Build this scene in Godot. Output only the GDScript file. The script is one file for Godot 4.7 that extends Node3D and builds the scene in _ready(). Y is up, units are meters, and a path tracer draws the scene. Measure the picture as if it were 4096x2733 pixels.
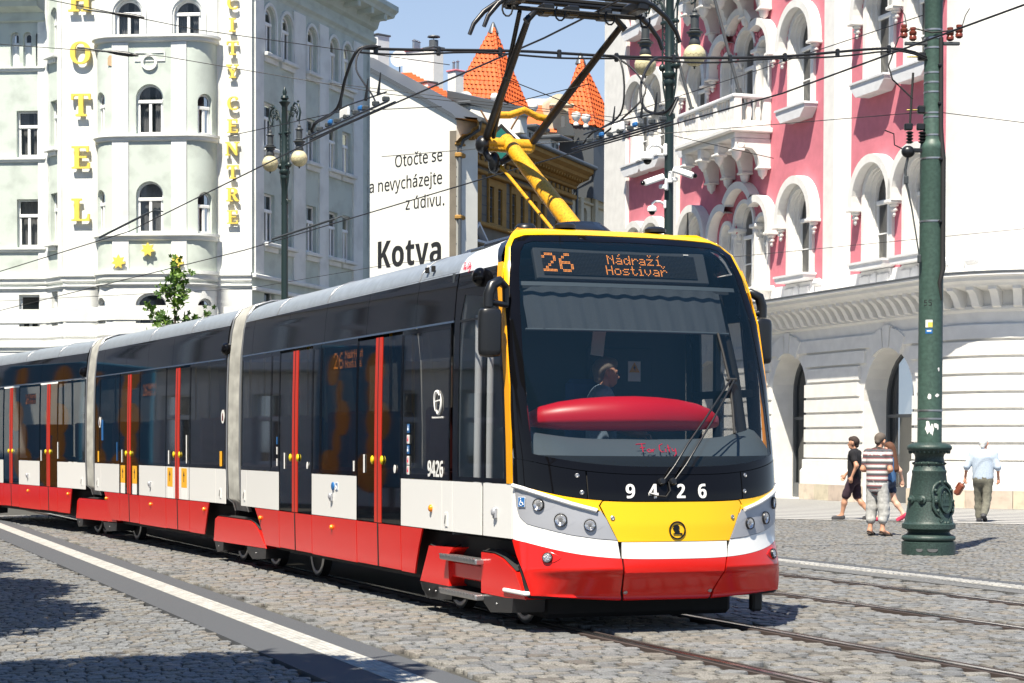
extends Node3D

# ---------------------------------------------------------------- setup
const STREET_TURN := 0.370010                      # the tracks run 21.2 degrees off the line of sight
var STREET := Transform3D(Basis(Vector3.UP, STREET_TURN), Vector3(1.38, 0, -17.0))
var SUN_TO := Vector3(-0.38, 1.76, 0.925).normalized()
var M := {}
var rng := RandomNumberGenerator.new()


class B:                                            # a mesh under construction; corners run counter-clockwise seen from outside
	var v := PackedVector3Array()
	var n := PackedVector3Array()
	var t := PackedVector2Array()
	var c := PackedColorArray()
	var tint = null

	func put(p: Vector3, m: Vector3, uv := Vector2.ZERO) -> void:
		v.append(p)
		n.append(m)
		t.append(uv)
		if tint != null:
			c.append(tint)

	func tri(p: Vector3, q: Vector3, r: Vector3) -> void:
		var m := (q - p).cross(r - p).normalized()
		put(p, m)
		put(r, m)
		put(q, m)

	func trin(p: Vector3, q: Vector3, r: Vector3, a: Vector3, b: Vector3, d: Vector3, ta := Vector2.ZERO, tb := Vector2.ZERO, td := Vector2.ZERO) -> void:
		put(p, a, ta)
		if (q - p).cross(r - p).dot(a + b + d) >= 0.0:
			put(r, d, td)
			put(q, b, tb)
		else:
			put(q, b, tb)
			put(r, d, td)

	func quad(p: Vector3, q: Vector3, r: Vector3, s: Vector3) -> void:
		tri(p, q, r)
		tri(p, r, s)

	func quadt(p: Vector3, q: Vector3, r: Vector3, s: Vector3) -> void:   # with a whole texture on it: p is its lower left corner
		var m := (q - p).cross(r - p).normalized()
		trin(p, q, r, m, m, m, Vector2(0, 1), Vector2(1, 1), Vector2(1, 0))
		trin(p, r, s, m, m, m, Vector2(0, 1), Vector2(1, 0), Vector2(0, 0))

	func box(at: Vector3, size: Vector3, bs := Basis()) -> void:
		var h := size * 0.5
		var x := bs.x * h.x
		var y := bs.y * h.y
		var z := bs.z * h.z
		quad(at - x - y + z, at + x - y + z, at + x + y + z, at - x + y + z)
		quad(at + x - y - z, at - x - y - z, at - x + y - z, at + x + y - z)
		quad(at + x - y + z, at + x - y - z, at + x + y - z, at + x + y + z)
		quad(at - x - y - z, at - x - y + z, at - x + y + z, at - x + y - z)
		quad(at - x + y + z, at + x + y + z, at + x + y - z, at - x + y - z)
		quad(at - x - y - z, at + x - y - z, at + x - y + z, at - x - y + z)

	func cbox(at: Vector3, size: Vector3, r: float, bs := Basis()) -> void:   # a box with chamfered edges
		var h := size * 0.5
		r = minf(r, minf(h.x, minf(h.y, h.z)) * 0.9)
		var k := h - Vector3(r, r, r)
		var P := func(x: float, y: float, z: float) -> Vector3: return at + bs.x * x + bs.y * y + bs.z * z
		for s in [1.0, -1.0]:
			_face(P.call(s * h.x, -k.y, -k.z), P.call(s * h.x, k.y, -k.z), P.call(s * h.x, k.y, k.z), P.call(s * h.x, -k.y, k.z), at)
			_face(P.call(-k.x, s * h.y, -k.z), P.call(k.x, s * h.y, -k.z), P.call(k.x, s * h.y, k.z), P.call(-k.x, s * h.y, k.z), at)
			_face(P.call(-k.x, -k.y, s * h.z), P.call(k.x, -k.y, s * h.z), P.call(k.x, k.y, s * h.z), P.call(-k.x, k.y, s * h.z), at)
			for u in [1.0, -1.0]:
				_face(P.call(s * h.x, u * k.y, -k.z), P.call(s * k.x, u * h.y, -k.z), P.call(s * k.x, u * h.y, k.z), P.call(s * h.x, u * k.y, k.z), at)
				_face(P.call(s * h.x, -k.y, u * k.z), P.call(s * k.x, -k.y, u * h.z), P.call(s * k.x, k.y, u * h.z), P.call(s * h.x, k.y, u * k.z), at)
				_face(P.call(-k.x, s * h.y, u * k.z), P.call(-k.x, s * k.y, u * h.z), P.call(k.x, s * k.y, u * h.z), P.call(k.x, s * h.y, u * k.z), at)
				for w in [1.0, -1.0]:
					_tri(P.call(s * h.x, u * k.y, w * k.z), P.call(s * k.x, u * h.y, w * k.z), P.call(s * k.x, u * k.y, w * h.z), at)

	func _tri(p: Vector3, q: Vector3, r: Vector3, inside: Vector3) -> void:
		if (q - p).cross(r - p).dot(p - inside) >= 0.0:
			tri(p, q, r)
		else:
			tri(p, r, q)

	func _face(p: Vector3, q: Vector3, r: Vector3, s: Vector3, inside: Vector3) -> void:
		_tri(p, q, r, inside)
		_tri(p, r, s, inside)

	func tube(pts: Array, r, sides := 8, caps := true) -> void:            # r: one radius, or one for each point
		var count := pts.size()
		var rings := []
		var dirs := []
		var side := Vector3.ZERO
		for i in count:
			var d: Vector3 = (pts[mini(i + 1, count - 1)] - pts[maxi(i - 1, 0)]).normalized()
			if side == Vector3.ZERO:
				side = d.cross(Vector3.UP if absf(d.y) < 0.9 else Vector3.RIGHT).normalized()
			side = (side - d * side.dot(d)).normalized()
			var up := side.cross(d)
			var ring := []
			for k in sides:
				var w := TAU * k / sides
				ring.append(side * cos(w) + up * sin(w))
			rings.append(ring)
			dirs.append(d)
		for i in count - 1:
			var ra: float = r[i] if r is Array else r
			var rb: float = r[i + 1] if r is Array else r
			for k in sides:
				var l := (k + 1) % sides
				var a: Vector3 = rings[i][k]
				var b: Vector3 = rings[i][l]
				var d: Vector3 = rings[i + 1][l]
				var e: Vector3 = rings[i + 1][k]
				trin(pts[i] + a * ra, pts[i] + b * ra, pts[i + 1] + d * rb, a, b, d)
				trin(pts[i] + a * ra, pts[i + 1] + d * rb, pts[i + 1] + e * rb, a, d, e)
		if caps:
			for end in [0, count - 1]:
				var rr: float = r[end] if r is Array else r
				var m: Vector3 = dirs[end] * (-1.0 if end == 0 else 1.0)
				for k in range(1, sides - 1):
					trin(pts[end] + rings[end][0] * rr, pts[end] + rings[end][k] * rr, pts[end] + rings[end][k + 1] * rr, m, m, m)

	func lathe(prof: Array, sides := 16, xf := Transform3D(), a0 := 0.0, a1 := TAU, sharp := 0.7) -> void:   # prof: Vector2(radius, height) from the bottom up
		var ns := []
		for i in prof.size() - 1:
			var d: Vector2 = prof[i + 1] - prof[i]
			ns.append(Vector2(d.y, -d.x).normalized())
		for i in prof.size() - 1:
			var na: Vector2 = ns[i]
			var nb: Vector2 = ns[i]
			if i > 0 and ns[i - 1].dot(ns[i]) > sharp:
				na = (ns[i - 1] + ns[i]).normalized()
			if i < ns.size() - 1 and ns[i + 1].dot(ns[i]) > sharp:
				nb = (ns[i + 1] + ns[i]).normalized()
			for k in sides:
				var q := []
				for w in [a0 + (a1 - a0) * k / sides, a0 + (a1 - a0) * (k + 1) / sides]:
					for j in 2:
						var p: Vector2 = prof[i + j]
						var m: Vector2 = nb if j else na
						q.append(xf * Vector3(p.x * cos(w), p.y, p.x * sin(w)))
						q.append((xf.basis * Vector3(m.x * cos(w), m.y, m.x * sin(w))).normalized())
				if prof[i].x > 1e-5:
					trin(q[0], q[2], q[4], q[1], q[3], q[5])
				if prof[i + 1].x > 1e-5:
					trin(q[2], q[6], q[4], q[3], q[7], q[5])

	func prism(poly, z0: float, z1: float, xf := Transform3D(), smooth := 0.8) -> void:      # poly in the x-y plane of xf, from z0 back to z1 front
		var p := PackedVector2Array(poly)
		var area := 0.0
		for i in p.size():
			area += p[i].cross(p[(i + 1) % p.size()])
		if area < 0.0:
			p.reverse()
		var ix := Geometry2D.triangulate_polygon(p)
		var fz := xf.basis.z.normalized()
		for k in range(0, ix.size(), 3):
			var q := []
			for j in 3:
				q.append(p[ix[k + j]])
			trin(xf * Vector3(q[0].x, q[0].y, z1), xf * Vector3(q[1].x, q[1].y, z1), xf * Vector3(q[2].x, q[2].y, z1), fz, fz, fz)
			trin(xf * Vector3(q[0].x, q[0].y, z0), xf * Vector3(q[1].x, q[1].y, z0), xf * Vector3(q[2].x, q[2].y, z0), -fz, -fz, -fz)
		var ns := []
		for i in p.size():
			var d := p[(i + 1) % p.size()] - p[i]
			ns.append(Vector2(d.y, -d.x).normalized())
		for i in p.size():
			var j := (i + 1) % p.size()
			var h := (i + p.size() - 1) % p.size()
			var na: Vector2 = (ns[i] + ns[h]).normalized() if ns[i].dot(ns[h]) > smooth else ns[i]
			var nb: Vector2 = (ns[i] + ns[j]).normalized() if ns[i].dot(ns[j]) > smooth else ns[i]
			var ma := xf.basis * Vector3(na.x, na.y, 0)
			var mb := xf.basis * Vector3(nb.x, nb.y, 0)
			trin(xf * Vector3(p[i].x, p[i].y, z0), xf * Vector3(p[j].x, p[j].y, z0), xf * Vector3(p[j].x, p[j].y, z1), ma, mb, mb)
			trin(xf * Vector3(p[i].x, p[i].y, z0), xf * Vector3(p[j].x, p[j].y, z1), xf * Vector3(p[i].x, p[i].y, z1), ma, mb, ma)

	func ball(at: Vector3, r: Vector3, sides := 12, rows := 8, bs := Basis()) -> void:
		var P := func(i: int, k: int) -> Vector3:
			var a := PI * i / rows
			var w := TAU * k / sides
			return Vector3(sin(a) * cos(w), -cos(a), sin(a) * sin(w))
		for i in rows:
			for k in sides:
				var q := [P.call(i, k), P.call(i + 1, k), P.call(i + 1, k + 1), P.call(i, k + 1)]
				var ps := []
				var ms := []
				for d in q:
					ps.append(at + bs * (d * r))
					ms.append((bs * (d / r)).normalized())
				trin(ps[0], ps[1], ps[2], ms[0], ms[1], ms[2])
				trin(ps[0], ps[2], ps[3], ms[0], ms[2], ms[3])

	func sheet(rows: Array, flip := false, closed := false) -> void:       # rows of points, smooth
		var nr := rows.size()
		var nc: int = rows[0].size()
		var ms := []
		for i in nr:
			var line := []
			for k in nc:
				var du: Vector3 = rows[i][(k + 1) % nc if closed else mini(k + 1, nc - 1)] - rows[i][(k + nc - 1) % nc if closed else maxi(k - 1, 0)]
				var dv: Vector3 = rows[mini(i + 1, nr - 1)][k] - rows[maxi(i - 1, 0)][k]
				line.append(du.cross(dv).normalized() * (-1.0 if flip else 1.0))
			ms.append(line)
		for i in nr - 1:
			for k in (nc if closed else nc - 1):
				var l := (k + 1) % nc
				trin(rows[i][k], rows[i][l], rows[i + 1][l], ms[i][k], ms[i][l], ms[i + 1][l])
				trin(rows[i][k], rows[i + 1][l], rows[i + 1][k], ms[i][k], ms[i + 1][l], ms[i + 1][k])

	func mesh() -> ArrayMesh:
		var a := []
		a.resize(Mesh.ARRAY_MAX)
		a[Mesh.ARRAY_VERTEX] = v
		a[Mesh.ARRAY_NORMAL] = n
		a[Mesh.ARRAY_TEX_UV] = t
		if c.size() == v.size():
			a[Mesh.ARRAY_COLOR] = c
		var m := ArrayMesh.new()
		if v.size():
			m.add_surface_from_arrays(Mesh.PRIMITIVE_TRIANGLES, a)
		return m


func lerp_table(x: float, tab: Array) -> float:
	for i in tab.size() - 1:
		if x <= tab[i + 1].x or i == tab.size() - 2:
			return lerpf(tab[i].y, tab[i + 1].y, clampf((x - tab[i].x) / (tab[i + 1].x - tab[i].x), 0, 1))
	return 0.0


func rect(x0: float, y0: float, x1: float, y1: float) -> PackedVector2Array:
	return PackedVector2Array([Vector2(x0, y0), Vector2(x1, y0), Vector2(x1, y1), Vector2(x0, y1)])


func poly(flat: Array) -> PackedVector2Array:
	var p := PackedVector2Array()
	for i in range(0, flat.size(), 2):
		p.append(Vector2(flat[i], flat[i + 1]))
	return p


func arc(cx: float, cy: float, r: float, a0: float, a1: float, k := 10, ry := -1.0) -> PackedVector2Array:
	var p := PackedVector2Array()
	for i in k + 1:
		var w := deg_to_rad(lerpf(a0, a1, float(i) / k))
		p.append(Vector2(cx + cos(w) * r, cy + sin(w) * (r if ry < 0 else ry)))
	return p


func cut_cell(shape: PackedVector2Array, cell: PackedVector2Array, holes: Array, depth: int) -> Array:     # shape within the cell, less the holes, as simple polygons
	var bits := Geometry2D.intersect_polygons(shape, cell)
	for h in holes:
		var next: Array[PackedVector2Array] = []
		for q in bits:
			var got := Geometry2D.clip_polygons(q, h)
			for g in got:
				if got.size() > 1 and depth < 12 and Geometry2D.is_polygon_clockwise(g):      # an opening wholly inside: halve the cell through it
					var mid := Vector2.ZERO
					for p in g:
						mid += p / g.size()
					var lo := cell[0]
					var hi := cell[2]
					if hi.x - lo.x > (hi.y - lo.y) * 0.7:
						return cut_cell(shape, rect(lo.x, lo.y, mid.x, hi.y), holes, depth + 1) + cut_cell(shape, rect(mid.x, lo.y, hi.x, hi.y), holes, depth + 1)
					return cut_cell(shape, rect(lo.x, lo.y, hi.x, mid.y), holes, depth + 1) + cut_cell(shape, rect(lo.x, mid.y, hi.x, hi.y), holes, depth + 1)
			next.append_array(got)
		bits = next
	return bits


# Lays a polygon over a curved surface (map: Vector2 -> Vector3), cut into cells, raised by off; with a rim of that depth round its edge.
func patch(b: B, shape: PackedVector2Array, surface: Callable, du: float, dv: float, off := 0.0, rim := 0.0, holes := [], turned := false) -> void:
	var lo := shape[0]
	var hi := shape[0]
	for p in shape:
		lo = lo.min(p)
		hi = hi.max(p)
	var e := 0.002
	var place := func(p: Vector2) -> Array:
		var o: Vector3 = surface.call(p)
		var x: Vector3 = surface.call(p + Vector2(e, 0)) - surface.call(p - Vector2(e, 0))
		var y: Vector3 = surface.call(p + Vector2(0, e)) - surface.call(p - Vector2(0, e))
		var m := x.cross(y).normalized()
		if turned:
			m = -m
		return [o + m * off, m]
	var nu := maxi(1, ceili((hi.x - lo.x) / du))
	var nv := maxi(1, ceili((hi.y - lo.y) / dv))
	for i in nu:
		for j in nv:
			var cell := rect(lerpf(lo.x, hi.x, float(i) / nu), lerpf(lo.y, hi.y, float(j) / nv), lerpf(lo.x, hi.x, float(i + 1) / nu), lerpf(lo.y, hi.y, float(j + 1) / nv))
			var bits := cut_cell(shape, cell, holes, 0)
			for q in bits:
				if q.size() < 3:
					continue
				var ix := Geometry2D.triangulate_polygon(q)
				var ps := []
				for p in q:
					ps.append(place.call(p))
				for k in range(0, ix.size(), 3):
					b.trin(ps[ix[k]][0], ps[ix[k + 1]][0], ps[ix[k + 2]][0], ps[ix[k]][1], ps[ix[k + 1]][1], ps[ix[k + 2]][1], q[ix[k]], q[ix[k + 1]], q[ix[k + 2]])
	if rim > 0.0:
		for loop in [shape] + holes:
			var area := 0.0
			for i in loop.size():
				area += loop[i].cross(loop[(i + 1) % loop.size()])
			var sign_ := 1.0 if area > 0.0 else -1.0
			if loop != shape:
				sign_ = -sign_
			for i in loop.size():
				var p: Vector2 = loop[i]
				var q: Vector2 = loop[(i + 1) % loop.size()]
				var steps := maxi(1, ceili(maxf(absf(q.x - p.x) / du, absf(q.y - p.y) / dv)))
				for k in steps:
					var a: Array = place.call(p.lerp(q, float(k) / steps))
					var d: Array = place.call(p.lerp(q, float(k + 1) / steps))
					var side: Vector3 = (d[0] - a[0]).cross(a[1]).normalized() * sign_ * (-1.0 if turned else 1.0)
					b.trin(a[0], d[0], d[0] - d[1] * rim, side, side, side)
					b.trin(a[0], d[0] - d[1] * rim, a[0] - a[1] * rim, side, side, side)


func thing(called: String, label: String, category: String, at := Transform3D(), group := "") -> Node3D:
	var o := Node3D.new()
	o.name = called
	add_child(o, true)
	o.transform = at
	return tag(o, label, category, group)


func tag(o: Node3D, label: String, category: String, group := "") -> Node3D:
	o.set_meta("label", label)
	o.set_meta("category", category)
	if group:
		o.set_meta("group", group)
	return o


func obj(called: String, m, material: Material, parent: Node3D = self, at := Transform3D()) -> MeshInstance3D:
	var o := MeshInstance3D.new()
	o.name = called
	o.mesh = m.mesh() if m is B else m
	o.material_override = material
	o.transform = at
	parent.add_child(o, true)
	return o


func node(called: String, parent: Node3D, at := Transform3D()) -> Node3D:
	var o := Node3D.new()
	o.name = called
	o.transform = at
	parent.add_child(o, true)
	return o


func struct(called: String, m, material: Material, at := Transform3D()) -> MeshInstance3D:
	var o := obj(called, m, material, self, at)
	o.set_meta("kind", "structure")
	return o


func stuff(o: Node3D) -> Node3D:
	o.set_meta("kind", "stuff")
	return o


func text(called: String, words: String, height: float, depth: float, material: Material, parent: Node3D, at: Transform3D, face := "Droid Sans", weight := 400, align := HORIZONTAL_ALIGNMENT_LEFT) -> MeshInstance3D:
	var f := SystemFont.new()
	f.font_names = PackedStringArray([face])
	f.font_weight = weight
	var m := TextMesh.new()
	m.text = words
	m.font = f
	m.font_size = 48
	m.pixel_size = height / 48.0 / 0.72                # height: of a capital letter
	m.depth = depth
	m.curve_step = 2.0
	m.horizontal_alignment = align
	m.vertical_alignment = VERTICAL_ALIGNMENT_BOTTOM
	return obj(called, m, material, parent, at * Transform3D(Basis(), Vector3(0, -0.236 * height / 0.72, 0)))


func noise(seed_: int, freq: float, octaves: int, lo: float, hi: float, bump := false, kind := FastNoiseLite.TYPE_SIMPLEX_SMOOTH, mid := -1.0) -> NoiseTexture2D:
	var f := FastNoiseLite.new()
	f.seed = seed_
	f.noise_type = kind
	f.frequency = freq
	f.fractal_octaves = octaves
	var x := NoiseTexture2D.new()
	x.width = 512
	x.height = 512
	x.seamless = true
	x.noise = f
	if bump:
		x.as_normal_map = true
		x.bump_strength = hi
	else:
		var g := Gradient.new()
		g.offsets = PackedFloat32Array([0.0, 1.0]) if mid < 0 else PackedFloat32Array([0.0, mid, 1.0])
		g.colors = PackedColorArray([Color(lo, lo, lo), Color(hi, hi, hi)]) if mid < 0 else PackedColorArray([Color(lo, lo, lo), Color(hi, hi, hi), Color(hi, hi, hi)])
		x.color_ramp = g
	return x


func mk(key: String, r: float, g: float, b: float, rough := 0.6, metal := 0.0, spec := 0.5) -> StandardMaterial3D:      # r, g, b: the linear base colour
	var m := StandardMaterial3D.new()
	m.resource_name = key
	m.albedo_color = Color(r, g, b).linear_to_srgb()
	m.roughness = rough
	m.metallic = metal
	m.metallic_specular = spec
	M[key] = m
	return m


func grain(m: StandardMaterial3D, tex: Texture2D, per_metre: float, bump: Texture2D = null, strength := 0.6) -> StandardMaterial3D:
	m.albedo_texture = tex
	m.uv1_triplanar = true
	m.uv1_world_triplanar = true
	m.uv1_scale = Vector3.ONE * per_metre
	if bump:
		m.normal_enabled = true
		m.normal_texture = bump
		m.normal_scale = strength
	return m


func vivid(m: StandardMaterial3D) -> StandardMaterial3D:
	m.vertex_color_use_as_albedo = true
	return m


func glass(key: String, r: float, g: float, b: float, a: float, rough := 0.03) -> StandardMaterial3D:
	var m := mk(key, r, g, b, rough)
	m.transparency = BaseMaterial3D.TRANSPARENCY_ALPHA
	m.albedo_color.a = a
	return m


func rot(axis: Vector3, deg: float, at := Vector3.ZERO) -> Transform3D:
	return Transform3D(Basis(axis.normalized(), deg_to_rad(deg)), at)


func facing(turn_deg: float, at: Vector3) -> Transform3D:      # x to the right along a wall, z out of it
	return Transform3D(Basis(Vector3.UP, deg_to_rad(turn_deg)), at)


func _ready() -> void:
	rng.seed = 26
	# camera: eye 1.58 m up, looking along -z, lens shifted; exposure and daylight
	var cam := Camera3D.new()
	cam.projection = Camera3D.PROJECTION_FRUSTUM
	cam.near = 1.0
	cam.far = 2000.0
	cam.size = 1568.0 / 4660.0
	cam.frustum_offset = Vector2(0, 0.08125)
	cam.transform = Transform3D(Basis(Vector3.RIGHT, deg_to_rad(-1.74)) * Basis(Vector3.BACK, 0.0035), Vector3(0, 1.58, 0))
	add_child(cam)
	var sun := DirectionalLight3D.new()
	sun.name = "sun"
	sun.light_energy = 1.6
	sun.light_color = Color(1.0, 0.965, 0.90)
	sun.light_angular_distance = 0.5
	sun.shadow_enabled = true
	add_child(sun)
	sun.look_at_from_position(SUN_TO * 100.0, Vector3.ZERO)
	var sky := ProceduralSkyMaterial.new()
	sky.sky_top_color = Color(0.25, 0.42, 0.66)
	sky.sky_horizon_color = Color(0.84, 0.92, 0.99)
	sky.sky_curve = 0.20
	sky.ground_bottom_color = Color(0.3, 0.3, 0.3)
	sky.ground_horizon_color = Color(0.6, 0.65, 0.7)
	sky.sun_angle_max = 2.0
	var env := Environment.new()
	env.background_mode = Environment.BG_SKY
	env.sky = Sky.new()
	env.sky.sky_material = sky
	env.background_energy_multiplier = 0.60
	env.ambient_light_source = Environment.AMBIENT_SOURCE_SKY
	env.tonemap_mode = Environment.TONE_MAPPER_LINEAR
	env.tonemap_exposure = 2.1
	env.sdfgi_enabled = true
	env.ssao_enabled = true
	env.ssil_enabled = true
	var we := WorldEnvironment.new()
	we.environment = env
	add_child(we)
	materials()
	ground()
	tram()

	hotel()
	row_houses()
	pink_house()
	street_things()
	wires()
	people()
	outside()


func materials() -> void:
	var fine := noise(1, 0.02, 4, 0.80, 1.0)
	var blotch := noise(2, 0.008, 5, 0.72, 1.0)
	var speck := noise(3, 0.09, 3, 0.55, 1.0)
	var rough := noise(4, 0.05, 4, 0, 6.0, true)
	var stone := noise(5, 0.03, 5, 0.55, 1.0)
	M.fine = fine
	M.blotch = blotch
	M.speck = speck
	M.rough_bump = rough
	mk("white_paint", 0.80, 0.80, 0.78, 0.22)
	mk("red_paint", 0.62, 0.012, 0.008, 0.16)
	mk("door_red", 0.55, 0.03, 0.012, 0.3)
	mk("yellow_paint", 0.86, 0.47, 0.004, 0.25)
	mk("frame_yellow", 0.85, 0.36, 0.004, 0.3)
	mk("grey_panel", 0.36, 0.37, 0.40, 0.35, 0.25)
	mk("black_gloss", 0.004, 0.004, 0.005, 0.05, 0.0, 0.36)
	mk("black_plastic", 0.010, 0.011, 0.013, 0.35)
	mk("black_matt", 0.008, 0.008, 0.008, 0.85)
	mk("rubber", 0.015, 0.015, 0.015, 0.7)
	grain(mk("silver_roof", 0.36, 0.41, 0.47, 0.34, 0.3), fine, 0.7)
	mk("roof_navy", 0.012, 0.016, 0.024, 0.25)
	mk("roof_white", 0.62, 0.65, 0.68, 0.35)
	mk("trim_blue", 0.12, 0.18, 0.28, 0.25, 0.6)
	grain(mk("bellows", 0.42, 0.42, 0.39, 0.8), blotch, 0.9)
	mk("chrome", 0.75, 0.75, 0.76, 0.12, 1.0)
	mk("steel", 0.45, 0.45, 0.45, 0.35, 0.9)
	mk("amber", 0.85, 0.25, 0.005, 0.2)
	mk("sticker_white", 0.78, 0.78, 0.76, 0.5)
	mk("sticker_blue", 0.02, 0.13, 0.36, 0.4)
	mk("sticker_orange", 0.85, 0.42, 0.02, 0.5)
	mk("button_yellow", 0.75, 0.55, 0.01, 0.35)
	mk("dash_grey", 0.085, 0.115, 0.14, 0.75)
	mk("pod_red", 0.72, 0.004, 0.022, 0.35)
	grain(mk("blind_cloth", 0.10, 0.13, 0.165, 0.9), speck, 3.0)
	mk("script_red", 0.75, 0.01, 0.06, 0.4)
	glass("windscreen", 0.006, 0.016, 0.028, 0.42, 0.02).metallic_specular = 0.3
	glass("side_glass", 0.004, 0.005, 0.006, 0.84, 0.03)
	glass("cab_glass", 0.01, 0.02, 0.02, 0.30, 0.03)
	glass("lamp_glass", 0.9, 0.9, 0.9, 0.12, 0.02)
	grain(mk("pantograph_yellow", 0.66, 0.33, 0.012, 0.45), noise(9, 0.05, 4, 0.35, 1.0, false, FastNoiseLite.TYPE_SIMPLEX_SMOOTH, 0.42), 1.4)
	grain(mk("pantograph_shade", 0.055, 0.034, 0.012, 0.5), noise(10, 0.03, 4, 0.15, 1.0), 1.1)  # shadow on the upper arms put into the colour
	mk("cab_shade", 0.045, 0.055, 0.066, 0.7)  # dimness of the tram interior put into the colour
	mk("seat_blue", 0.03, 0.06, 0.16, 0.9)
	mk("seat_red", 0.10, 0.012, 0.012, 0.9)
	# ground
	vivid(grain(mk("sett", 1, 1, 1, 0.68), stone, 3.2, rough, 0.35))
	grain(mk("joint_sand", 0.085, 0.082, 0.07, 0.95), speck, 2.0)
	grain(mk("asphalt", 0.095, 0.103, 0.115, 0.85), noise(11, 0.12, 4, 0.72, 1.0), 1.7, noise(12, 0.2, 3, 0, 3.0, true), 0.5)
	grain(mk("kerb_stone", 0.20, 0.205, 0.205, 0.8), stone, 1.1, rough, 0.4)
	grain(mk("strip_white", 0.45, 0.445, 0.42, 0.7), blotch, 1.3)
	grain(mk("mosaic_white", 0.66, 0.65, 0.62, 0.8), speck, 1.9)
	grain(mk("mosaic_grey", 0.17, 0.18, 0.20, 0.8), speck, 1.9)
	mk("rail_side", 0.06, 0.045, 0.04, 0.7)
	mk("rail_head", 0.42, 0.42, 0.43, 0.22, 1.0)


# ---------------------------------------------------------------- ground
func sett_mesh(seed_: int, round_: float) -> ArrayMesh:           # a stone one metre square and deep, to be scaled; its top lies near y = 0
	var r := RandomNumberGenerator.new()
	r.seed = seed_
	var b := B.new()
	var k := 12
	var rings := []
	var wob := []
	for i in k:
		wob.append(1.0 - r.randf() * 0.10)
	for spec in [[1.0, -1.0], [1.0, -0.25], [0.98, -0.08], [0.94, -0.015]]:
		var ring := []
		for i in k:
			var w := TAU * (i + 0.5) / k
			var d := Vector2(cos(w), sin(w))
			d /= pow(pow(absf(d.x), round_) + pow(absf(d.y), round_), 1.0 / round_)
			d *= 0.5 * spec[0] * wob[i]
			ring.append(Vector3(d.x, spec[1] + (r.randf() - 0.5) * 0.05, d.y))
		rings.append(ring)
	b.sheet(rings, true, true)
	for i in k:
		var top: Array = rings[3]
		b.trin(top[i], top[(i + 1) % k], Vector3(0.02, 0.012, -0.03), Vector3(0, 1, 0), Vector3(0, 1, 0), Vector3.UP)
	return b.mesh()


func sett_color() -> Color:
	var v := 0.225 + rng.randf() * 0.10 - (0.07 if rng.randf() < 0.12 else 0.0)
	var warm := rng.randf()
	if warm < 0.30:
		return Color(v * 1.03, v * 0.99, v * 0.89)
	if warm < 0.42:
		return Color(v * 1.04, v * 0.96, v * 0.84)
	return Color(v * 0.96, v * 0.99, v * 1.0)


func in_view(p: Vector3, slack := 0.03) -> bool:
	var d := -p.z
	return d > 12.6 and absf(p.x / d) < 0.255 + slack


func rows_of_setts(l0: float, l1: float, z0: float, z1: float, size: float, gap_lines: Array, far_cut: Callable) -> Array:
	var out := []
	var z := z1
	while z > z0:
		var deep := size * rng.randf_range(0.88, 1.12)
		z -= deep
		var l := l0 - rng.randf() * size
		while l < l1:
			var wide := size * rng.randf_range(0.8, 1.45)
			var c := l + wide * 0.5
			var ok := c - wide * 0.4 > l0 and c + wide * 0.4 < l1
			for g in gap_lines:
				if absf(c - g) < wide * 0.5 + 0.07:
					ok = false
			var p := Vector3(c, 0, z + deep * 0.5 + sin(c * 0.9) * 0.03)
			if ok:
				var w := STREET * p
				if in_view(w) and not far_cut.call(p, w):
					out.append([p, wide, deep])
			l += wide
	return out


func lay(called: String, parent: Node3D, stones: Array, single: int, seed_: int, round_: float) -> void:
	var mm := MultiMesh.new()
	mm.transform_format = MultiMesh.TRANSFORM_3D
	mm.use_colors = true
	mm.mesh = sett_mesh(seed_, round_)
	stones.sort_custom(func(a, b): return (STREET * a[0]).length_squared() < (STREET * b[0]).length_squared())
	mm.instance_count = maxi(0, stones.size() - single)
	var shapes := [sett_mesh(seed_ + 1, round_), sett_mesh(seed_ + 2, round_), sett_mesh(seed_ + 3, round_)]
	var tones := []
	for i in 10:
		var col := sett_color()
		var m: StandardMaterial3D = M.sett.duplicate()
		m.vertex_color_use_as_albedo = false
		m.albedo_color = col.linear_to_srgb()
		tones.append(m)
	for i in stones.size():
		var s: Array = stones[i]
		var bs := Basis(Vector3.UP, rng.randf_range(-0.06, 0.06) + (PI if rng.randf() < 0.5 else 0.0)) * Basis(Vector3(1, 0, 0), rng.randf_range(-0.014, 0.014)) * Basis(Vector3(0, 0, 1), rng.randf_range(-0.014, 0.014))
		var xf := Transform3D(bs * Basis.from_scale(Vector3(s[1] * 0.975, 0.11, s[2] * 0.965)), s[0] + Vector3(0, rng.randf_range(-0.005, 0.003), 0))
		if i < single:
			obj("cobble", shapes[rng.randi() % 3], tones[rng.randi() % 10], parent, xf)
		else:
			mm.set_instance_transform(i - single, xf)
			mm.set_instance_color(i - single, sett_color())
	var o := MultiMeshInstance3D.new()
	o.name = called
	o.multimesh = mm
	o.material_override = M.sett
	parent.add_child(o, true)
	stuff(o)


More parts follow.
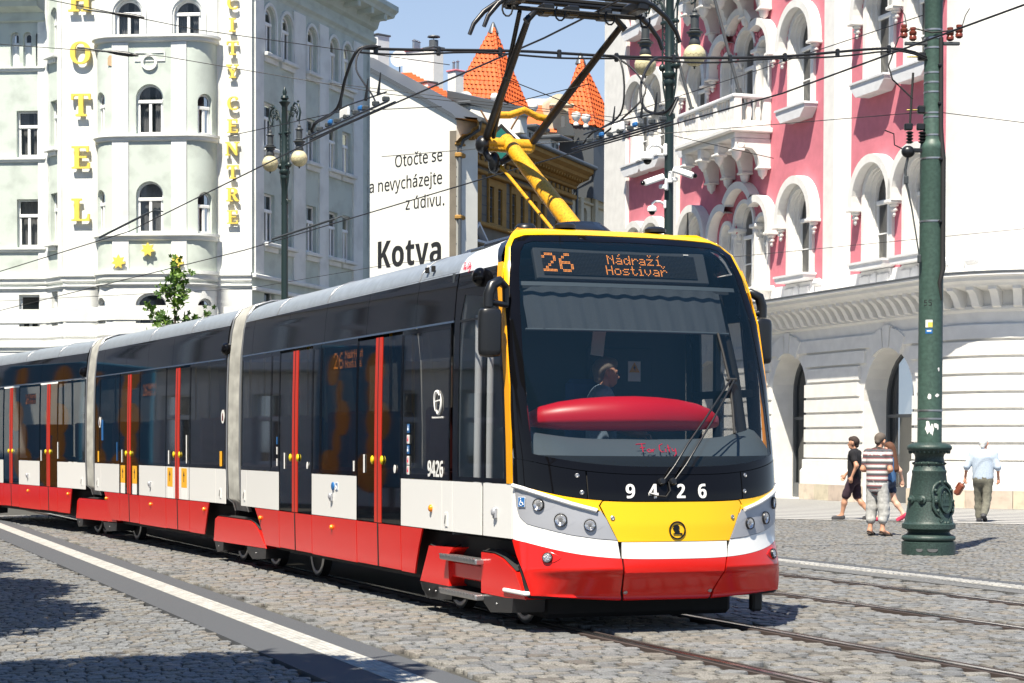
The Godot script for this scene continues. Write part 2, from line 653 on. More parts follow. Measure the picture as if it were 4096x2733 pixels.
func ground() -> void:
	var b := B.new()
	b.quad(Vector3(-250, -0.035, 60), Vector3(250, -0.035, 60), Vector3(250, -0.035, -400), Vector3(-250, -0.035, -400))
	struct("ground", b, M.joint_sand)
	var z0 := -34.0
	var z1 := 8.0
	# asphalt bands beside the tracks
	var lean := STREET * Transform3D(Basis(Vector3.UP, -0.0235), Vector3.ZERO)       # the near strip runs a little off the rails
	for band in [[-3.65, -3.231], [-2.979, -2.72], [6.2, 6.56], [5.56, 5.92]]:
		b = B.new()
		b.box(Vector3((band[0] + band[1]) / 2, -0.05, (z0 + z1) / 2), Vector3(band[1] - band[0], 0.104, z1 - z0))
		struct("kerb" if band[0] == 5.56 else "asphalt_strip", b, M.kerb_stone if band[0] == 5.56 else M.asphalt, lean if band[0] < 0 else STREET)
	b = B.new()
	b.box(Vector3(6.06, -0.05, (z0 + z1) / 2), Vector3(0.28, 0.112, z1 - z0))
	var far := struct("tactile_strip", b, M.strip_white, STREET)
	b = B.new()
	var z := z1
	while z > z0:
		b.cbox(Vector3(6.06, 0.010, z), Vector3(0.275, 0.018, 0.065), 0.006, Basis(Vector3.UP, 0.5))
		z -= 0.13
	stuff(obj("ribs", b, M.strip_white, far))
	b = B.new()
	b.box(Vector3(-3.105, -0.05, (z0 + z1) / 2), Vector3(0.25, 0.11, z1 - z0))
	var near := struct("tactile_strip", b, M.strip_white, lean)
	var knob := B.new()
	knob.lathe([Vector2(0.5, 0), Vector2(0.42, 0.6), Vector2(0.2, 0.95), Vector2(0, 1)], 7)
	var mm := MultiMesh.new()
	mm.transform_format = MultiMesh.TRANSFORM_3D
	mm.mesh = knob.mesh()
	var spots := []
	for i in 640:
		for k in 5:
			var p := Vector3(-3.206 + k * 0.051, 0.004, 4.0 - i * 0.05)
			if in_view(lean * p):
				spots.append(Transform3D(Basis.from_scale(Vector3(0.032, 0.006, 0.032)), p))
	mm.instance_count = spots.size()
	for i in spots.size():
		mm.set_instance_transform(i, spots[i])
	var o := MultiMeshInstance3D.new()
	o.name = "studs"
	o.multimesh = mm
	o.material_override = M.strip_white
	near.add_child(o)
	stuff(o)
	# cobbles: large ones round the rails, small ones beyond the strips
	var road := node("cobbled_road", self, STREET)
	road.set_meta("kind", "structure")
	var behind := func(p: Vector3, w: Vector3) -> bool: return p.x > -0.9 and p.x < 1.1 and p.z < -3.5 or p.x < -2.63 - 0.0235 * p.z
	var big := rows_of_setts(-2.9, 5.55, -30.0, 4.6, 0.165, [-0.66, 0.90, 3.10, 4.72], behind)
	lay("cobbles", road, big, 300, 40, 6.0)
	var plaza := node("pavement", self, STREET)
	plaza.set_meta("kind", "structure")
	var cut := func(p: Vector3, w: Vector3) -> bool: return mosaic_side(w) > -0.05 or w.z < -49.0 or p.x < 0 and p.x > -3.69 - 0.0235 * p.z
	var small := rows_of_setts(-9.5, -3.1, -24.0, 4.6, 0.115, [], cut)
	small.append_array(rows_of_setts(6.57, 23.0, -27.0, -1.0, 0.125, [], cut))
	lay("cobbles", plaza, small, 0, 50, 4.5)
	# rails
	var which := ["rail the tram's near wheels run on", "rail the tram's far wheels run on", "near rail of the empty second track", "far rail of the empty second track, beside the kerb"]
	for i in 4:
		var r := thing("tram_rail", "grooved steel " + which[i], "rail", STREET, "tram rails in the cobbles")
		var l: float = [-0.66, 0.90, 3.10, 4.72][i]
		b = B.new()
		b.box(Vector3(l - 0.018, -0.05, (z0 + z1) / 2), Vector3(0.056, 0.116, z1 - z0))
		obj("rail_head", b, M.rail_head, r)
		b = B.new()
		b.box(Vector3(l + 0.060, -0.05, (z0 + z1) / 2), Vector3(0.022, 0.112, z1 - z0))
		b.box(Vector3(l + 0.03, -0.07, (z0 + z1) / 2), Vector3(0.042, 0.08, z1 - z0))
		b.box(Vector3(l - 0.062, -0.06, (z0 + z1) / 2), Vector3(0.03, 0.11, z1 - z0))
		obj("groove_lip", b, M.rail_side, r)
	# striped mosaic pavement before the pink house
	var side := node("mosaic_pavement", self)
	side.set_meta("kind", "structure")
	b = B.new()
	var A := Vector3(8.6, 0, -42.2)
	var dir := Vector3(0.867, 0, 0.499)             # the edge of the mosaic
	var inn := Vector3(0.499, 0, -0.867)
	b.quad(A - dir * 14 + Vector3(0, 0.006, 0), A + dir * 14 + Vector3(0, 0.006, 0), A + dir * 14 + inn * 16 + Vector3(0, 0.006, 0), A - dir * 14 + inn * 16 + Vector3(0, 0.006, 0))
	obj("white_setts", b, M.mosaic_white, side)
	for i in 16:
		b = B.new()
		var s0 := 0.55 + i * 0.95
		var p0 := A + inn * s0
		b.quad(p0 - dir * 14 + Vector3(0, 0.011, 0), p0 + dir * 14 + Vector3(0, 0.011, 0), p0 + inn * 0.24 + dir * 14 + Vector3(0, 0.011, 0), p0 + inn * 0.24 - dir * 14 + Vector3(0, 0.011, 0))
		obj("grey_band", b, M.mosaic_grey, side)


func mosaic_side(w: Vector3) -> float:
	return (w - Vector3(8.6, 0, -42.2)).dot(Vector3(0.499, 0, -0.867))


# ---------------------------------------------------------------- tram
const NOSE_C := [Vector2(.2, .16), Vector2(.284, .165), Vector2(.315, .18), Vector2(.5, .02), Vector2(.515, -.006), Vector2(.55, -.012), Vector2(.62, -.012), Vector2(.9, 0), Vector2(1.2, .035), Vector2(1.45, .10), Vector2(1.6, .165), Vector2(2.1, .40), Vector2(2.66, .67), Vector2(3.16, .91), Vector2(3.3, 1.0), Vector2(3.42, 1.14), Vector2(3.5, 1.33), Vector2(3.52, 1.6)]
const NOSE_W := [Vector2(.2, 1.2), Vector2(.5, 1.235), Vector2(.8, 1.24), Vector2(1.3, 1.24), Vector2(1.6, 1.235), Vector2(2.2, 1.22), Vector2(2.7, 1.20), Vector2(3.1, 1.16), Vector2(3.3, 1.10), Vector2(3.42, 1.0), Vector2(3.5, .88), Vector2(3.52, .7)]
const NOSE_S := [Vector2(.2, .42), Vector2(.33, .44), Vector2(.5, .51), Vector2(.78, .64), Vector2(1.25, .64), Vector2(1.6, .66), Vector2(2.1, .72), Vector2(2.66, .86), Vector2(3.16, 1.07), Vector2(3.3, 1.15), Vector2(3.42, 1.28), Vector2(3.5, 1.44), Vector2(3.52, 1.7)]
const SIDE := [Vector2(.15, 1.18), Vector2(.33, 1.225), Vector2(.78, 1.235), Vector2(1.6, 1.235), Vector2(2.2, 1.228), Vector2(2.7, 1.215), Vector2(3.0, 1.19), Vector2(3.14, 1.165), Vector2(3.2, 1.14)]


func nose(p: Vector2) -> Vector3:                       # p: x -1 .. 1 round the front, y the height
	var c := lerp_table(p.y, NOSE_C)
	var t := absf(sin(clampf(p.x, -1.0, 1.0) * PI / 2))
	var s := lerp_table(p.y, NOSE_S) - c
	return Vector3(sin(p.x * PI / 2) * lerp_table(p.y, NOSE_W), p.y, -(c + s * (1.0 - pow(maxf(0.0, 1.0 - pow(t, 2.5)), 1.0 / 1.7))))


func nu(l: float, y: float) -> float:
	return asin(clampf(l / lerp_table(y, NOSE_W), -1.0, 1.0)) * 2.0 / PI


func nshape(flat: Array, mirror := false) -> PackedVector2Array:    # corners as (sideways, height) on the front
	var p := PackedVector2Array()
	for i in range(0, flat.size(), 2):
		p.append(Vector2(nu(flat[i], flat[i + 1]) * (-1.0 if mirror else 1.0), flat[i + 1]))
	if mirror:
		p.reverse()
	return p


func nose_frame(l: float, y: float, off := 0.0) -> Transform3D:      # z out of the front there
	var p := Vector2(nu(l, y), y)
	var o := nose(p)
	var x := (nose(p + Vector2(.01, 0)) - nose(p - Vector2(.01, 0))).normalized()
	var z := x.cross((nose(p + Vector2(0, .01)) - nose(p - Vector2(0, .01)))).normalized()
	return Transform3D(Basis(x, z.cross(x), z), o + z * off)


func left_side(p: Vector2) -> Vector3:
	return Vector3(-lerp_table(p.y, SIDE), p.y, p.x)


func right_side(p: Vector2) -> Vector3:
	return Vector3(lerp_table(p.y, SIDE), p.y, -p.x)


func nose_part(called: String, shape: PackedVector2Array, material: Material, parent: Node3D, off := 0.0, rim := 0.02, holes := []) -> MeshInstance3D:
	var b := B.new()
	patch(b, shape, nose, 0.05, 0.06, off, rim, holes)
	return obj(called, b, material, parent)


func side_part(called: String, shape: PackedVector2Array, material: Material, parent: Node3D, xf := Transform3D(), off := 0.0, rim := 0.015, holes := []) -> MeshInstance3D:
	var b := B.new()
	patch(b, shape, left_side, 0.6, 0.18, off, rim, holes)
	return obj(called, b, material, parent, xf)


func side_frame(z: float, y: float, off := 0.0, xf := Transform3D()) -> Transform3D:   # on the left side, z out, x towards the front
	return xf * Transform3D(Basis(Vector3(0, 0, 1), Vector3.UP, Vector3(-1, 0, 0)), Vector3(-lerp_table(y, SIDE) - off, y, z))


func top_of_yellow(l: float) -> float:
	return 1.105 + 0.14 * pow(absf(l) / 1.235, 4.0)


func foot_of_glass(l: float) -> float:
	return 1.335 + 0.135 * pow(absf(l) / 1.22, 3.0)


func band(l0: float, l1: float, low: Callable, high: Callable, k := 24) -> PackedVector2Array:
	var p := PackedVector2Array()
	for i in k + 1:
		var l := lerpf(l0, l1, float(i) / k)
		var y: float = low.call(l)
		p.append(Vector2(nu(l, y), y))
	for i in k + 1:
		var l := lerpf(l1, l0, float(i) / k)
		var y: float = high.call(l)
		p.append(Vector2(nu(l, y), y))
	return p


func tram() -> void:
	var t := thing("tram", "long articulated tram in red, white and black with a yellow nose", "tram", STREET)
	tram_front(t)
	tram_cab(t)
	var x1 := Transform3D()
	var x2 := Transform3D(Basis(Vector3.UP, deg_to_rad(2.4)), Vector3(0, 0, -10.75))
	var x3 := x2 * Transform3D(Basis(Vector3.UP, deg_to_rad(3.2)), Vector3(0, 0, -9.0))
	tram_sides(t, x1, x2, x3)
	pantograph(t)


func tram_front(t: Node3D) -> void:
	var white_red := func(l: float) -> float: return 0.628 + 0.155 * pow(absf(l) / 1.237, 3.2)
	var keel := func(l: float) -> float: return 0.285
	var knee := func(l: float) -> float: return 0.512 + 0.05 * pow(absf(l) / 1.1, 2.0)
	var crease := func(l: float) -> float: return 0.300 + 0.04 * clampf(absf(l) * 1.2 - 0.35, 0.0, 1.0)
	# a dark shell behind the panels, so that the joints read as gaps
	nose_part("front_shell", rect(-1, .3, 1, 1.5), M.black_matt, t, -0.03, 0.0)
	# red bumper in three: seam lines lean as on the car
	var seam := [Vector2(.285, .408), Vector2(.51, .468), Vector2(.63, .485), Vector2(.775, .525)]
	for s in [-1.0, 0.0, 1.0]:
		var sh := PackedVector2Array()
		if s == 0.0:
			sh = nshape([-.400, .287, .400, .287, .456, .50, .470, .628, 0.2, .622, 0, .62, -.2, .622, -.470, .628, -.456, .50])
			sh = poly([])
			for i in 9:
				sh.append(Vector2(nu(lerpf(-.400, .400, i / 8.0), .287), .287))
			for y in [.4, .5, .6]:
				var l: float = lerp_table(y, seam) - 0.008
				sh.append(Vector2(nu(l, y), y))
			for i in 9:
				var l := lerpf(.477, -.477, i / 8.0)
				sh.append(Vector2(nu(l, .628), white_red.call(l)))
			for y in [.6, .5, .4]:
				var l: float = lerp_table(y, seam) - 0.008
				sh.append(Vector2(nu(-l, y), y))
		else:
			var pts := []
			for i in 15:
				var l := lerpf(.425, 1.165, i / 14.0)
				pts.append_array([l, crease.call(l) - 0.02])
			pts.append_array([1.185, .40, 1.212, .52, 1.232, .66, 1.238, .775])
			for i in 15:
				var l := lerpf(1.236, .492, i / 14.0)
				pts.append_array([l, white_red.call(l)])
			pts.append_array([.476, .51, .452, .42])
			sh = nshape(pts, s < 0)
		nose_part("bumper", sh, M.red_paint, t, 0.0, 0.03)
		# white band above it
		if s == 0.0:
			nose_part("white_band", band(-.488, .488, func(l): return white_red.call(l) + 0.003, func(l): return .772), M.white_paint, t)
		else:
			var wp := []
			for i in 13:
				var l := lerpf(.502, 1.236, i / 12.0)
				wp.append_array([l, white_red.call(l) + 0.003])
			for q in [[1.237, 1.0], [1.237, 1.235], [1.231, 1.22], [1.226, 1.053], [1.212, .974], [1.175, .917], [1.065, .878], [.885, .830], [.685, .799], [.524, .785]]:
				wp.append_array(q)
			nose_part("white_band", nshape(wp, s < 0), M.white_paint, t)
	# yellow bonnet, its wings running up to the eyebrows
	var yc := []
	for i in 11:
		yc.append_array([lerpf(-.515, .515, i / 10.0), .777])
	for q in [[.553, .855], [.612, .98], [.655, 1.075], [.636, 1.11]]:
		yc.append_array(q)
	for i in 13:
		var l := lerpf(.62, -.62, i / 12.0)
		yc.append_array([l, top_of_yellow(l)])
	for q in [[-.636, 1.11], [-.655, 1.075], [-.612, .98], [-.553, .855]]:
		yc.append_array(q)
	var bonnet := nose_part("bonnet", nshape(yc), M.yellow_paint, t)
	for s in [false, true]:
		var yw := [.532, .790, .556, .790, .606, .90, .640, .98, .664, 1.036, .70, 1.054, .81, 1.088, .94, 1.127, 1.115, 1.194, 1.2305, 1.243]
		for i in 11:
			var l := lerpf(1.231, .640, i / 10.0)
			yw.append_array([l, top_of_yellow(l) + 0.004])
		yw.append_array([.648, 1.11, .668, 1.077, .624, .98, .565, .855])
		nose_part("bonnet_wing", nshape(yw, s), M.yellow_paint, t)
		# grey lamp panel with its three lamps
		var gp := [.526, .791, .685, .803, .885, .834, 1.065, .882, 1.173, .920, 1.209, .977, 1.222, 1.053, 1.229, 1.219, 1.114, 1.165, .945, 1.095, .812, 1.053, .684, 1.018, .655, 1.036, .613, .97, .566, .868]
		var panel := nose_part("lamp_panel", nshape(gp, s), M.grey_panel, t, 0.004, 0.03)
		var brow := B.new()
		var path := []
		for q in [[1.234, 1.236], [1.19, 1.214], [1.114, 1.180], [1.03, 1.146], [.94, 1.113], [.87, 1.088], [.81, 1.070], [.74, 1.050], [.684, 1.034]]:
			path.append(nose_frame(q[0] * (-1.0 if s == false else 1.0), q[1], 0.012).origin)
		brow.tube(path, 0.019, 8)
		obj("brow_strip", brow, M.white_paint, t)
		for q in [[1.10, 1.080, .047, 0.17], [.955, .955, .050, 0.15], [.742, .914, .046, 0.13]]:
			headlight(t, q[0] * (1.0 if s else -1.0), q[1], q[2], q[3], "headlight")
		headlight(t, 1.055 * (1.0 if s else -1.0), .641, .040, 0.13, "fog_lamp")
	# black belt with the fleet number
	for s in [-1, 0, 1]:
		var l0: float = [-1.232, -.745, .68][s + 1]
		var l1: float = [-.757, .668, 1.232][s + 1]
		nose_part("black_belt", band(l0, l1, func(l): return top_of_yellow(l) + 0.008, func(l): return foot_of_glass(l) - 0.006, 14), M.black_gloss, t, 0.002)
	var digits := "9426"
	for i in 4:
		var q: float = [-.405, -.203, .052, .255][i]
		text("number_digit", digits[i], 0.118, 0.004, M.sticker_white, t, nose_frame(q, 1.135, 0.004), "Droid Sans", 700, HORIZONTAL_ALIGNMENT_CENTER)
	for q in [[-.822, 1.325], [-.795, 1.185], [.724, 1.325], [.700, 1.19], [-.56, .974], [.553, .974], [-.394, .345], [.397, .345]]:
		var b := B.new()
		b.lathe([Vector2(0.019, 0), Vector2(0.019, 0.006), Vector2(0.013, 0.010), Vector2(0.010, 0.004), Vector2(0, 0.004)], 12, nose_frame(q[0], q[1]) * rot(Vector3.RIGHT, 90))
		obj("screw", b, M.steel, t)
	# round emblem
	var em := B.new()
	var ef := nose_frame(.005, .868, 0.003)
	em.lathe([Vector2(.064, 0), Vector2(.064, .005), Vector2(.077, .005), Vector2(.077, 0)], 32, ef * rot(Vector3.RIGHT, 90))
	em.prism(poly([-.038, -.032, .034, -.034, .034, -.040, .050, -.030, .034, -.020, .018, -.024, .022, -.008, .010, .004, .020, .030, .004, .046, -.010, .048, -.016, .040, -.024, .044, -.028, .034, -.036, .036, -.036, .022, -.044, .022, -.038, .006, -.022, -.010, -.016, -.022, -.038, -.024]), 0, .005, ef)
	obj("emblem", em, M.black_gloss, t)
	# accessible sign on the lamp panel
	access_sign(t, nose_frame(-1.195, 1.10, 0.012), 0.078, 0.085)
	# windscreen, its black border, and the yellow hood over it
	var outer := []
	for i in 25:
		var l := lerpf(-1.23, 1.23, i / 24.0)
		outer.append_array([l, foot_of_glass(l)])
	for q in [[1.232, 1.9], [1.205, 2.4], [1.165, 2.8], [1.115, 3.1], [1.07, 3.28], [1.0, 3.37], [.9, 3.405], [.6, 3.415], [.3, 3.42], [0, 3.42], [-.3, 3.42], [-.6, 3.415], [-.9, 3.405], [-1.0, 3.37], [-1.07, 3.28], [-1.115, 3.1], [-1.165, 2.8], [-1.205, 2.4], [-1.232, 1.9]]:
		outer.append_array(q)
	var inner := []
	for i in 25:
		var l := lerpf(-1.13, 1.13, i / 24.0)
		inner.append_array([l, foot_of_glass(l) + 0.065])
	for q in [[1.135, 1.9], [1.12, 2.4], [1.085, 2.8], [1.045, 3.1], [1.0, 3.25], [.94, 3.33], [.86, 3.355], [0, 3.37], [-.86, 3.355], [-.94, 3.33], [-1.0, 3.25], [-1.045, 3.1], [-1.085, 2.8], [-1.12, 2.4], [-1.135, 1.9]]:
		inner.append_array(q)
	nose_part("windscreen_border", nshape(outer), M.black_gloss, t, 0.0, 0.03, [nshape(inner)])
	nose_part("windscreen", nshape(inner), M.windscreen, t, -0.004, 0.0)
	# hood and side stripes in yellow
	var hood := PackedVector2Array()
	for q in [[-1.0, 2.95], [-1.0, 3.2], [-1.0, 3.3], [-1.0, 3.42], [-1.0, 3.5], [-1.0, 3.518]]:
		hood.append(Vector2(q[0], q[1]))
	for i in range(1, 10):
		hood.append(Vector2(lerpf(-1, 1, i / 9.0), 3.518))
	for q in [[1.0, 3.5], [1.0, 3.42], [1.0, 3.3], [1.0, 3.2], [1.0, 2.95]]:
		hood.append(Vector2(q[0], q[1]))
	var edge := nshape([1.145, 2.95, 1.117, 3.1, 1.073, 3.283, 1.004, 3.376, .902, 3.412, .6, 3.423, .3, 3.428, 0, 3.428, -.3, 3.428, -.6, 3.423, -.902, 3.412, -1.004, 3.376, -1.073, 3.283, -1.117, 3.1, -1.145, 2.95])
	hood.append_array(edge)
	nose_part("hood", hood, M.yellow_paint, t, 0.003, 0.03)
	var cap := B.new()
	var rows := []
	for q in [[.0, .0], [.15, .012], [.5, .02]]:
		var row := []
		for i in 13:
			var o := nose(Vector2(lerpf(1, -1, i / 12.0), 3.518))
			row.append(Vector3(o.x * (1.0 - q[0] * 0.1), 3.518 + q[1], o.z - q[0]))
		rows.append(row)
	cap.sheet(rows)
	obj("hood_top", cap, M.yellow_paint, t)
	var stripe := PackedVector2Array()
	var back := PackedVector2Array()
	for y in [1.25, 1.6, 2.1, 2.66, 3.0, 3.16]:
		var s := lerp_table(y, NOSE_S)
		stripe.append(Vector2(-s - 0.003, y))
		back.append(Vector2(-s - 0.115, y))
	back.reverse()
	stripe.append_array(back)
	side_part("yellow_stripe", stripe, M.frame_yellow, t, Transform3D(), 0.004)
	var flip := Transform3D(Basis(Vector3(-1, 0, 0), Vector3.UP, Vector3(0, 0, 1)), Vector3.ZERO)
	var mb := B.new()
	var st2 := PackedVector2Array()
	for p in stripe:
		st2.append(Vector2(-p.x, p.y))
	patch(mb, st2, right_side, 0.6, 0.2, 0.004, 0.015)
	obj("yellow_stripe", mb, M.frame_yellow, t)
	# wipers
	var P := func(l: float, y: float, off: float) -> Vector3: return nose_frame(l, y, off).origin
	var w := node("wiper", t)
	for q in [[-.10, -.02], [.0, .06]]:
		var b := B.new()
		b.tube([P.call(q[0], 1.285, .03), P.call(q[0] + .10, 1.40, .055), P.call(q[0] + .24, 1.56, .06), P.call(.40 + q[1], 1.80, .055), P.call(.725 + q[1] * .5, 2.135, .04)], 0.009, 6)
		obj("arm", b, M.black_plastic, w)
		b = B.new()
		b.lathe([Vector2(.034, 0), Vector2(.034, .03), Vector2(.022, .045), Vector2(0, .045)], 14, nose_frame(q[0] - .02, 1.27, 0.0) * rot(Vector3.RIGHT, 90))
		obj("pivot", b, M.black_plastic, w)
	var bl := B.new()
	var line := []
	for q in [[.70, 2.56], [.712, 2.4], [.722, 2.14], [.70, 1.9], [.665, 1.68]]:
		line.append(P.call(q[0], q[1], .014))
	bl.tube(line, 0.012, 6)
	bl.cbox(P.call(.735, 2.14, .03), Vector3(.10, .03, .03), .008)
	obj("blade", bl, M.rubber, w)
	var hose := B.new()
	hose.tube([P.call(-.24, 1.175, .01), P.call(-.17, 1.155, .018), P.call(-.09, 1.15, .018), P.call(-.05, 1.20, .018), P.call(-.06, 1.27, .02)], 0.006, 6)
	obj("hose", hose, M.rubber, w)
	# under the nose
	var u := B.new()
	u.cbox(Vector3(0, .19, -.98), Vector3(1.8, .2, .5), .04)
	obj("track_guard", u, M.black_matt, t)
	u = B.new()
	u.cbox(Vector3(1.08, .20, -.62), Vector3(.10, .17, .10), .02)
	obj("buffer_block", u, M.rubber, t)


func headlight(t: Node3D, l: float, y: float, r: float, tail: float, called: String) -> void:
	var f := nose_frame(l, y, 0.0)
	var s := signf(l)
	var h := node(called, t, f)
	var b := B.new()
	var ring := []                                  # the drop-shaped hollow the lamp sits in
	var k := 20
	var rings := [[], [], []]
	for i in k:
		var w := TAU * i / k
		var d := Vector2(cos(w), sin(w))
		var stretch := Vector2(d.x * r * 1.42, d.y * r * 1.42)
		if d.x * s < 0.0:
			stretch.x = -s * absf(d.x) * tail
			stretch.y *= pow(1.0 - absf(d.x), 0.35)
		for j in 3:
			var e: float = [1.0, 0.93, 0.80][j]
			rings[j].append(nose_frame_near(f, Vector2(stretch.x * e, stretch.y * e), [-0.003, 0.005, -0.004 if called == "headlight" else 0.003][j]))
	b.sheet(rings, false, true)
	var m: Material = M.grey_panel if called == "headlight" else M.red_paint
	for i in k:
		b.trin(rings[2][i], rings[2][(i + 1) % k], Vector3(0, 0, 0.002), Vector3(0, 0, 1), Vector3(0, 0, 1), Vector3(0, 0, 1))
	obj("surround", b, m, h)
	b = B.new()
	var ax := rot(Vector3.RIGHT, 90)
	b.lathe([Vector2(r * 1.12, -.01), Vector2(r * 1.14, .016), Vector2(r * 1.06, .024), Vector2(r * .96, .02), Vector2(r * .95, .004)], 24, ax)
	obj("bezel", b, M.black_plastic, h)
	b = B.new()
	b.lathe([Vector2(r * .95, .012), Vector2(r * .70, -.004 + .008), Vector2(r * .62, .002)], 24, ax)
	b.lathe([Vector2(r * .55, .004), Vector2(r * .52, .012), Vector2(r * .45, .010)], 20, ax)
	if called == "fog_lamp":
		for i in 6:
			b.ball(Vector3(cos(i * TAU / 6) * r * .5, sin(i * TAU / 6) * r * .5, .008), Vector3(r * .27, r * .27, .010), 8, 6)
	obj("reflector", b, M.chrome, h)
	b = B.new()
	b.lathe([Vector2(r * .62, .001), Vector2(r * .3, -.0), Vector2(0, -.0)], 16, ax)
	b.ball(Vector3(0, 0, .004), Vector3(r * .34, r * .34, .010), 12, 8)
	obj("bulb", b, M.black_gloss if called == "headlight" else M.chrome, h)
	b = B.new()
	b.lathe([Vector2(r * .96, .018), Vector2(r * .7, .026), Vector2(r * .35, .030), Vector2(0, .031)], 24, ax)
	obj("lens", b, M.lamp_glass, h)


func nose_frame_near(f: Transform3D, d: Vector2, off: float) -> Vector3:     # a point of the front beside frame f, in f's own axes
	var g := f.origin + f.basis.x * d.x + f.basis.y * d.y
	var q := nose_frame(g.x, g.y, off)
	return f.affine_inverse() * q.origin


func access_sign(t: Node3D, f: Transform3D, w: float, h: float) -> Node3D:
	var s := node("access_sign", t, f)
	var b := B.new()
	b.cbox(Vector3.ZERO, Vector3(w, h, .004), .001)
	obj("plate", b, M.sticker_white, s)
	b = B.new()
	b.cbox(Vector3(0, 0, .002), Vector3(w * .92, h * .93, .003), .001)
	obj("field", b, M.sticker_blue, s)
	b = B.new()
	b.ball(Vector3(-w * .12, h * .33, .004), Vector3(w * .08, w * .08, .002), 8, 4)
	var pts := []
	for i in 13:
		var a := deg_to_rad(lerpf(110, 400, i / 12.0))
		pts.append(Vector3(-w * .02 + cos(a) * w * .24, -h * .14 + sin(a) * w * .24, .004))
	b.tube(pts, w * .035, 5)
	b.tube([Vector3(-w * .1, h * .22, .004), Vector3(-w * .06, -h * .05, .004), Vector3(w * .15, -h * .06, .004), Vector3(w * .24, -h * .26, .004), Vector3(w * .34, -h * .22, .004)], w * .05, 5)
	obj("wheelchair_mark", b, M.sticker_white, s)
	return s


const DOTS := {"N": ["10001", "11001", "10101", "10011", "10001", "10001", "10001"], "H": ["10001", "10001", "10001", "11111", "10001", "10001", "10001"], "a": ["00000", "00000", "01110", "00001", "01111", "10001", "01111"], "d": ["00001", "00001", "01101", "10011", "10001", "10011", "01101"], "r": ["00000", "00000", "10110", "11001", "10000", "10000", "10000"], "z": ["00000", "00000", "11111", "00010", "00100", "01000", "11111"], "i": ["00100", "00000", "01100", "00100", "00100", "00100", "01110"], "o": ["00000", "00000", "01110", "10001", "10001", "10001", "01110"], "s": ["00000", "00000", "01111", "10000", "01110", "00001", "11110"], "t": ["01000", "01000", "11100", "01000", "01000", "01001", "00110"], "v": ["00000", "00000", "10001", "10001", "10001", "01010", "00100"], "2": ["01110", "10001", "00001", "00010", "00100", "01000", "11111"], "6": ["00110", "01000", "10000", "11110", "10001", "10001", "01110"]}


func dot_letter(im: Image, ch: String, x: int, y: int, mark := "", big := 1) -> void:
	var g: Array = DOTS[ch]
	for j in 7:
		for i in 5:
			if g[j][i] == "1":
				for a in big:
					for b in big:
						lamp_dot(im, x + i * big + a, y + j * big + b)
	if mark == "acute":
		lamp_dot(im, x + 3, y - 1)
		lamp_dot(im, x + 2, y)
	elif mark == "caron":
		for q in [[1, -1], [3, -1], [2, 0]]:
			lamp_dot(im, x + q[0], y + q[1])


func lamp_dot(im: Image, x: int, y: int) -> void:
	im.fill_rect(Rect2i(x * 6 + 1, y * 6 + 1, 4, 4), Color(1.0, 0.60, 0.24))


func dot_screen(cols: int, rows: int) -> Image:
	var im := Image.create(cols * 6, rows * 6, false, Image.FORMAT_RGB8)
	im.fill(Color(0.012, 0.012, 0.012))
	return im


func screen_material(im: Image, energy: float, dull: Color) -> StandardMaterial3D:
	var m := StandardMaterial3D.new()
	m.roughness = 0.4
	var base := im.duplicate()
	for y in range(0, im.get_height() / 6):
		for x in range(0, im.get_width() / 6):
			base.fill_rect(Rect2i(x * 6 + 2, y * 6 + 2, 2, 2), dull)
	m.albedo_texture = ImageTexture.create_from_image(base)
	m.emission_enabled = true
	m.emission = Color.WHITE
	m.emission_operator = BaseMaterial3D.EMISSION_OP_MULTIPLY
	m.emission_texture = ImageTexture.create_from_image(im)
	m.emission_energy_multiplier = energy
	return m


func script_line(called: String, parent: Node3D, f: Transform3D, w: float, material: Material) -> void:   # the handwritten words «For City»
	var b := B.new()
	var S := w / 10.0
	for stroke in [[0, 3.0, 2.6, 3.3], [1.6, 3.2, .9, 0], [.6, 1.6, 2.0, 1.8], [2.8, 1.2, 2.2, .8, 2.3, .1, 2.9, 0, 3.3, .6, 2.9, 1.2], [3.6, 1.1, 3.5, 0, 3.7, .7, 4.3, 1.2], [7.0, 3.2, 6.0, 2.6, 5.5, 1.0, 5.7, .1, 6.4, .1], [7.1, 1.2, 6.9, 0], [7.3, 1.9, 7.35, 2.0], [8.3, 2.8, 7.8, 0], [7.7, 1.6, 8.7, 1.8], [8.9, 1.3, 8.8, .4, 9.3, .5, 9.8, 1.4, 9.3, -.6, 8.4, -1.6]]:
		var pts := []
		for i in range(0, stroke.size(), 2):
			pts.append(Vector3(stroke[i] * S, stroke[i + 1] * S, 0.0))
		b.tube(pts, S * 0.15, 5)
	obj(called, b, material, parent, f)


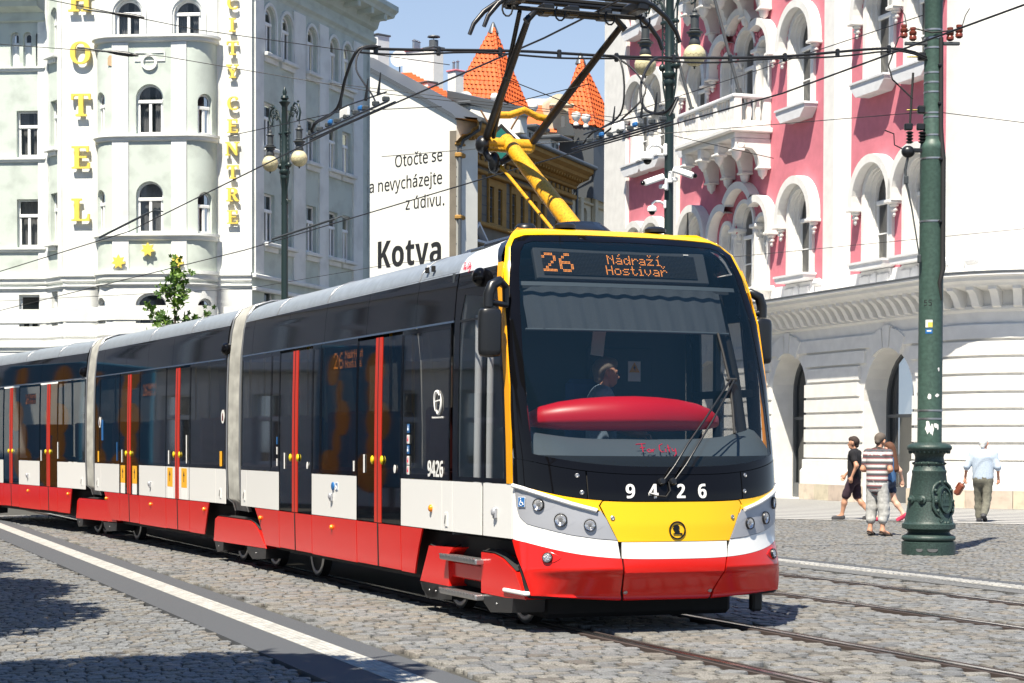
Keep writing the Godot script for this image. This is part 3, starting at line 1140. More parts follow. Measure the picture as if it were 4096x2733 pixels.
func tram_cab(t: Node3D) -> void:
	# destination display behind the windscreen
	var im := dot_screen(112, 17)
	dot_letter(im, "2", 0, 1, "", 2)
	dot_letter(im, "6", 12, 1, "", 2)
	var x := 47
	for q in [["N", ""], ["a", "acute"], ["d", ""], ["r", ""], ["a", ""], ["z", "caron"], ["i", "acute"]]:
		dot_letter(im, q[0], x, 1, q[1])
		x += 5 if q[0] in ["r", "i"] else 6
	x = 45
	for q in [["H", ""], ["o", ""], ["s", ""], ["t", ""], ["i", ""], ["v", ""], ["a", ""], ["r", "caron"]]:
		dot_letter(im, q[0], x, 9, q[1])
		x += 5 if q[0] in ["t", "i"] else 6
	var tilt := Transform3D(Basis(Vector3.RIGHT, deg_to_rad(-24)), Vector3(-.055, 3.165, -1.045))
	var d := node("destination_display", t, tilt)
	var b := B.new()
	b.cbox(Vector3(0.02, 0, -.04), Vector3(1.66, .31, .06), .01)
	obj("casing", b, M.cab_shade, d)
	b = B.new()
	b.quadt(Vector3(-.745, -.112, 0), Vector3(.735, -.112, 0), Vector3(.735, .112, 0), Vector3(-.745, .112, 0))
	obj("screen", b, screen_material(im, 1.1, Color(0.36, 0.38, 0.38)), d)
	b = B.new()
	b.cbox(Vector3(.66, .128, .0), Vector3(.05, .014, .004), .001)
	obj("maker_tag", b, M.sticker_white, d)
	# shelf and roller blind
	b = B.new()
	var sh := PackedVector2Array([Vector2(nu(-1.08, 2.985), 2.985), Vector2(nu(1.06, 2.985), 2.985), Vector2(nu(1.06, 3.0), 3.02), Vector2(nu(-1.08, 3.0), 3.02)])
	patch(b, sh, nose, .06, .1, -.07)
	obj("shelf", b, M.dash_grey, t)
	b = B.new()
	b.box(Vector3(0, 2.965, -1.15), Vector3(2.0, .06, .25))
	obj("shelf_board", b, M.cab_shade, t)
	b = B.new()
	var bl := PackedVector2Array()
	var blind_map := func(p: Vector2) -> Vector3:
		var o := nose(Vector2(nu(p.x, p.y), p.y))
		return o + Vector3(0, 0, -0.16 - 0.006 * sin(p.x * 37.0 + sin(p.y * 9.0)) - 0.004 * sin(p.x * 90.0) * (3.0 - p.y))
	patch(b, rect(-1.0, 2.575, .90, 2.96), blind_map, .02, .06)
	obj("sun_blind", b, M.blind_cloth, t)
	b = B.new()
	var bar := []
	for i in 9:
		bar.append(blind_map.call(Vector2(lerpf(-1.02, .92, i / 8.0), 2.572)))
	b.tube(bar, .012, 6)
	obj("blind_rail", b, M.dash_grey, t)
	# dashboard, red pod
	b = B.new()
	var rows := []
	for i in 7:
		var row := []
		for k in 25:
			var u := lerpf(-.93, .93, k / 24.0)
			var o := nose(Vector2(u, foot_of_glass(sin(u * PI / 2) * 1.2) + .03))
			var back: float = [0.03, 0.06, .16, .30, .45, .60, .85][i]
			var up: float = [-.06, .03, .11, .19, .25, .27, .25][i]
			row.append(Vector3(o.x * (1 - back * .06), o.y + up - .03 * absf(u), minf(o.z, -.18 - .1 * absf(u)) - back * (1.0 - .4 * absf(u))))
		rows.append(row)
	b.sheet(rows, false)
	obj("dashboard", b, M.dash_grey, t)
	b = B.new()
	rows = []
	for i in 13:
		var w := lerpf(-PI / 2, PI / 2, i / 12.0)
		var row := []
		for k in 24:
			var a := TAU * k / 24
			var rr := pow(maxf(0.0, cos(w)), 0.72)
			row.append(Vector3(sin(w) * .94, 1.775 + .035 * cos(w) + sin(a) * rr * (.20 if sin(a) > 0 else .11), -.86 - .14 * absf(sin(w)) - .1 * pow(sin(w), 2) + cos(a) * rr * .20))
		rows.append(row)
	b.sheet(rows, true, true)
	obj("dashboard_pod", b, M.pod_red, t)
	script_line("red_script", t, Transform3D(Basis(Vector3.RIGHT, deg_to_rad(-52)), Vector3(-.19, 1.52, -.33)), .36, M.script_red)
	# cab: floor, back wall with its door and warning sign, ceiling
	b = B.new()
	b.box(Vector3(0, .93, -1.5), Vector3(2.3, .05, 1.7))
	obj("cab_floor", b, M.cab_shade, t)
	b = B.new()
	b.box(Vector3(0, 1.95, -2.28), Vector3(2.36, 2.4, .04))
	obj("cab_wall", b, M.cab_shade, t)
	b = B.new()
	b.cbox(Vector3(.48, 1.75, -2.24), Vector3(.66, 1.5, .03), .01)
	obj("cab_door", b, M.cab_shade, t)
	b = B.new()
	b.cbox(Vector3(.62, 2.28, -2.22), Vector3(.13, .19, .006), .001)
	var sg := obj("warning_sign", b, M.sticker_white, t)
	b = B.new()
	b.prism(poly([-.055, 0, .055, 0, 0, .095]), 0, .003, Transform3D(Basis(), Vector3(.62, 2.27, -2.216)))
	obj("triangle", b, M.sticker_orange, sg)
	b = B.new()
	b.prism(poly([-.008, .075, .014, .042, .002, .042, .010, .012, -.014, .048, -.002, .048]), .003, .005, Transform3D(Basis(), Vector3(.62, 2.27, -2.216)))
	obj("bolt_mark", b, M.black_matt, sg)
	b = B.new()
	b.cbox(Vector3(.16, 2.62, -2.0), Vector3(.13, .42, .01), .002, Basis(Vector3.BACK, -0.12))
	obj("paper_sheet", b, M.sticker_white, t)
	b = B.new()
	b.box(Vector3(0, 3.36, -1.9), Vector3(1.9, .05, 1.1))
	obj("cab_ceiling", b, M.cab_shade, t)
	var seat := node("driver_seat", t, Transform3D(Basis(), Vector3(.02, 0, -1.78)))
	b = B.new()
	b.cbox(Vector3(0, 1.42, .12), Vector3(.5, .12, .48), .05)
	obj("cushion", b, M.seat_blue, seat)
	b = B.new()
	b.cbox(Vector3(0, 1.82, -.12), Vector3(.48, .74, .12), .05)
	obj("backrest", b, M.seat_blue, seat)
	b = B.new()
	b.cbox(Vector3(0, 1.15, .1), Vector3(.3, .42, .3), .04)
	obj("pedestal", b, M.cab_shade, seat)
	# pillar inside the left edge of the windscreen
	b = B.new()
	b.tube([Vector3(-1.08, 1.3, -.78), Vector3(-1.06, 2.2, -1.06), Vector3(-.97, 3.3, -1.42)], .055, 8)
	b.tube([Vector3(1.10, 1.3, -.82), Vector3(1.08, 2.2, -1.06), Vector3(.99, 3.3, -1.42)], .05, 8)
	obj("pillar", b, M.black_matt, t)
	# mirrors
	for s in [-1.0, 1.0]:
		var mr := node("mirror", t, Transform3D(Basis(Vector3.UP, 0.12 * s), Vector3(1.385 * s, 2.53, -.78 if s < 0 else -1.13)))
		b = B.new()
		var rr := []
		for i in 9:
			var y: float = [-.205, -.20, -.185, -.15, 0, .15, .185, .20, .205][i]
			var e: float = [.55, .8, .93, 1, 1, 1, .93, .8, .55][i]
			var row := []
			for k in 20:
				var a := TAU * k / 20
				var q := Vector2(cos(a), sin(a))
				q /= pow(pow(absf(q.x), 3.2) + pow(absf(q.y), 3.2), 1.0 / 3.2)
				row.append(Vector3(q.x * .098 * e, y, q.y * .075 * e))
			rr.append(row)
		b.sheet(rr, true, true)
		b.ball(Vector3(0, .2, 0), Vector3(.06, .012, .045), 12, 4)
		b.ball(Vector3(0, -.2, 0), Vector3(.06, .012, .045), 12, 4)
		obj("casing", b, M.black_plastic, mr)
		b = B.new()
		b.tube([Vector3(-.16 * s, .40, -.10), Vector3(-.09 * s, .44, -.03), Vector3(-.02 * s, .40, 0), Vector3(.01 * s, .32, 0), Vector3(.015 * s, .215, 0)], [.03, .042, .048, .048, .042], 10)
		b.tube([Vector3(-.17 * s, .24, -.10), Vector3(-.10 * s, .245, -.03), Vector3(-.01 * s, .26, 0)], .026, 8)
		b.tube([Vector3(-.16 * s, .40, -.10), Vector3(-.165 * s, .24, -.10)], .03, 8)
		obj("bracket", b, M.black_plastic, mr)
		b = B.new()
		b.cbox(Vector3(0, 0, -.078), Vector3(.16, .34, .004), .001)
		obj("mirror_glass", b, M.chrome, mr)


func tram_sides(t: Node3D, x1: Transform3D, x2: Transform3D, x3: Transform3D) -> void:
	# [section, [white panels], [red skirt pieces], [doors: z of the three joints], [windows], [upper panels]]
	var nose_edge := PackedVector2Array([Vector2(-.643, 1.245), Vector2(-.643, .785)])
	side_part("white_panel", PackedVector2Array([Vector2(-1.33, .785), Vector2(-.645, .785), Vector2(-.645, 1.245), Vector2(-1.33, 1.245)]), M.white_paint, t)
	for z in [[-2.135, -1.39], [-2.425, -2.15], [-3.655, -2.44], [-6.91, -5.18], [-9.98, -8.385], [-10.29, -9.99]]:
		side_part("white_panel", rect(z[0], .785, z[1], 1.245), M.white_paint, t)
	for z in [[-.88, -.42], [-2.27, -.90], [-3.64, -2.29], [-5.33, -3.66], [-8.08, -6.72], [-8.56, -8.10]]:
		side_part("white_panel", rect(z[0], .785, z[1], 1.245), M.white_paint, t, x2)
	for z in [[-2.25, -.36], [-5.22, -3.58], [-9.0, -6.56]]:
		side_part("white_panel", rect(z[0], .785, z[1], 1.245), M.white_paint, t, x3)
	# red skirts: shapes with the wheel arches cut away
	var y0 := .335
	var y1 := .778
	var front_arch := PackedVector2Array([Vector2(-3.655, y0), Vector2(-3.25, y0), Vector2(-3.20, .45), Vector2(-3.12, .60), Vector2(-3.0, y1), Vector2(-3.655, y1)])
	side_part("red_skirt", front_arch, M.red_paint, t)
	side_part("red_skirt", rect(-6.91, y0, -5.18, y1), M.red_paint, t)
	side_part("red_skirt", PackedVector2Array([Vector2(-9.06, y0), Vector2(-8.385, y0), Vector2(-8.385, y1), Vector2(-9.56, y1), Vector2(-9.36, .62), Vector2(-9.2, .48)]), M.red_paint, t)
	side_part("red_skirt", PackedVector2Array([Vector2(-2.27, y0), Vector2(-1.5, y0), Vector2(-1.42, .47), Vector2(-1.33, .63), Vector2(-1.23, y1), Vector2(-2.27, y1)]), M.red_paint, t, x2)
	side_part("red_skirt", rect(-5.33, y0, -3.66, y1), M.red_paint, t, x2)
	side_part("red_skirt", PackedVector2Array([Vector2(-7.36, y0), Vector2(-6.72, y0), Vector2(-6.72, y1), Vector2(-7.83, y1), Vector2(-7.62, .58)]), M.red_paint, t, x2)
	side_part("red_skirt", PackedVector2Array([Vector2(-2.25, y0), Vector2(-1.42, y0), Vector2(-1.36, .5), Vector2(-1.24, y1), Vector2(-2.25, y1)]), M.red_paint, t, x3)
	side_part("red_skirt", rect(-5.22, y0, -3.58, y1), M.red_paint, t, x3)
	side_part("red_skirt", rect(-9.0, y0, -6.56, y1), M.red_paint, t, x3)
	# doors
	side_door(t, x1, -5.165, -3.67, false)
	side_door(t, x1, -8.375, -6.925, false)
	side_door(t, x2, -3.65, -2.285, true)
	side_door(t, x2, -6.71, -5.345, true)
	side_door(t, x3, -3.57, -2.265, false)
	side_door(t, x3, -6.55, -5.235, false)
	# window band: posts and panes
	for q in [[x1, -3.66, -2.24], [x1, -6.57, -5.18], [x1, -6.915, -6.585], [x1, -8.77, -8.385], [x1, -10.29, -8.785], [x2, -2.275, -.40], [x2, -5.335, -3.66], [x2, -8.20, -6.72], [x2, -8.56, -8.21], [x3, -2.255, -.36], [x3, -5.225, -3.58], [x3, -9.0, -6.56]]:
		var w := side_part("window", rect(q[1] + .02, 1.285, q[2] - .02, 2.655), M.side_glass, t, q[0], -.004, 0.0)
		side_part("rubber_frame", rect(q[1], 1.252, q[2], 2.69), M.black_gloss, w, Transform3D(), .0, .012, [rect(q[1] + .03, 1.295, q[2] - .03, 2.645)])
	# upper black band
	for q in [[x1, [-10.29, -9.78, -8.06, -6.47, -4.88, -3.27, -2.16]], [x2, [-8.56, -8.0, -6.32, -4.84, -3.32, -1.84, -.40]], [x3, [-9.0, -6.9, -5.2, -3.5, -1.9, -.36]]]:
		for i in q[1].size() - 1:
			side_part("black_panel", rect(q[1][i] + .004, 2.715, q[1][i + 1] - .004, 3.138), M.black_gloss, t, q[0], .002)
		side_part("trim_strip", rect(q[1][0], 2.692, q[1][-1], 2.711), M.trim_blue, t, q[0], .008, .01)
	# cab side: dark cladding, door window, quarter light
	var clad := PackedVector2Array([Vector2(-2.14, 1.25), Vector2(-.775, 1.25), Vector2(-.79, 1.6), Vector2(-.85, 2.1), Vector2(-.99, 2.66), Vector2(-1.20, 3.14), Vector2(-2.14, 3.14)])
	var door_hole := PackedVector2Array([Vector2(-2.0, 1.29), Vector2(-1.38, 1.29), Vector2(-1.38, 2.88), Vector2(-1.92, 2.93), Vector2(-2.0, 2.7)])
	var quarter := PackedVector2Array([Vector2(-1.30, 1.29), Vector2(-.82, 1.29), Vector2(-.83, 1.6), Vector2(-.90, 2.1), Vector2(-1.03, 2.62), Vector2(-1.10, 2.83), Vector2(-1.30, 2.87)])
	side_part("cab_cladding", clad, M.black_gloss, t, x1, .0, .015, [door_hole, quarter])
	side_part("cab_door_window", door_hole, M.cab_glass, t, x1, -.004, 0.0)
	side_part("quarter_window", quarter, M.cab_glass, t, x1, -.004, 0.0)
	side_part("window_bar", rect(-2.0, 2.685, -1.38, 2.705), M.black_plastic, t, x1, .004, .01)
	# cab handrails seen through the glass
	for z in [-1.92, -1.62, -1.02]:
		var hb := B.new()
		hb.tube([Vector3(-1.08, 1.0, z), Vector3(-1.06, 2.75, z)], .035, 8)
		obj("handrail", hb, M.roof_white, t)
	# right side, plain: never faces the street seen here
	for q in [[x1, 0.66, 10.29], [x2, .4, 8.56], [x3, .36, 9.0]]:
		for s in [["white_panel", .785, 1.245, M.white_paint], ["red_skirt", .335, .778, M.red_paint], ["black_panel", 2.70, 3.138, M.black_gloss]]:
			var b := B.new()
			patch(b, rect(q[1] + (0.45 if s[1] > 2 and q[1] > .5 else 0.0), s[1], q[2], s[2]), right_side, 1.2, .2, 0, .015)
			obj(s[0], b, s[3], t, q[0])
		var b2 := B.new()
		var z0: float = q[1]
		patch(b2, rect(2.3 if q[1] > .5 else z0, 1.25, q[2], 2.70), right_side, 1.2, .3, -.003, 0)
		obj("window", b2, M.side_glass, t, q[0])
	var rb := B.new()
	patch(rb, PackedVector2Array([Vector2(.78, 1.25), Vector2(2.3, 1.25), Vector2(2.3, 3.14), Vector2(1.25, 3.14), Vector2(1.0, 2.66), Vector2(.86, 2.1)]), right_side, .5, .3, 0, .02, [PackedVector2Array([Vector2(.98, 1.42), Vector2(2.0, 1.42), Vector2(2.0, 2.72), Vector2(1.18, 2.72)])])
	obj("cab_cladding", rb, M.black_gloss, t)
	rb = B.new()
	patch(rb, PackedVector2Array([Vector2(.98, 1.42), Vector2(2.0, 1.42), Vector2(2.0, 2.72), Vector2(1.18, 2.72)]), right_side, .5, .3, -.004, 0)
	obj("cab_door_window", rb, M.cab_glass, t)
	rb = B.new()
	rb.box(Vector3(1.19, 2.05, -1.5), Vector3(.05, .07, 1.1))
	rb.box(Vector3(1.19, 2.05, -1.62), Vector3(.05, 1.35, .06))
	obj("window_bar", rb, M.black_plastic, t)
	# roofs
	var arch := [Vector2(1.165, 3.142), Vector2(1.135, 3.22), Vector2(1.08, 3.29), Vector2(1.0, 3.345), Vector2(.90, 3.385), Vector2(.76, 3.41), Vector2(.5, 3.43), Vector2(0, 3.44)]
	for q in [[x1, -10.29, -2.16, "silver_roof"], [x2, -8.56, -.4, "silver_roof"], [x3, -9.4, -.36, "silver_roof"]]:
		for s in [-1.0, 1.0]:
			var b := B.new()
			var rows := []
			for z in [q[1], q[2]]:
				var row := []
				for p in arch:
					row.append(Vector3(p.x * s, p.y, z))
				rows.append(row)
			b.sheet(rows, s > 0)
			obj("roof_shell", b, M[q[3]], t, q[0])
			if s < 0:
				for k in 3:
					b = B.new()
					b.tube([Vector3(-1.157 + .010 * k, 3.160 + .022 * k, q[1] + .02), Vector3(-1.157 + .010 * k, 3.160 + .022 * k, q[2] - .02)], .0035, 4)
					obj("roof_rib", b, M.steel, t, q[0])
				for z in ([-3.3, -6.5, -8.7] if q[1] < -10 else [-2.4, -4.9]):
					b = B.new()
					var seam := []
					for p in arch:
						seam.append(Vector3(p.x * s * 1.003, p.y + .003, z))
					b.tube(seam, .006, 4)
					obj("roof_seam", b, M.steel, t, q[0])
	for z in [-2.92, -3.10]:
		var b := B.new()
		b.cbox(Vector3(-1.155, 3.245, z), Vector3(.03, .055, .05), .004)
		obj("roof_inlet", b, M.black_matt, t)
	# roof over the cab: white shoulder, navy front
	for s in [-1.0, 1.0]:
		for q in [[-2.155, -1.36, "roof_white", 0], [-1.36, -1.2, "roof_navy", 0]]:
			var b := B.new()
			var rows := []
			for i in 9:
				var k := i / 8.0
				var row := []
				for j in arch.size():
					var p: Vector2 = arch[j]
					var z0 := lerpf(-2.16, -2.16, k)
					var e: float = j / float(arch.size() - 1)
					var edge: float = -1.28 - 0.62 * pow(e * 1.15, 1.2)
					var zz := lerpf(-2.16, edge, k) if q[2] == "roof_white" else lerpf(edge, -1.22 - e * .42, k)
					row.append(Vector3(p.x * s * (1.0 - .05 * clampf((zz + 1.6) / .4, 0, 1)), p.y + .055 * clampf((zz + 2.1) / .6, 0, 1) * e, zz))
				rows.append(row)
			b.sheet(rows, s > 0)
			obj("roof_shoulder", b, M[q[2]], t)
	script_line("red_script", t, Transform3D(Basis(Vector3(0, 0, 1), Vector3(.25, .97, 0).normalized(), Vector3(-.97, .25, 0)), Vector3(-1.165, 3.165, -2.08)), .22, M.script_red)
	var inner := B.new()
	inner.cbox(Vector3(0, 3.42, -2.1), Vector3(1.3, .13, .5), .04)
	inner.cbox(Vector3(.0, 3.46, -3.2), Vector3(1.1, .12, 1.2), .04)
	obj("roof_box", inner, M.roof_navy, t)
	for q in [[-.35, -1.62, .05], [.55, -1.62, .05], [.86, -1.58, .22], [-.62, -1.9, .06]]:
		var b := B.new()
		if q[2] > .1:
			b.tube([Vector3(q[0], 3.5, q[1]), Vector3(q[0], 3.5 + q[2], q[1])], [.012, .006], 6)
		else:
			b.lathe([Vector2(.10, 0), Vector2(.10, .03), Vector2(.07, q[2]), Vector2(0, q[2])], 14, Transform3D(Basis(), Vector3(q[0], 3.53, q[1])))
		obj("antenna", b, M.black_plastic, t)
	# bellows between the sections
	bellows(t, x1, x2, -10.30, -.40)
	bellows(t, x2, x3, -8.57, -.35)
	# under the floor
	for q in [[x1, -9.9, -.9], [x2, -8.5, -.5], [x3, -9.0, -.5]]:
		var b := B.new()
		b.cbox(Vector3(0, .52, (q[1] + q[2]) / 2), Vector3(2.1, .5, q[2] - q[1]), .03)
		obj("underframe", b, M.black_matt, t, q[0])
		b = B.new()
		b.box(Vector3(-1.0, .30, (q[1] + q[2]) / 2 - .4), Vector3(.08, .07, (q[2] - q[1]) * .62))
		obj("sill_beam", b, M.rubber, t, q[0])
		b = B.new()
		b.box(Vector3(0, 3.2, (q[1] + q[2]) / 2), Vector3(2.2, .06, q[2] - q[1] - 1.0))
		obj("ceiling", b, M.cab_shade, t, q[0])
		b = B.new()
		b.box(Vector3(0, .8, (q[1] + q[2]) / 2), Vector3(2.3, .06, q[2] - q[1] - .6))
		obj("floor", b, M.cab_shade, t, q[0])
	# wheels
	for q in [[x1, -1.35], [x1, -3.05], [x1, -8.1], [x2, .55], [x2, -.95], [x2, -7.2], [x2, -9.6], [x3, -1.0]]:
		var w := node("wheel", t, q[0] * Transform3D(Basis(Vector3.BACK, PI / 2), Vector3(-.78, .30, q[1])))
		var b := B.new()
		b.lathe([Vector2(.0, -.05), Vector2(.3, -.05), Vector2(.3, .05), Vector2(.26, .06), Vector2(.20, .03), Vector2(0, .03)], 24)
		obj("disc", b, M.rubber, w)
		b = B.new()
		b.lathe([Vector2(.235, .055), Vector2(.26, .063), Vector2(.295, .058), Vector2(.302, .05)], 24)
		obj("tyre_ring", b, M.steel, w)
	# seats, poles and a passenger's red jacket behind the glass
	for q in [[x1, [-3.0, -5.6, -6.4, -9.2, -9.9]], [x2, [-1.2, -1.9, -4.1, -4.9, -7.5]], [x3, [-1.2, -4.2, -4.9]]]:
		for z in q[1]:
			var s := node("passenger_seat", t, q[0] * Transform3D(Basis(), Vector3(-.75, .83, z)))
			var b := B.new()
			b.cbox(Vector3(0, .45, 0), Vector3(.75, .08, .42), .03)
			b.cbox(Vector3(0, .22, 0), Vector3(.4, .42, .2), .02)
			obj("cushion", b, M.seat_red, s)
			b = B.new()
			b.cbox(Vector3(0, .80, -.22), Vector3(.75, .62, .07), .03)
			obj("backrest", b, M.seat_red, s)
			b = B.new()
			b.tube([Vector3(.36, 0, -.22), Vector3(.36, 2.3, -.22)], .018, 6)
			obj("pole", b, M.button_yellow, s)
	# lamps and fittings on the side
	for q in [[x1, -2.73, .98, .035], [x1, -6.09, .67, .028], [x1, -9.27, .66, .028], [x2, -1.48, .68, .028], [x2, -4.58, .66, .028], [x2, -7.66, .67, .028], [x3, -1.5, .68, .028], [x3, -4.49, .67, .028]]:
		var b := B.new()
		b.lathe([Vector2(q[3], 0), Vector2(q[3], .012), Vector2(q[3] * .7, .026), Vector2(0, .030)], 14, side_frame(q[1], q[2], 0, q[0]) * rot(Vector3.RIGHT, 90))
		obj("side_marker", b, M.amber, t)
	for q in [[x1, -6.08, 1.0], [x1, -1.01, .99], [x2, -4.58, .96], [x3, -4.48, .96]]:
		var b := B.new()
		var f := side_frame(q[1], q[2], 0, q[0])
		b.cbox(f * Vector3(0, 0, .012), Vector3(.075, .10, .024), .012, f.basis)
		b.ball(f * Vector3(0, .01, .02), Vector3(.032, .04, .028), 10, 8, f.basis)
		obj("indicator", b, M.grey_panel, t)
	access_sign(t, side_frame(-5.9, 1.12, .003), .10, .085)
	var bd := B.new()
	bd.lathe([Vector2(.045, 0), Vector2(.045, .012), Vector2(.035, .018), Vector2(0, .014)], 18, side_frame(-6.03, 1.12) * rot(Vector3.RIGHT, 90))
	obj("push_button", bd, M.sticker_blue, t)
	text("number_digits", "9426", .15, .003, M.sticker_white, t, side_frame(-2.84, 1.275, .004), "Droid Sans", 700)
	# round operator mark and small pictograms
	bd = B.new()
	var lf := side_frame(-2.555, 1.97, .004)
	for k in 2:
		var pts := []
		for i in 14:
			var a := deg_to_rad(lerpf(40 + k * 180, 230 + k * 180, i / 13.0))
			pts.append(lf * Vector3(cos(a) * .075 + (.02 if k else -.02), sin(a) * .105, 0))
		bd.tube(pts, [.004, .010, .013, .015, .016, .016, .016, .015, .013, .011, .009, .007, .005, .003], 5)
	bd.tube([lf * Vector3(-.06, .01, 0), lf * Vector3(.065, .02, 0)], .008, 5)
	obj("round_mark", bd, M.sticker_white, t)
	text("operator_words", "Dopravní podnik hl. m. Prahy", .018, .002, M.sticker_white, t, side_frame(-2.555, 1.825, .004), "Droid Sans", 400, HORIZONTAL_ALIGNMENT_CENTER)
	for q in [[1.735, "sticker_blue"], [1.63, "sticker_white"], [1.53, "sticker_blue"], [1.425, "sticker_white"], [1.33, "sticker_white"]]:
		bd = B.new()
		var f := side_frame(-3.42, q[0], .004)
		bd.cbox(f.origin, Vector3(.075, .085, .003), .001, f.basis)
		var s := obj("pictogram", bd, M[q[1]], t)
		bd = B.new()
		bd.ball(f * Vector3(0, .02, .003), Vector3(.01, .01, .002), 8, 4, f.basis)
		bd.tube([f * Vector3(0, .008, .003), f * Vector3(0, -.02, .003)], .009, 5)
		obj("figure", bd, M.sticker_white if q[1] == "sticker_blue" else M.script_red, s)
	for q in [[x1, -8.10, 1.38, .05, .19, "sticker_white"], [x1, -4.88, 1.38, .05, .19, "sticker_white"], [x1, -5.25, 1.35, .05, .11, "sticker_white"], [x1, -8.45, 1.62, .045, .09, "sticker_blue"], [x1, -8.45, 1.50, .045, .09, "sticker_white"], [x1, -8.45, 1.36, .045, .09, "sticker_white"], [x2, -8.26, 1.36, .10, .18, "sticker_orange"], [x2, -.61, 1.38, .11, .20, "sticker_orange"], [x2, -2.42, 1.5, .05, .4, "sticker_white"], [x2, -3.45, 1.38, .06, .2, "sticker_white"], [x2, -6.5, 1.38, .06, .2, "sticker_white"], [x2, -6.85, 1.45, .05, .3, "sticker_blue"], [x3, -3.44, 1.35, .06, .2, "sticker_white"], [x3, -2.2, 1.45, .05, .3, "sticker_white"], [x2, -7.95, 1.8, .14, .34, "sticker_blue"]]:
		bd = B.new()
		var f := side_frame(q[1], q[2], .004, q[0])
		bd.cbox(f.origin, Vector3(q[3], q[4], .003), .001, f.basis)
		obj("sticker", bd, M[q[5]], t)
	for q in [[x2, -.52, 1.94], [x2, -8.15, 1.93], [x1, -3.84, 1.335], [x1, -7.08, 1.335]]:
		bd = B.new()
		var f := side_frame(q[1], q[2], .003, q[0])
		var e: float = .145 if q[2] > 1.5 else .065
		bd.lathe([Vector2(.55, 0), Vector2(.55, .004), Vector2(0, .005)], 20, f * Transform3D(Basis(), Vector3.ZERO).scaled(Vector3(e, e * 1.15, 1)) * rot(Vector3.RIGHT, 90))
		var s := obj("round_sticker", bd, M.sticker_white, t)
		if q[2] > 1.5:
			bd = B.new()
			bd.prism(poly([-.03, -.055, .03, -.055, .03, .01, .02, .01, .02, .05, .006, .02, .0, .055, -.006, .02, -.02, .05, -.02, .01, -.03, .01]), .004, .006, f)
			obj("crest", bd, M.seat_red, s)
	# little latches on the white end panels, camera domes
	for q in [[x1, -2.30, .89], [x1, -10.1, .92], [x2, -.64, .92], [x2, -8.33, .92], [x3, -.55, .92]]:
		bd = B.new()
		var f := side_frame(q[1], q[2], .0, q[0])
		bd.cbox(f * Vector3(0, 0, .004), Vector3(.07, .13, .006), .002, f.basis)
		var s := obj("latch_plate", bd, M.white_paint, t)
		bd = B.new()
		bd.tube([f * Vector3(.0, .04, .012), f * Vector3(-.02, -.04, .014)], .006, 5)
		obj("key_lever", bd, M.steel, s)
	for q in [[x1, -1.52, 3.06], [x2, -.37, 2.83], [x3, -.45, 2.81]]:
		bd = B.new()
		var f := side_frame(q[1], q[2], .0, q[0])
		bd.ball(f * Vector3(0, 0, .02), Vector3(.085, .085, .075), 16, 10, f.basis)
		obj("camera_dome", bd, M.black_gloss, t)
	# red number lamps behind the side glass
	var im := dot_screen(64, 16)
	dot_letter(im, "2", 0, 1, "", 2)
	dot_letter(im, "6", 12, 1, "", 2)
	var x := 26
	for ch in ["N", "a", "d", "r", "H", "o", "s", "t"]:
		dot_letter(im, ch, x, 0)
		x += 5
	x = 26
	for ch in ["H", "o", "s", "t", "i", "v", "a"]:
		dot_letter(im, ch, x, 8)
		x += 5
	var sm := screen_material(im, 2.2, Color(0.012, 0.012, 0.012))
	for q in [[x1, -5.7, .55, 2.49], [x2, -4.9, .42, 2.40], [x3, -4.5, .42, 2.42]]:
		bd = B.new()
		var f := side_frame(q[1], q[3], -.05, q[0])
		var h: float = q[2]
		bd.quadt(f * Vector3(-h, -.1, 0), f * Vector3(h, -.1, 0), f * Vector3(h, .1, 0), f * Vector3(-h, .1, 0))
		obj("display_screen", bd, sm, t)
	# bogie covers
	bogie_cover(t, x1, [-3.16, .27, -2.9, .62, -2.21, .635, -2.36, .56, -2.32, .27], true, true)
	bogie_cover(t, x1, [-1.47, .27, -.88, .27, -.40, .285, -.64, .50, -.95, .60, -1.17, .63, -1.47, .63], false, true)
	for q in [[.575, .53], [.26, .22]]:
		var b := B.new()
		b.cbox(Vector3(-1.21, q[0] - .03, -1.9), Vector3(.13, .05, .98), .01)
		for k in 12:
			b.box(Vector3(-1.275, q[0] - .004, -2.35 + k * .08), Vector3(.02, .012, .04))
		obj("step", b, M.steel, t)
	var br := B.new()
	br.cbox(Vector3(-1.14, .43, -1.9), Vector3(.05, .14, .9), .01)
	obj("step_panel", br, M.red_paint, t)
	br = B.new()
	br.cbox(Vector3(-1.19, .335, -.64), Vector3(.06, .035, .52), .01)
	obj("white_reflector", br, M.sticker_white, t)
	bogie_cover(t, Transform3D(Basis(Vector3.UP, deg_to_rad(1.2)), Vector3(.225, 0, 0)), [-11.93, .26, -9.26, .28, -9.62, .49, -9.85, .57, -10.05, .60, -11.7, .60, -11.85, .56], true, true)
	bogie_cover(t, x2 * Transform3D(Basis(Vector3.UP, deg_to_rad(1.4)), Vector3(.22, 0, 0)), [-10.2, .26, -7.26, .29, -7.62, .50, -7.85, .60, -8.0, .63, -9.95, .62, -10.1, .57], true, true)
	bogie_cover(t, x3, [-11.4, .27, -7.6, .29, -7.95, .55, -8.15, .62, -11.2, .62], true, true)


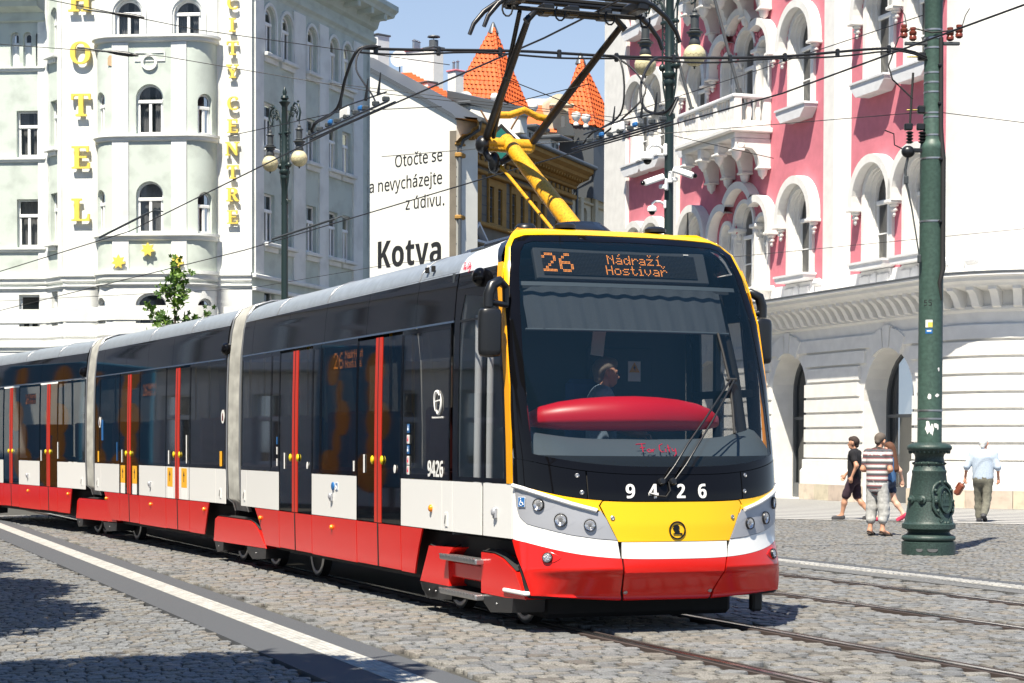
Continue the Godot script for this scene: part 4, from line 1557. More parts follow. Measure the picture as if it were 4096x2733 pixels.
func bogie_cover(t: Node3D, xf: Transform3D, flat: Array, feet: bool, cap: bool) -> void:
	var o := node("bogie_cover", t, xf)
	var p := poly(flat)
	var f := Transform3D(Basis(Vector3(0, 0, 1), Vector3.UP, Vector3(-1, 0, 0)), Vector3.ZERO)
	var b := B.new()
	b.prism(p, .88, 1.20, f, 0.7)
	var lo := 99.0
	var hi := -99.0
	var top := 0.0
	for q in p:
		lo = minf(lo, q.x)
		hi = maxf(hi, q.x)
		top = maxf(top, q.y)
	obj("shell", b, M.red_paint, o)
	b = B.new()
	var up := []
	for q in p:
		if q.y > .48:
			up.append(q)
	up.sort_custom(func(a, c): return a.x < c.x)
	var pts := []
	for q in up:
		pts.append(Vector3(-1.06, q.y + .012, q.x))
	if pts.size() > 1:
		var rows := [[], []]
		for q in pts:
			rows[0].append(q + Vector3(-.13, 0, 0))
			rows[1].append(q + Vector3(-.06, .02, 0))
		b.sheet(rows, false)
		obj("top_edge", b, M.rubber, o)
	for q in ([[lo + .03, lo + .52], [hi - .95, hi - .03]] if feet else [[lo, hi - .3]]):
		b = B.new()
		b.prism(poly([q[0], .262, q[1], .275, q[1] - .02, .15, q[0] + (q[1] - q[0]) * .3, .115, q[0] + .06, .19]), .9, 1.197, f)
		obj("rubber_foot", b, M.black_plastic, o)
		b = B.new()
		b.ball(f * Vector3((q[0] + q[1]) / 2, .2, 1.2), Vector3(.008, .012, .012), 8, 5)
		obj("bolt", b, M.steel, o)


func side_door(t: Node3D, xf: Transform3D, z0: float, z1: float, poster: bool) -> void:
	var d := node("door", t, xf)
	var mid := (z0 + z1) / 2
	for s in 2:
		var a: float = z0 if s == 0 else mid + .012
		var c: float = mid - .012 if s == 0 else z1
		side_part("lower_leaf", rect(a + .008, .342, c - .004, .775), M.red_paint, d)
		var strip: PackedVector2Array = rect(c - .095, .785, c, 2.665) if s == 0 else rect(a, .785, a + .095, 2.665)
		var pane: PackedVector2Array = rect(a + .02, .79, c - .098, 2.66) if s == 0 else rect(a + .098, .79, c - .02, 2.66)
		side_part("red_stile", strip, M.door_red, d, Transform3D(), .004)
		side_part("pane", pane, M.side_glass, d, Transform3D(), -.004, 0.0)
		side_part("dark_stile", rect(a, .785, a + .018, 2.665) if s == 0 else rect(c - .018, .785, c, 2.665), M.black_gloss, d)
		var b := B.new()
		var f := side_frame(c - .15 if s == 0 else a + .15, 1.42, .004)
		b.lathe([Vector2(.034, 0), Vector2(.032, .012), Vector2(.018, .02), Vector2(0, .02)], 14, f * Transform3D().scaled(Vector3(1, 1.35, 1)) * rot(Vector3.RIGHT, 90))
		obj("open_button", b, M.button_yellow, d)
		if poster:
			var z := (a + c) / 2 + (-.06 if s == 0 else .06)
			var g := side_frame(z, 1.0, .003)
			b = B.new()
			b.cbox(g * Vector3(0, .09, 0), Vector3(.30, .28, .003), .001, g.basis)
			obj("poster_head", b, M.sticker_orange, d)
			b = B.new()
			b.cbox(g * Vector3(0, -.13, 0), Vector3(.30, .17, .003), .001, g.basis)
			obj("poster_sheet", b, M.sticker_white, d)
			b = B.new()
			b.prism(poly([-.012, .03, .012, .03, .012, .12, .04, .12, 0, .19, -.04, .12, -.012, .12]), .002, .004, g)
			obj("poster_arrow", b, M.black_matt, d)
	side_part("door_rubber", rect(mid - .010, .345, mid + .010, 2.665), M.rubber, d, Transform3D(), .006, .02)


func bellows(t: Node3D, xa: Transform3D, xb: Transform3D, za: float, zb: float) -> void:
	var ring := [Vector2(-1.10, .70), Vector2(-1.13, .80), Vector2(-1.21, .86), Vector2(-1.225, 1.3), Vector2(-1.222, 1.8), Vector2(-1.215, 2.3), Vector2(-1.20, 2.7), Vector2(-1.16, 3.05), Vector2(-1.12, 3.22), Vector2(-1.02, 3.36), Vector2(-.8, 3.43), Vector2(-.4, 3.455), Vector2(.4, 3.455), Vector2(.8, 3.43), Vector2(1.02, 3.36), Vector2(1.12, 3.22), Vector2(1.16, 3.05), Vector2(1.2, 2.7), Vector2(1.225, 1.8), Vector2(1.22, .86), Vector2(1.1, .7)]
	var n := 17
	var rows := []
	for i in n:
		var k := float(i) / (n - 1)
		var w := 1.0 if i % 2 == 0 else 0.972
		if i == 8:
			w = 1.008
		var row := []
		for p in ring:
			var q: Vector2 = Vector2(p.x * w, (p.y - 1.8) * (w if p.y > 2.5 else 1.0) + 1.8)
			row.append((xa * Vector3(q.x, q.y, za)).lerp(xb * Vector3(q.x, q.y, zb), k))
		rows.append(row)
	var b := B.new()
	for i in n - 1:
		b.sheet([rows[i], rows[i + 1]], true)
	var o := obj("bellows", b, M.bellows, t)
	for k in [.08, .92]:
		b = B.new()
		var pts := []
		for p in ring:
			pts.append((xa * Vector3(p.x * 1.006, p.y, za)).lerp(xb * Vector3(p.x * 1.006, p.y, zb), k))
		b.tube(pts, .016, 6)
		obj("clamp_band", b, M.steel, o)


func pantograph(t: Node3D) -> void:
	var p := node("pantograph", t, Transform3D(Basis(), Vector3(0, 0, 0)))
	var knee := Vector3(0, 4.62, -3.93)
	var foot := Vector3(.0, 3.50, -2.05)
	var b := B.new()
	b.tube([foot, foot.lerp(knee, .55), foot.lerp(knee, .56), knee + (knee - foot).normalized() * .1], [.088, .084, .078, .075], 14)
	obj("lower_arm", b, M.pantograph_yellow, p)
	b = B.new()
	b.tube([foot + Vector3(-.18, .0, -.1), knee + Vector3(-.12, -.22, .05)], .018, 7)
	obj("thrust_rod", b, M.pantograph_yellow, p)
	b = B.new()
	b.tube([knee + Vector3(-.30, .0, 0), knee + Vector3(.26, 0, 0)], .062, 10)
	b.cbox(knee + Vector3(.0, -.02, 0), Vector3(.5, .12, .10), .02)
	obj("knee_tube", b, M.pantograph_yellow, p)
	b = B.new()
	b.tube([knee + Vector3(-.27, .24, .27), knee + Vector3(-.10, .25, .27), knee + Vector3(.06, .31, .27), knee + Vector3(.20, .25, .27), knee + Vector3(.31, .24, .27)], .036, 8)
	obj("cross_tube", b, M.pantograph_yellow, p)
	b = B.new()
	b.ball(knee + Vector3(-.30, -.02, .02), Vector3(.07, .09, .09), 10, 8)
	b.ball(knee + Vector3(-.18, -.2, .05), Vector3(.06, .11, .09), 10, 8)
	b.tube([knee + Vector3(-.30, -.02, 0), knee + Vector3(-.24, -.16, .05), knee + Vector3(-.12, -.2, .06), knee + Vector3(.02, -.12, .06)], .035, 7)
	obj("knee_joint", b, M.black_plastic, p)
	var head := Vector3(-.04, 5.53, -2.12)
	for s in [-1.0, 1.0]:
		b = B.new()
		var a := knee + Vector3(.25 * s - .01, .02, 0)
		var e := head + Vector3(.47 * s, .0, 0)
		b.tube([a, a.lerp(e, .5), e + Vector3(0, -.02, 0)], [.042, .040, .030], 9)
		obj("upper_arm", b, M.pantograph_shade, p)
	b = B.new()
	var a2 := knee + Vector3(-.20, .05, .08)
	b.tube([a2, head + Vector3(-.52, .05, -.1)], .022, 7)
	obj("guide_rod", b, M.pantograph_shade, p)
	b = B.new()
	b.tube([head + Vector3(-.50, -.06, 0), head + Vector3(-.40, .04, 0), head + Vector3(.40, .04, 0), head + Vector3(.50, -.06, 0)], .034, 8)
	obj("head_tube", b, M.black_plastic, p)
	for s in [-1.0, 1.0]:
		b = B.new()
		b.tube([head + Vector3(-.45 * s, -.45, -.72), head + Vector3(.42 * s, -1.05 + .35, -1.05 + .3)], .005, 5)
		obj("stay_wire", b, M.black_matt, p)
	# collector head: two strips with horns curving down, spring boxes between
	var c := node("collector_head", p, Transform3D(Basis(), head + Vector3(0, .12, 0)))
	for z in [-.19, .19]:
		b = B.new()
		var lift := .05
		b.tube([Vector3(-.98, -.30, z), Vector3(-.94, -.20, z), Vector3(-.84, -.08, z), Vector3(-.70, .02, z), Vector3(-.60, .05, z), Vector3(.60, .05, z), Vector3(.70, .02, z), Vector3(.84, -.08, z), Vector3(.94, -.20, z), Vector3(.98, -.30, z)], [.020, .022, .024, .026, .028, .028, .026, .024, .022, .020], 7)
		obj("horn_strip", b, M.black_plastic, c)
		b = B.new()
		b.cbox(Vector3(0, .085, z), Vector3(1.2, .035, .055), .008)
		obj("carbon_strip", b, M.black_matt, c)
	for q in [[-.60, .02], [.60, .02], [-.30, -.06], [.28, -.06], [-.05, -.06]]:
		b = B.new()
		b.cbox(Vector3(q[0], q[1], 0), Vector3(.12, .10, .42 if absf(q[0]) > .5 else .16), .015)
		obj("spring_box", b, M.black_plastic, c)
	for q in [[-.045, -.1], [-.075, .08]]:
		b = B.new()
		b.tube([Vector3(-.66, q[0], q[1]), Vector3(.66, q[0], q[1])], .017, 6)
		obj("spring_tube", b, M.rubber, c)
	for x in [-.72, -.2, .3, .66]:
		b = B.new()
		var loop := []
		for i in 9:
			var w := lerpf(-.4, PI + .9, i / 8.0)
			loop.append(Vector3(x + cos(w) * .05, -.10 - sin(w) * .07, .1))
		b.tube(loop, .009, 5)
		obj("cable_loop", b, M.rubber, c)
	b = B.new()
	b.lathe([Vector2(.3, 0), Vector2(.3, .12), Vector2(.2, .2), Vector2(0, .2)], 14, Transform3D(Basis(), Vector3(0, 3.44, -2.1)))
	b.cbox(Vector3(0, 3.5, -2.5), Vector3(1.1, .1, 1.4), .03)
	obj("base_frame", b, M.roof_navy, p)


# ---------------------------------------------------------------- houses
var shapes := {}


func flat(p: Vector2) -> Vector3:
	return Vector3(p.x, p.y, 0)


func arch_shape(cx: float, y0: float, w: float, y1: float, rise := -1.0) -> PackedVector2Array:      # an opening with a round head; rise 0: square
	var r := w / 2
	var q := r if rise < 0 else rise
	var p := PackedVector2Array([Vector2(cx - r, y0), Vector2(cx + r, y0)])
	if q < 0.01:
		p.append_array(PackedVector2Array([Vector2(cx + r, y1), Vector2(cx - r, y1)]))
	else:
		p.append_array(arc(cx, y1 - q, r, 0, 180, 14, q))
	return p


func ring(b: B, outer: PackedVector2Array, inner: PackedVector2Array, z0: float, z1: float, xf := Transform3D(), closed := true) -> void:   # a moulding between two outlines with the same number of corners
	var n := outer.size()
	for i in (n if closed else n - 1):
		var j := (i + 1) % n
		var a := outer[i]
		var c := outer[j]
		var d := inner[j]
		var e := inner[i]
		var V := func(p: Vector2, z: float) -> Vector3: return xf * Vector3(p.x, p.y, z)
		b.quad(V.call(e, z1), V.call(a, z1), V.call(c, z1), V.call(d, z1)) if (a - e).cross(c - e) > 0 else b.quad(V.call(d, z1), V.call(c, z1), V.call(a, z1), V.call(e, z1))
		for s in [[a, c, 1.0], [e, d, -1.0]]:
			var m: Vector2 = (s[1] - s[0]).orthogonal() * -1.0
			if m.dot((a + c - d - e)) * s[2] < 0:
				m = -m
			var m3 := (xf.basis * Vector3(m.x, m.y, 0)).normalized()
			b.trin(V.call(s[0], z0), V.call(s[1], z0), V.call(s[1], z1), m3, m3, m3)
			b.trin(V.call(s[0], z0), V.call(s[1], z1), V.call(s[0], z1), m3, m3, m3)


func grown(shape: PackedVector2Array, by: float) -> PackedVector2Array:     # the outline moved outwards, corner for corner
	var out := PackedVector2Array()
	var n := shape.size()
	for i in n:
		var a := shape[(i + n - 1) % n]
		var c := shape[(i + 1) % n]
		var p := shape[i]
		var d1 := (p - a).normalized() if p != a else Vector2.RIGHT
		var d2 := (c - p).normalized() if c != p else d1
		var n1 := Vector2(d1.y, -d1.x)
		var n2 := Vector2(d2.y, -d2.x)
		var m := n1 + n2
		out.append(p + m / maxf(0.35, 1.0 + n1.dot(n2)) * by)
	return out


func sweep(b: B, path: Array, prof: Array) -> void:          # path: [[place, outward], ...] going right; prof: Vector2(out, height) from the top down
	for i in path.size() - 1:
		for k in prof.size() - 1:
			var P := func(e: Array, q: Vector2) -> Vector3: return e[0] + e[1] * q.x + Vector3(0, q.y, 0)
			var d: Vector2 = (prof[k + 1] - prof[k]).normalized()
			var ma: Vector3 = path[i][1] * -d.y + Vector3(0, d.x, 0)
			var mb: Vector3 = path[i + 1][1] * -d.y + Vector3(0, d.x, 0)
			b.trin(P.call(path[i], prof[k]), P.call(path[i], prof[k + 1]), P.call(path[i + 1], prof[k + 1]), ma, ma, mb)
			b.trin(P.call(path[i], prof[k]), P.call(path[i + 1], prof[k + 1]), P.call(path[i + 1], prof[k]), ma, mb, mb)


# A window set back in its opening: frame with transom and mullion, pane, curtain, and a dark sheet painted as the unlit interior behind. f: middle of the sill, z out.
func window(parent: Node3D, f: Transform3D, w: float, h: float, rise: float, recess: float, curtain: String, frame_mat: Material, transom := 0.66, bars := 0) -> Node3D:
	var key := "%.2f %.2f %.2f %s %.2f %d" % [w, h, rise, curtain, transom, bars]
	if not shapes.has(key):
		var out := arch_shape(0, 0, w, h, rise)
		var b := B.new()
		ring(b, out, grown(out, -0.075), -0.06, 0.0)
		b.cbox(Vector3(0, h * transom, 0.01), Vector3(w - .1, .13, .09), .02)
		b.cbox(Vector3(0, h * transom / 2, 0.0), Vector3(.11, h * transom, .07), .015)
		for s in [-1.0, 1.0]:
			b.box(Vector3(s * (w * .5 - .10), h * transom / 2, -.01), Vector3(.05, h * transom - .05, .05))
		b.box(Vector3(0, .06, -.01), Vector3(w - .1, .09, .06))
		for k in bars:
			b.box(Vector3(0, h * transom * (k + 1.0) / (bars + 1.0), -.012), Vector3(w - .1, .035, .04))
		if bars:
			b.box(Vector3(0, h * (1 + transom) / 2, -.012), Vector3(.05, h * (1 - transom) - .1, .04))
		var p := B.new()
		patch(p, grown(out, -.05), flat, 9, 9, -.035)
		var c := B.new()
		var parts := [[-.42, .42]] if curtain == "full" else [[-.46, -.08], [.12, .44]] if curtain == "drapes" else [[-.46, -.22]] if curtain == "side" else []
		for q in parts:
			var rows := []
			for y in [0.05, h * .35, h * .96 - (.12 if rise > .01 else 0.0)]:
				var row := []
				for k in 25:
					var u := k / 24.0
					var x: float = lerpf(q[0], q[1], u) * w * (.86 if y > h * .6 and rise > .2 else 1.0)
					if y > h * .2 and y < h * .5 and curtain == "drapes":
						x *= 1.06
					row.append(Vector3(x, y, -.22 + .03 * sin(u * 31.0 + y * 2.0)))
				rows.append(row)
			c.sheet(rows)
		var r := B.new()
		r.box(Vector3(0, h / 2, -.75), Vector3(w * 1.5, h * 1.15, .04))
		shapes[key] = [b.mesh(), p.mesh(), c.mesh(), r.mesh()]
	var s: Array = shapes[key]
	var o := node("window", parent, f * Transform3D(Basis(), Vector3(0, 0, -recess)))
	obj("frame", s[0], frame_mat, o)
	obj("pane", s[1], M.house_glass, o)
	if curtain != "none":
		obj("curtain", s[2], M.curtain, o)
	obj("room_shade_sheet", s[3], M.shade_joint_dark, o)
	return o


func house_materials() -> void:
	var plaster := noise(21, 0.015, 5, 0.92, 1.0)
	var grit := noise(22, 0.25, 3, 0, 2.5, true)
	var stain := noise(23, 0.008, 5, 0.88, 1.0, false, FastNoiseLite.TYPE_SIMPLEX_SMOOTH, 0.55)
	grain(mk("mint", 0.52, 0.58, 0.53, 0.9), stain, 0.22, grit, 0.35)
	grain(mk("mint_white", 0.74, 0.76, 0.735, 0.9), stain, 0.17, grit, 0.3)
	grain(mk("pink", 0.66, 0.20, 0.25, 0.9), plaster, 0.3, grit, 0.3)
	grain(mk("pink_brick", 0.64, 0.20, 0.245, 0.9), plaster, 0.9)
	grain(mk("stucco", 0.80, 0.79, 0.755, 0.88), plaster, 0.25, grit, 0.3)
	grain(mk("stucco_grey", 0.70, 0.71, 0.725, 0.88), plaster, 0.3, grit, 0.3)
	grain(mk("sand_slab", 0.62, 0.52, 0.38, 0.6), stain, 0.8)
	grain(mk("billboard_white", 0.80, 0.80, 0.74, 0.9), plaster, 0.12)
	grain(mk("ochre", 0.36, 0.20, 0.05, 0.9), stain, 0.3, grit, 0.4)
	grain(mk("ochre_grey", 0.17, 0.15, 0.12, 0.9), stain, 0.3, grit, 0.4)
	grain(mk("cream", 0.60, 0.54, 0.40, 0.9), stain, 0.25, grit, 0.3)
	vivid(grain(mk("roof_tile", 1, 1, 1, 0.7), noise(25, 0.05, 4, 0.8, 1.0), 0.7))
	mk("zinc", 0.10, 0.11, 0.12, 0.45, 0.3)
	mk("window_white", 0.78, 0.79, 0.78, 0.4)
	mk("window_grey", 0.42, 0.45, 0.46, 0.5)
	grain(mk("curtain", 0.55, 0.57, 0.60, 0.95), plaster, 1.5)
	mk("shade_joint_dark", 0.10, 0.105, 0.11, 0.9)  # shade of unlit interiors put into the colour; also colours joint lines
	mk("letter_yellow", 0.74, 0.56, 0.10, 0.45)
	mk("letter_black", 0.012, 0.012, 0.012, 0.6)
	mk("dish_white", 0.78, 0.78, 0.76, 0.5)
	mk("brick_bare", 0.50, 0.36, 0.22, 0.95)
	glass("house_glass", 0.006, 0.010, 0.013, 0.55, 0.04)


const BAY_R := 0.89


func hotel_map(p: Vector2) -> Vector3:                       # x: along the wall's face, 0 at the street corner; y: height
	var s := p.x
	if s > -1.31:
		return Vector3(s, p.y, 0)
	s += 1.31
	var q := BAY_R * PI / 2
	if s > -q:
		var a := -s / BAY_R
		return Vector3(-2.2 + cos(a) * BAY_R, p.y, sin(a) * BAY_R)
	s += q
	if s > -2.7:
		return Vector3(-2.2 + s, p.y, BAY_R)
	s += 2.7
	if s > -q:
		var a := PI / 2 - s / BAY_R
		return Vector3(-4.9 + cos(a) * BAY_R, p.y, sin(a) * BAY_R)
	s += q
	if s > -1.38:
		return Vector3(-5.79 + s, p.y, 0)
	s += 1.38
	if s > -1.37:
		return Vector3(-7.17 + s * .68, p.y, s * .733)
	s += 1.37
	return Vector3(-8.10 + s, p.y, -1.004)


func hotel_frame(s: float, y: float) -> Transform3D:
	var o := hotel_map(Vector2(s, y))
	var x := (hotel_map(Vector2(s + .02, y)) - hotel_map(Vector2(s - .02, y))).normalized()
	return Transform3D(Basis(x, Vector3.UP, x.cross(Vector3.UP)), o)


func hotel_path(s0: float, s1: float) -> Array:
	var out := []
	var n := maxi(1, ceili((s1 - s0) / .18))
	var kinks := [-1.31, -2.708, -5.408, -6.806, -8.186, -9.556]
	var at := []
	for i in n + 1:
		at.append(lerpf(s0, s1, float(i) / n))
	for s in at:
		var f := hotel_frame(s, 0)
		out.append([f.origin, f.basis.z])
	return out


func hotel() -> void:
	house_materials()
	var t := thing("hotel", "pale green corner hotel with rounded bay window and yellow letters", "building", facing(-6, Vector3(-9.609, 0, -75)))
	var walls := [
		# s0, s1, y0, y1, material, [[s, y0, w, y1, rise, curtain], ...]
		[-17.0, -9.556, 7.5, 21.5, "mint", []],
		[-9.556, -8.186, 7.5, 21.5, "mint", [[-8.93, 12.65, .62, 14.39, 0.0, "none"], [-8.93, 9.11, .62, 10.94, 0.0, "side"], [-8.93, 16.1, .55, 17.85, -1.0, "none"]]],
		[-8.186, -6.806, 7.5, 21.5, "mint_white", []],
		[-6.806, -1.31, 7.5, 16.45, "mint", [[-4.108, 12.86, 1.02, 14.69, -1.0, "drapes"], [-4.112, 9.26, 1.02, 11.16, -1.0, "full"], [-6.12, 12.96, .60, 14.46, -1.0, "side"], [-2.02, 12.85, .60, 14.35, -1.0, "side"], [-6.12, 9.35, .60, 10.89, -1.0, "none"], [-2.02, 9.25, .60, 10.78, -1.0, "none"]]],
		[-1.31, 0.0, 7.5, 21.5, "mint_white", []],
		[-17.0, 0.0, -0.5, 7.5, "mint_white", [[-4.07, 4.9, 1.14, 7.09, .42, "none"], [-6.12, 5.1, .60, 6.94, -1.0, "none"], [-2.02, 5.1, .60, 6.9, -1.0, "none"], [-8.93, 5.35, .55, 7.27, 0.0, "none"]]]]
	for k in 3:
		var x := -10.305 - k * 1.95
		for q in [[12.36, 14.10, "drapes"], [8.97, 10.78, "full"]]:
			walls[0][5].append([x, q[0], .87, q[1], 0.0, q[2]])
		walls[5][5].append([x + .03, 5.32, .80, 7.18, 0.0, "none"])
		for d in [-.49, 0.0, .49]:
			walls[0][5].append([x + d, 15.75, .34, 17.05, -1.0, "none"])
	for w in walls:
		var b := B.new()
		var holes := []
		for q in w[5]:
			holes.append(arch_shape(q[0], q[1], q[2], q[3], q[4]))
		patch(b, rect(w[0], w[2], w[1], w[3]), hotel_map, .24 if w[0] > -8.0 else .7, 2.2, 0.0, .22, holes)
		obj("wall", b, M[w[4]], t)
		for q in w[5]:
			window(t, hotel_frame(q[0], q[1]), q[2], q[3] - q[1], q[4], .17, q[5], M.window_white)
	# the wall above the bay, with its two round-headed windows
	var b := B.new()
	var hs := [arch_shape(-4.66, 16.47, 1.02, 17.97), arch_shape(-2.41, 16.42, 1.02, 17.9)]
	patch(b, rect(-5.79, 16.4, -1.31, 21.5), flat, 9, 9, 0, .2, hs)
	obj("wall", b, M.mint_white, t)
	for q in [[-4.66, 16.47], [-2.41, 16.42]]:
		window(t, Transform3D(Basis(), Vector3(q[0], q[1], 0)), 1.02, 1.49, -1.0, .16, "drapes", M.window_white)
		b = B.new()
		var o := arch_shape(q[0], q[1], 1.16, q[1] + 1.56)
		ring(b, grown(o, .12), o, 0, .05)
		obj("window_surround", b, M.mint_white, t)
	b = B.new()
	sweep(b, hotel_path(-17.0, -9.56), [Vector2(0, 18.6), Vector2(.95, 18.45), Vector2(.95, 18.25), Vector2(.6, 18.1), Vector2(.55, 17.9), Vector2(.12, 17.75), Vector2(.12, 17.45), Vector2(.03, 17.4)])
	obj("eaves", b, M.mint, t)
	# white strips on the green
	for q in [[-9.90, -9.40, 7.9, 21.5], [-8.55, -8.19, 7.9, 21.5], [-5.50, -4.89, 7.9, 16.2], [-3.29, -2.72, 7.9, 16.2]]:
		b = B.new()
		patch(b, rect(q[0], q[2], q[1], q[3]), hotel_map, .3, 20, .045, .05)
		obj("pilaster", b, M.mint_white, t)
	# ledges
	for q in [[-6.9, -1.25, 16.47, .26, .20], [-6.9, -1.25, 12.87, .26, .16], [-6.9, -1.25, 9.26, .26, .16], [-17.0, -9.56, 15.74, .18, .12], [-17.0, -9.56, 12.32, .16, .12], [-17.0, -9.56, 8.94, .16, .12], [-17.0, 0.0, 7.90, .36, .14], [-17.0, 0.0, 7.44, .10, .08], [-17.0, 0.0, 5.25, .16, .10]]:
		b = B.new()
		sweep(b, hotel_path(q[0], q[1]), [Vector2(0, q[2] + .01), Vector2(q[4], q[2]), Vector2(q[4], q[2] - q[3] * .35), Vector2(q[4] * .6, q[2] - q[3] * .45), Vector2(q[4] * .5, q[2] - q[3] * .85), Vector2(.01, q[2] - q[3])])
		obj("ledge", b, M.mint_white, t)
	b = B.new()
	b.prism(PackedVector2Array([Vector2(-5.9, -.05)]) + arc(-4.9, 0, .95, 180, 90, 6) + arc(-2.2, 0, .95, 90, 0, 6), -16.50, -16.47, Transform3D(Basis(Vector3.RIGHT, PI / 2), Vector3.ZERO))
	obj("bay_roof", b, M.zinc, t)
	for y in [6.67, 6.02, 5.6]:
		b = B.new()
		sweep(b, hotel_path(-17.0, 0.0), [Vector2(.028, y - .04), Vector2(.03, y - .05), Vector2(.03, y - .56), Vector2(.01, y - .58)])
		obj("stone_course", b, M.mint_white, t)
	for q in [[-8.93, 12.6], [-8.93, 9.06], [-8.93, 16.05]]:
		b = B.new()
		var f := hotel_frame(q[0], q[1])
		b.cbox(f * Vector3(0, -.06, .12), Vector3(.86, .12, .26), .02, f.basis)
		b.cbox(f * Vector3(0, -.20, .06), Vector3(.6, .16, .14), .02, f.basis)
		obj("sill", b, M.mint_white, t)
	# ring ornament, tablet and the patch of bare brick
	b = B.new()
	var c := arc(0, 0, .30, 0, 360, 24)
	ring(b, c, arc(0, 0, .21, 0, 360, 24), 0, .08, Transform3D(Basis(), Vector3(-3.60, 15.48, BAY_R)))
	obj("ring_ornament", b, M.mint_white, t)
	b = B.new()
	ring(b, rect(-.57, -.17, .57, .17), rect(-.53, -.13, .53, .13), 0, .03, Transform3D(Basis(), Vector3(-3.58, 15.68, BAY_R)))
	obj("tablet_frame", b, M.mint_white, t)
	b = B.new()
	b.prism(poly([-.18, -.16, .0, -.2, .14, -.12, .16, .02, .06, .12, .02, .2, -.12, .2, -.18, .1]), 0, .01, Transform3D(Basis(), Vector3(-4.98, 15.55, BAY_R)))
	obj("bare_brick_patch", b, M.brick_bare, t)
	# the side towards the side street, in shade
	var sd := node("side_wall", t, Transform3D(Basis(Vector3.UP, deg_to_rad(6)), Vector3.ZERO) * facing(72, Vector3.ZERO))
	b = B.new()
	var cols := [[1.52, .92], [3.06, .92], [5.42, .92], [7.62, .88], [9.0, .86]]
	hs = []
	var rows := [[16.14, 17.88, -1.0], [12.64, 14.34, 0.0], [9.10, 10.94, 0.0], [5.60, 7.4, 0.0]]
	for q in cols:
		for r in rows:
			hs.append(arch_shape(q[0], r[0], q[1], r[1], r[2]))
	patch(b, rect(0, -.5, 11.4, 21.0), flat, 40, 40, 0, .25, hs)
	obj("wall_face", b, M.mint, sd)
	for q in cols:
		for r in rows:
			window(t, sd.transform * Transform3D(Basis(), Vector3(q[0], r[0], 0)), q[1], r[1] - r[0], r[2], .14, "none" if r[2] < 0 else "side", M.window_white)
			b = B.new()
			b.cbox(Vector3(q[0], r[0] - .08, .12), Vector3(q[1] + .42, .14, .26), .02)
			b.cbox(Vector3(q[0], r[0] - .24, .05), Vector3(q[1] + .3, .2, .12), .02)
			obj("sill", b, M.mint_white, t, sd.transform)
			if r[2] < 0:
				b = B.new()
				var o := arch_shape(q[0], r[0], q[1] + .1, r[1] + .06)
				ring(b, grown(o, .12), o, 0, .07)
				obj("window_surround", b, M.mint_white, t, sd.transform)
	for q in [[.18, .90], [3.62, 4.72], [6.12, 7.0], [9.62, 10.62]]:
		b = B.new()
		b.box(Vector3((q[0] + q[1]) / 2, 13.0, .035), Vector3(q[1] - q[0], 10.4, .07))
		obj("pilaster", b, M.mint_white, t, sd.transform)
	b = B.new()
	sweep(b, [[Vector3(-.1, 0, 0), Vector3(0, 0, 1)], [Vector3(11.9, 0, 0), Vector3(0, 0, 1)]], [Vector2(0, 20.2), Vector2(1.15, 19.95), Vector2(1.15, 19.75), Vector2(1.0, 19.62), Vector2(.95, 19.5), Vector2(.3, 19.4), Vector2(.2, 19.1), Vector2(.03, 19.0), Vector2(.03, 18.75), Vector2(.16, 18.7), Vector2(.16, 18.5), Vector2(.05, 18.4), Vector2(0, 18.3)])
	obj("eaves", b, M.mint, t, sd.transform)
	for k in 8:
		b = B.new()
		b.cbox(Vector3(.9 + k * 1.45, 19.38, .5), Vector3(.26, .26, .85), .03)
		obj("eaves_bracket", b, M.mint, t, sd.transform)
	for y in [7.78, 7.3]:
		b = B.new()
		b.cbox(Vector3(5.7, y, .06), Vector3(11.4, .16, .2), .03)
		obj("ledge", b, M.mint_white, t, sd.transform)
	b = B.new()
	b.box(Vector3(-8.4, 21.6, -4.5), Vector3(16.4, .3, 8))
	obj("roof", b, M.zinc, t)
	b = B.new()
	b.box(Vector3(11.4, 9.5, -3), Vector3(.3, 20, 6))
	obj("back_wall", b, M.mint, t, sd.transform)
	# yellow letters
	var face := t.transform
	var sign_ := thing("hotel_sign", "tall yellow letters spelling HOTEL down the green corner building", "sign", face)
	for i in 5:
		text("letter", "HOTEL"[i], .84, .10, M.letter_yellow, sign_, Transform3D(Basis(), Vector3(-6.43, [17.51, 15.58, 13.66, 11.73, 9.80][i], .14)), "Droid Serif", 700, HORIZONTAL_ALIGNMENT_CENTER)
	sign_ = thing("hotel_sign", "smaller yellow letters spelling CITY CENTRE near the shaded side wall", "sign", face)
	for i in 11:
		if i != 4:
			text("letter", "CITY CENTRE"[i], .50, .09, M.letter_yellow, sign_, Transform3D(Basis(), Vector3(-.70, [17.49, 16.68, 15.83, 14.99, 0, 13.82, 12.99, 12.16, 11.31, 10.48, 9.66][i], .12)), "Droid Serif", 700, HORIZONTAL_ALIGNMENT_CENTER)
	for i in 3:
		b = B.new()
		var pts := PackedVector2Array()
		for k in 14:
			var w := TAU * k / 14 + PI / 2
			var r := .27 if k % 2 == 0 else .155
			pts.append(Vector2(cos(w), sin(w)) * r)
		b.prism(pts, 0, .06)
		var o := obj("star_sign", b, M.letter_yellow, self, face * Transform3D(Basis(), Vector3([-4.73, -3.63, -2.54][i], [8.22, 8.66, 8.20][i], BAY_R + .12)))
		tag(o, "yellow seven-pointed star on the hotel bay, " + ["leftmost of the three", "highest of the three", "rightmost of the three, above the young tree"][i], "star", "stars on the hotel")


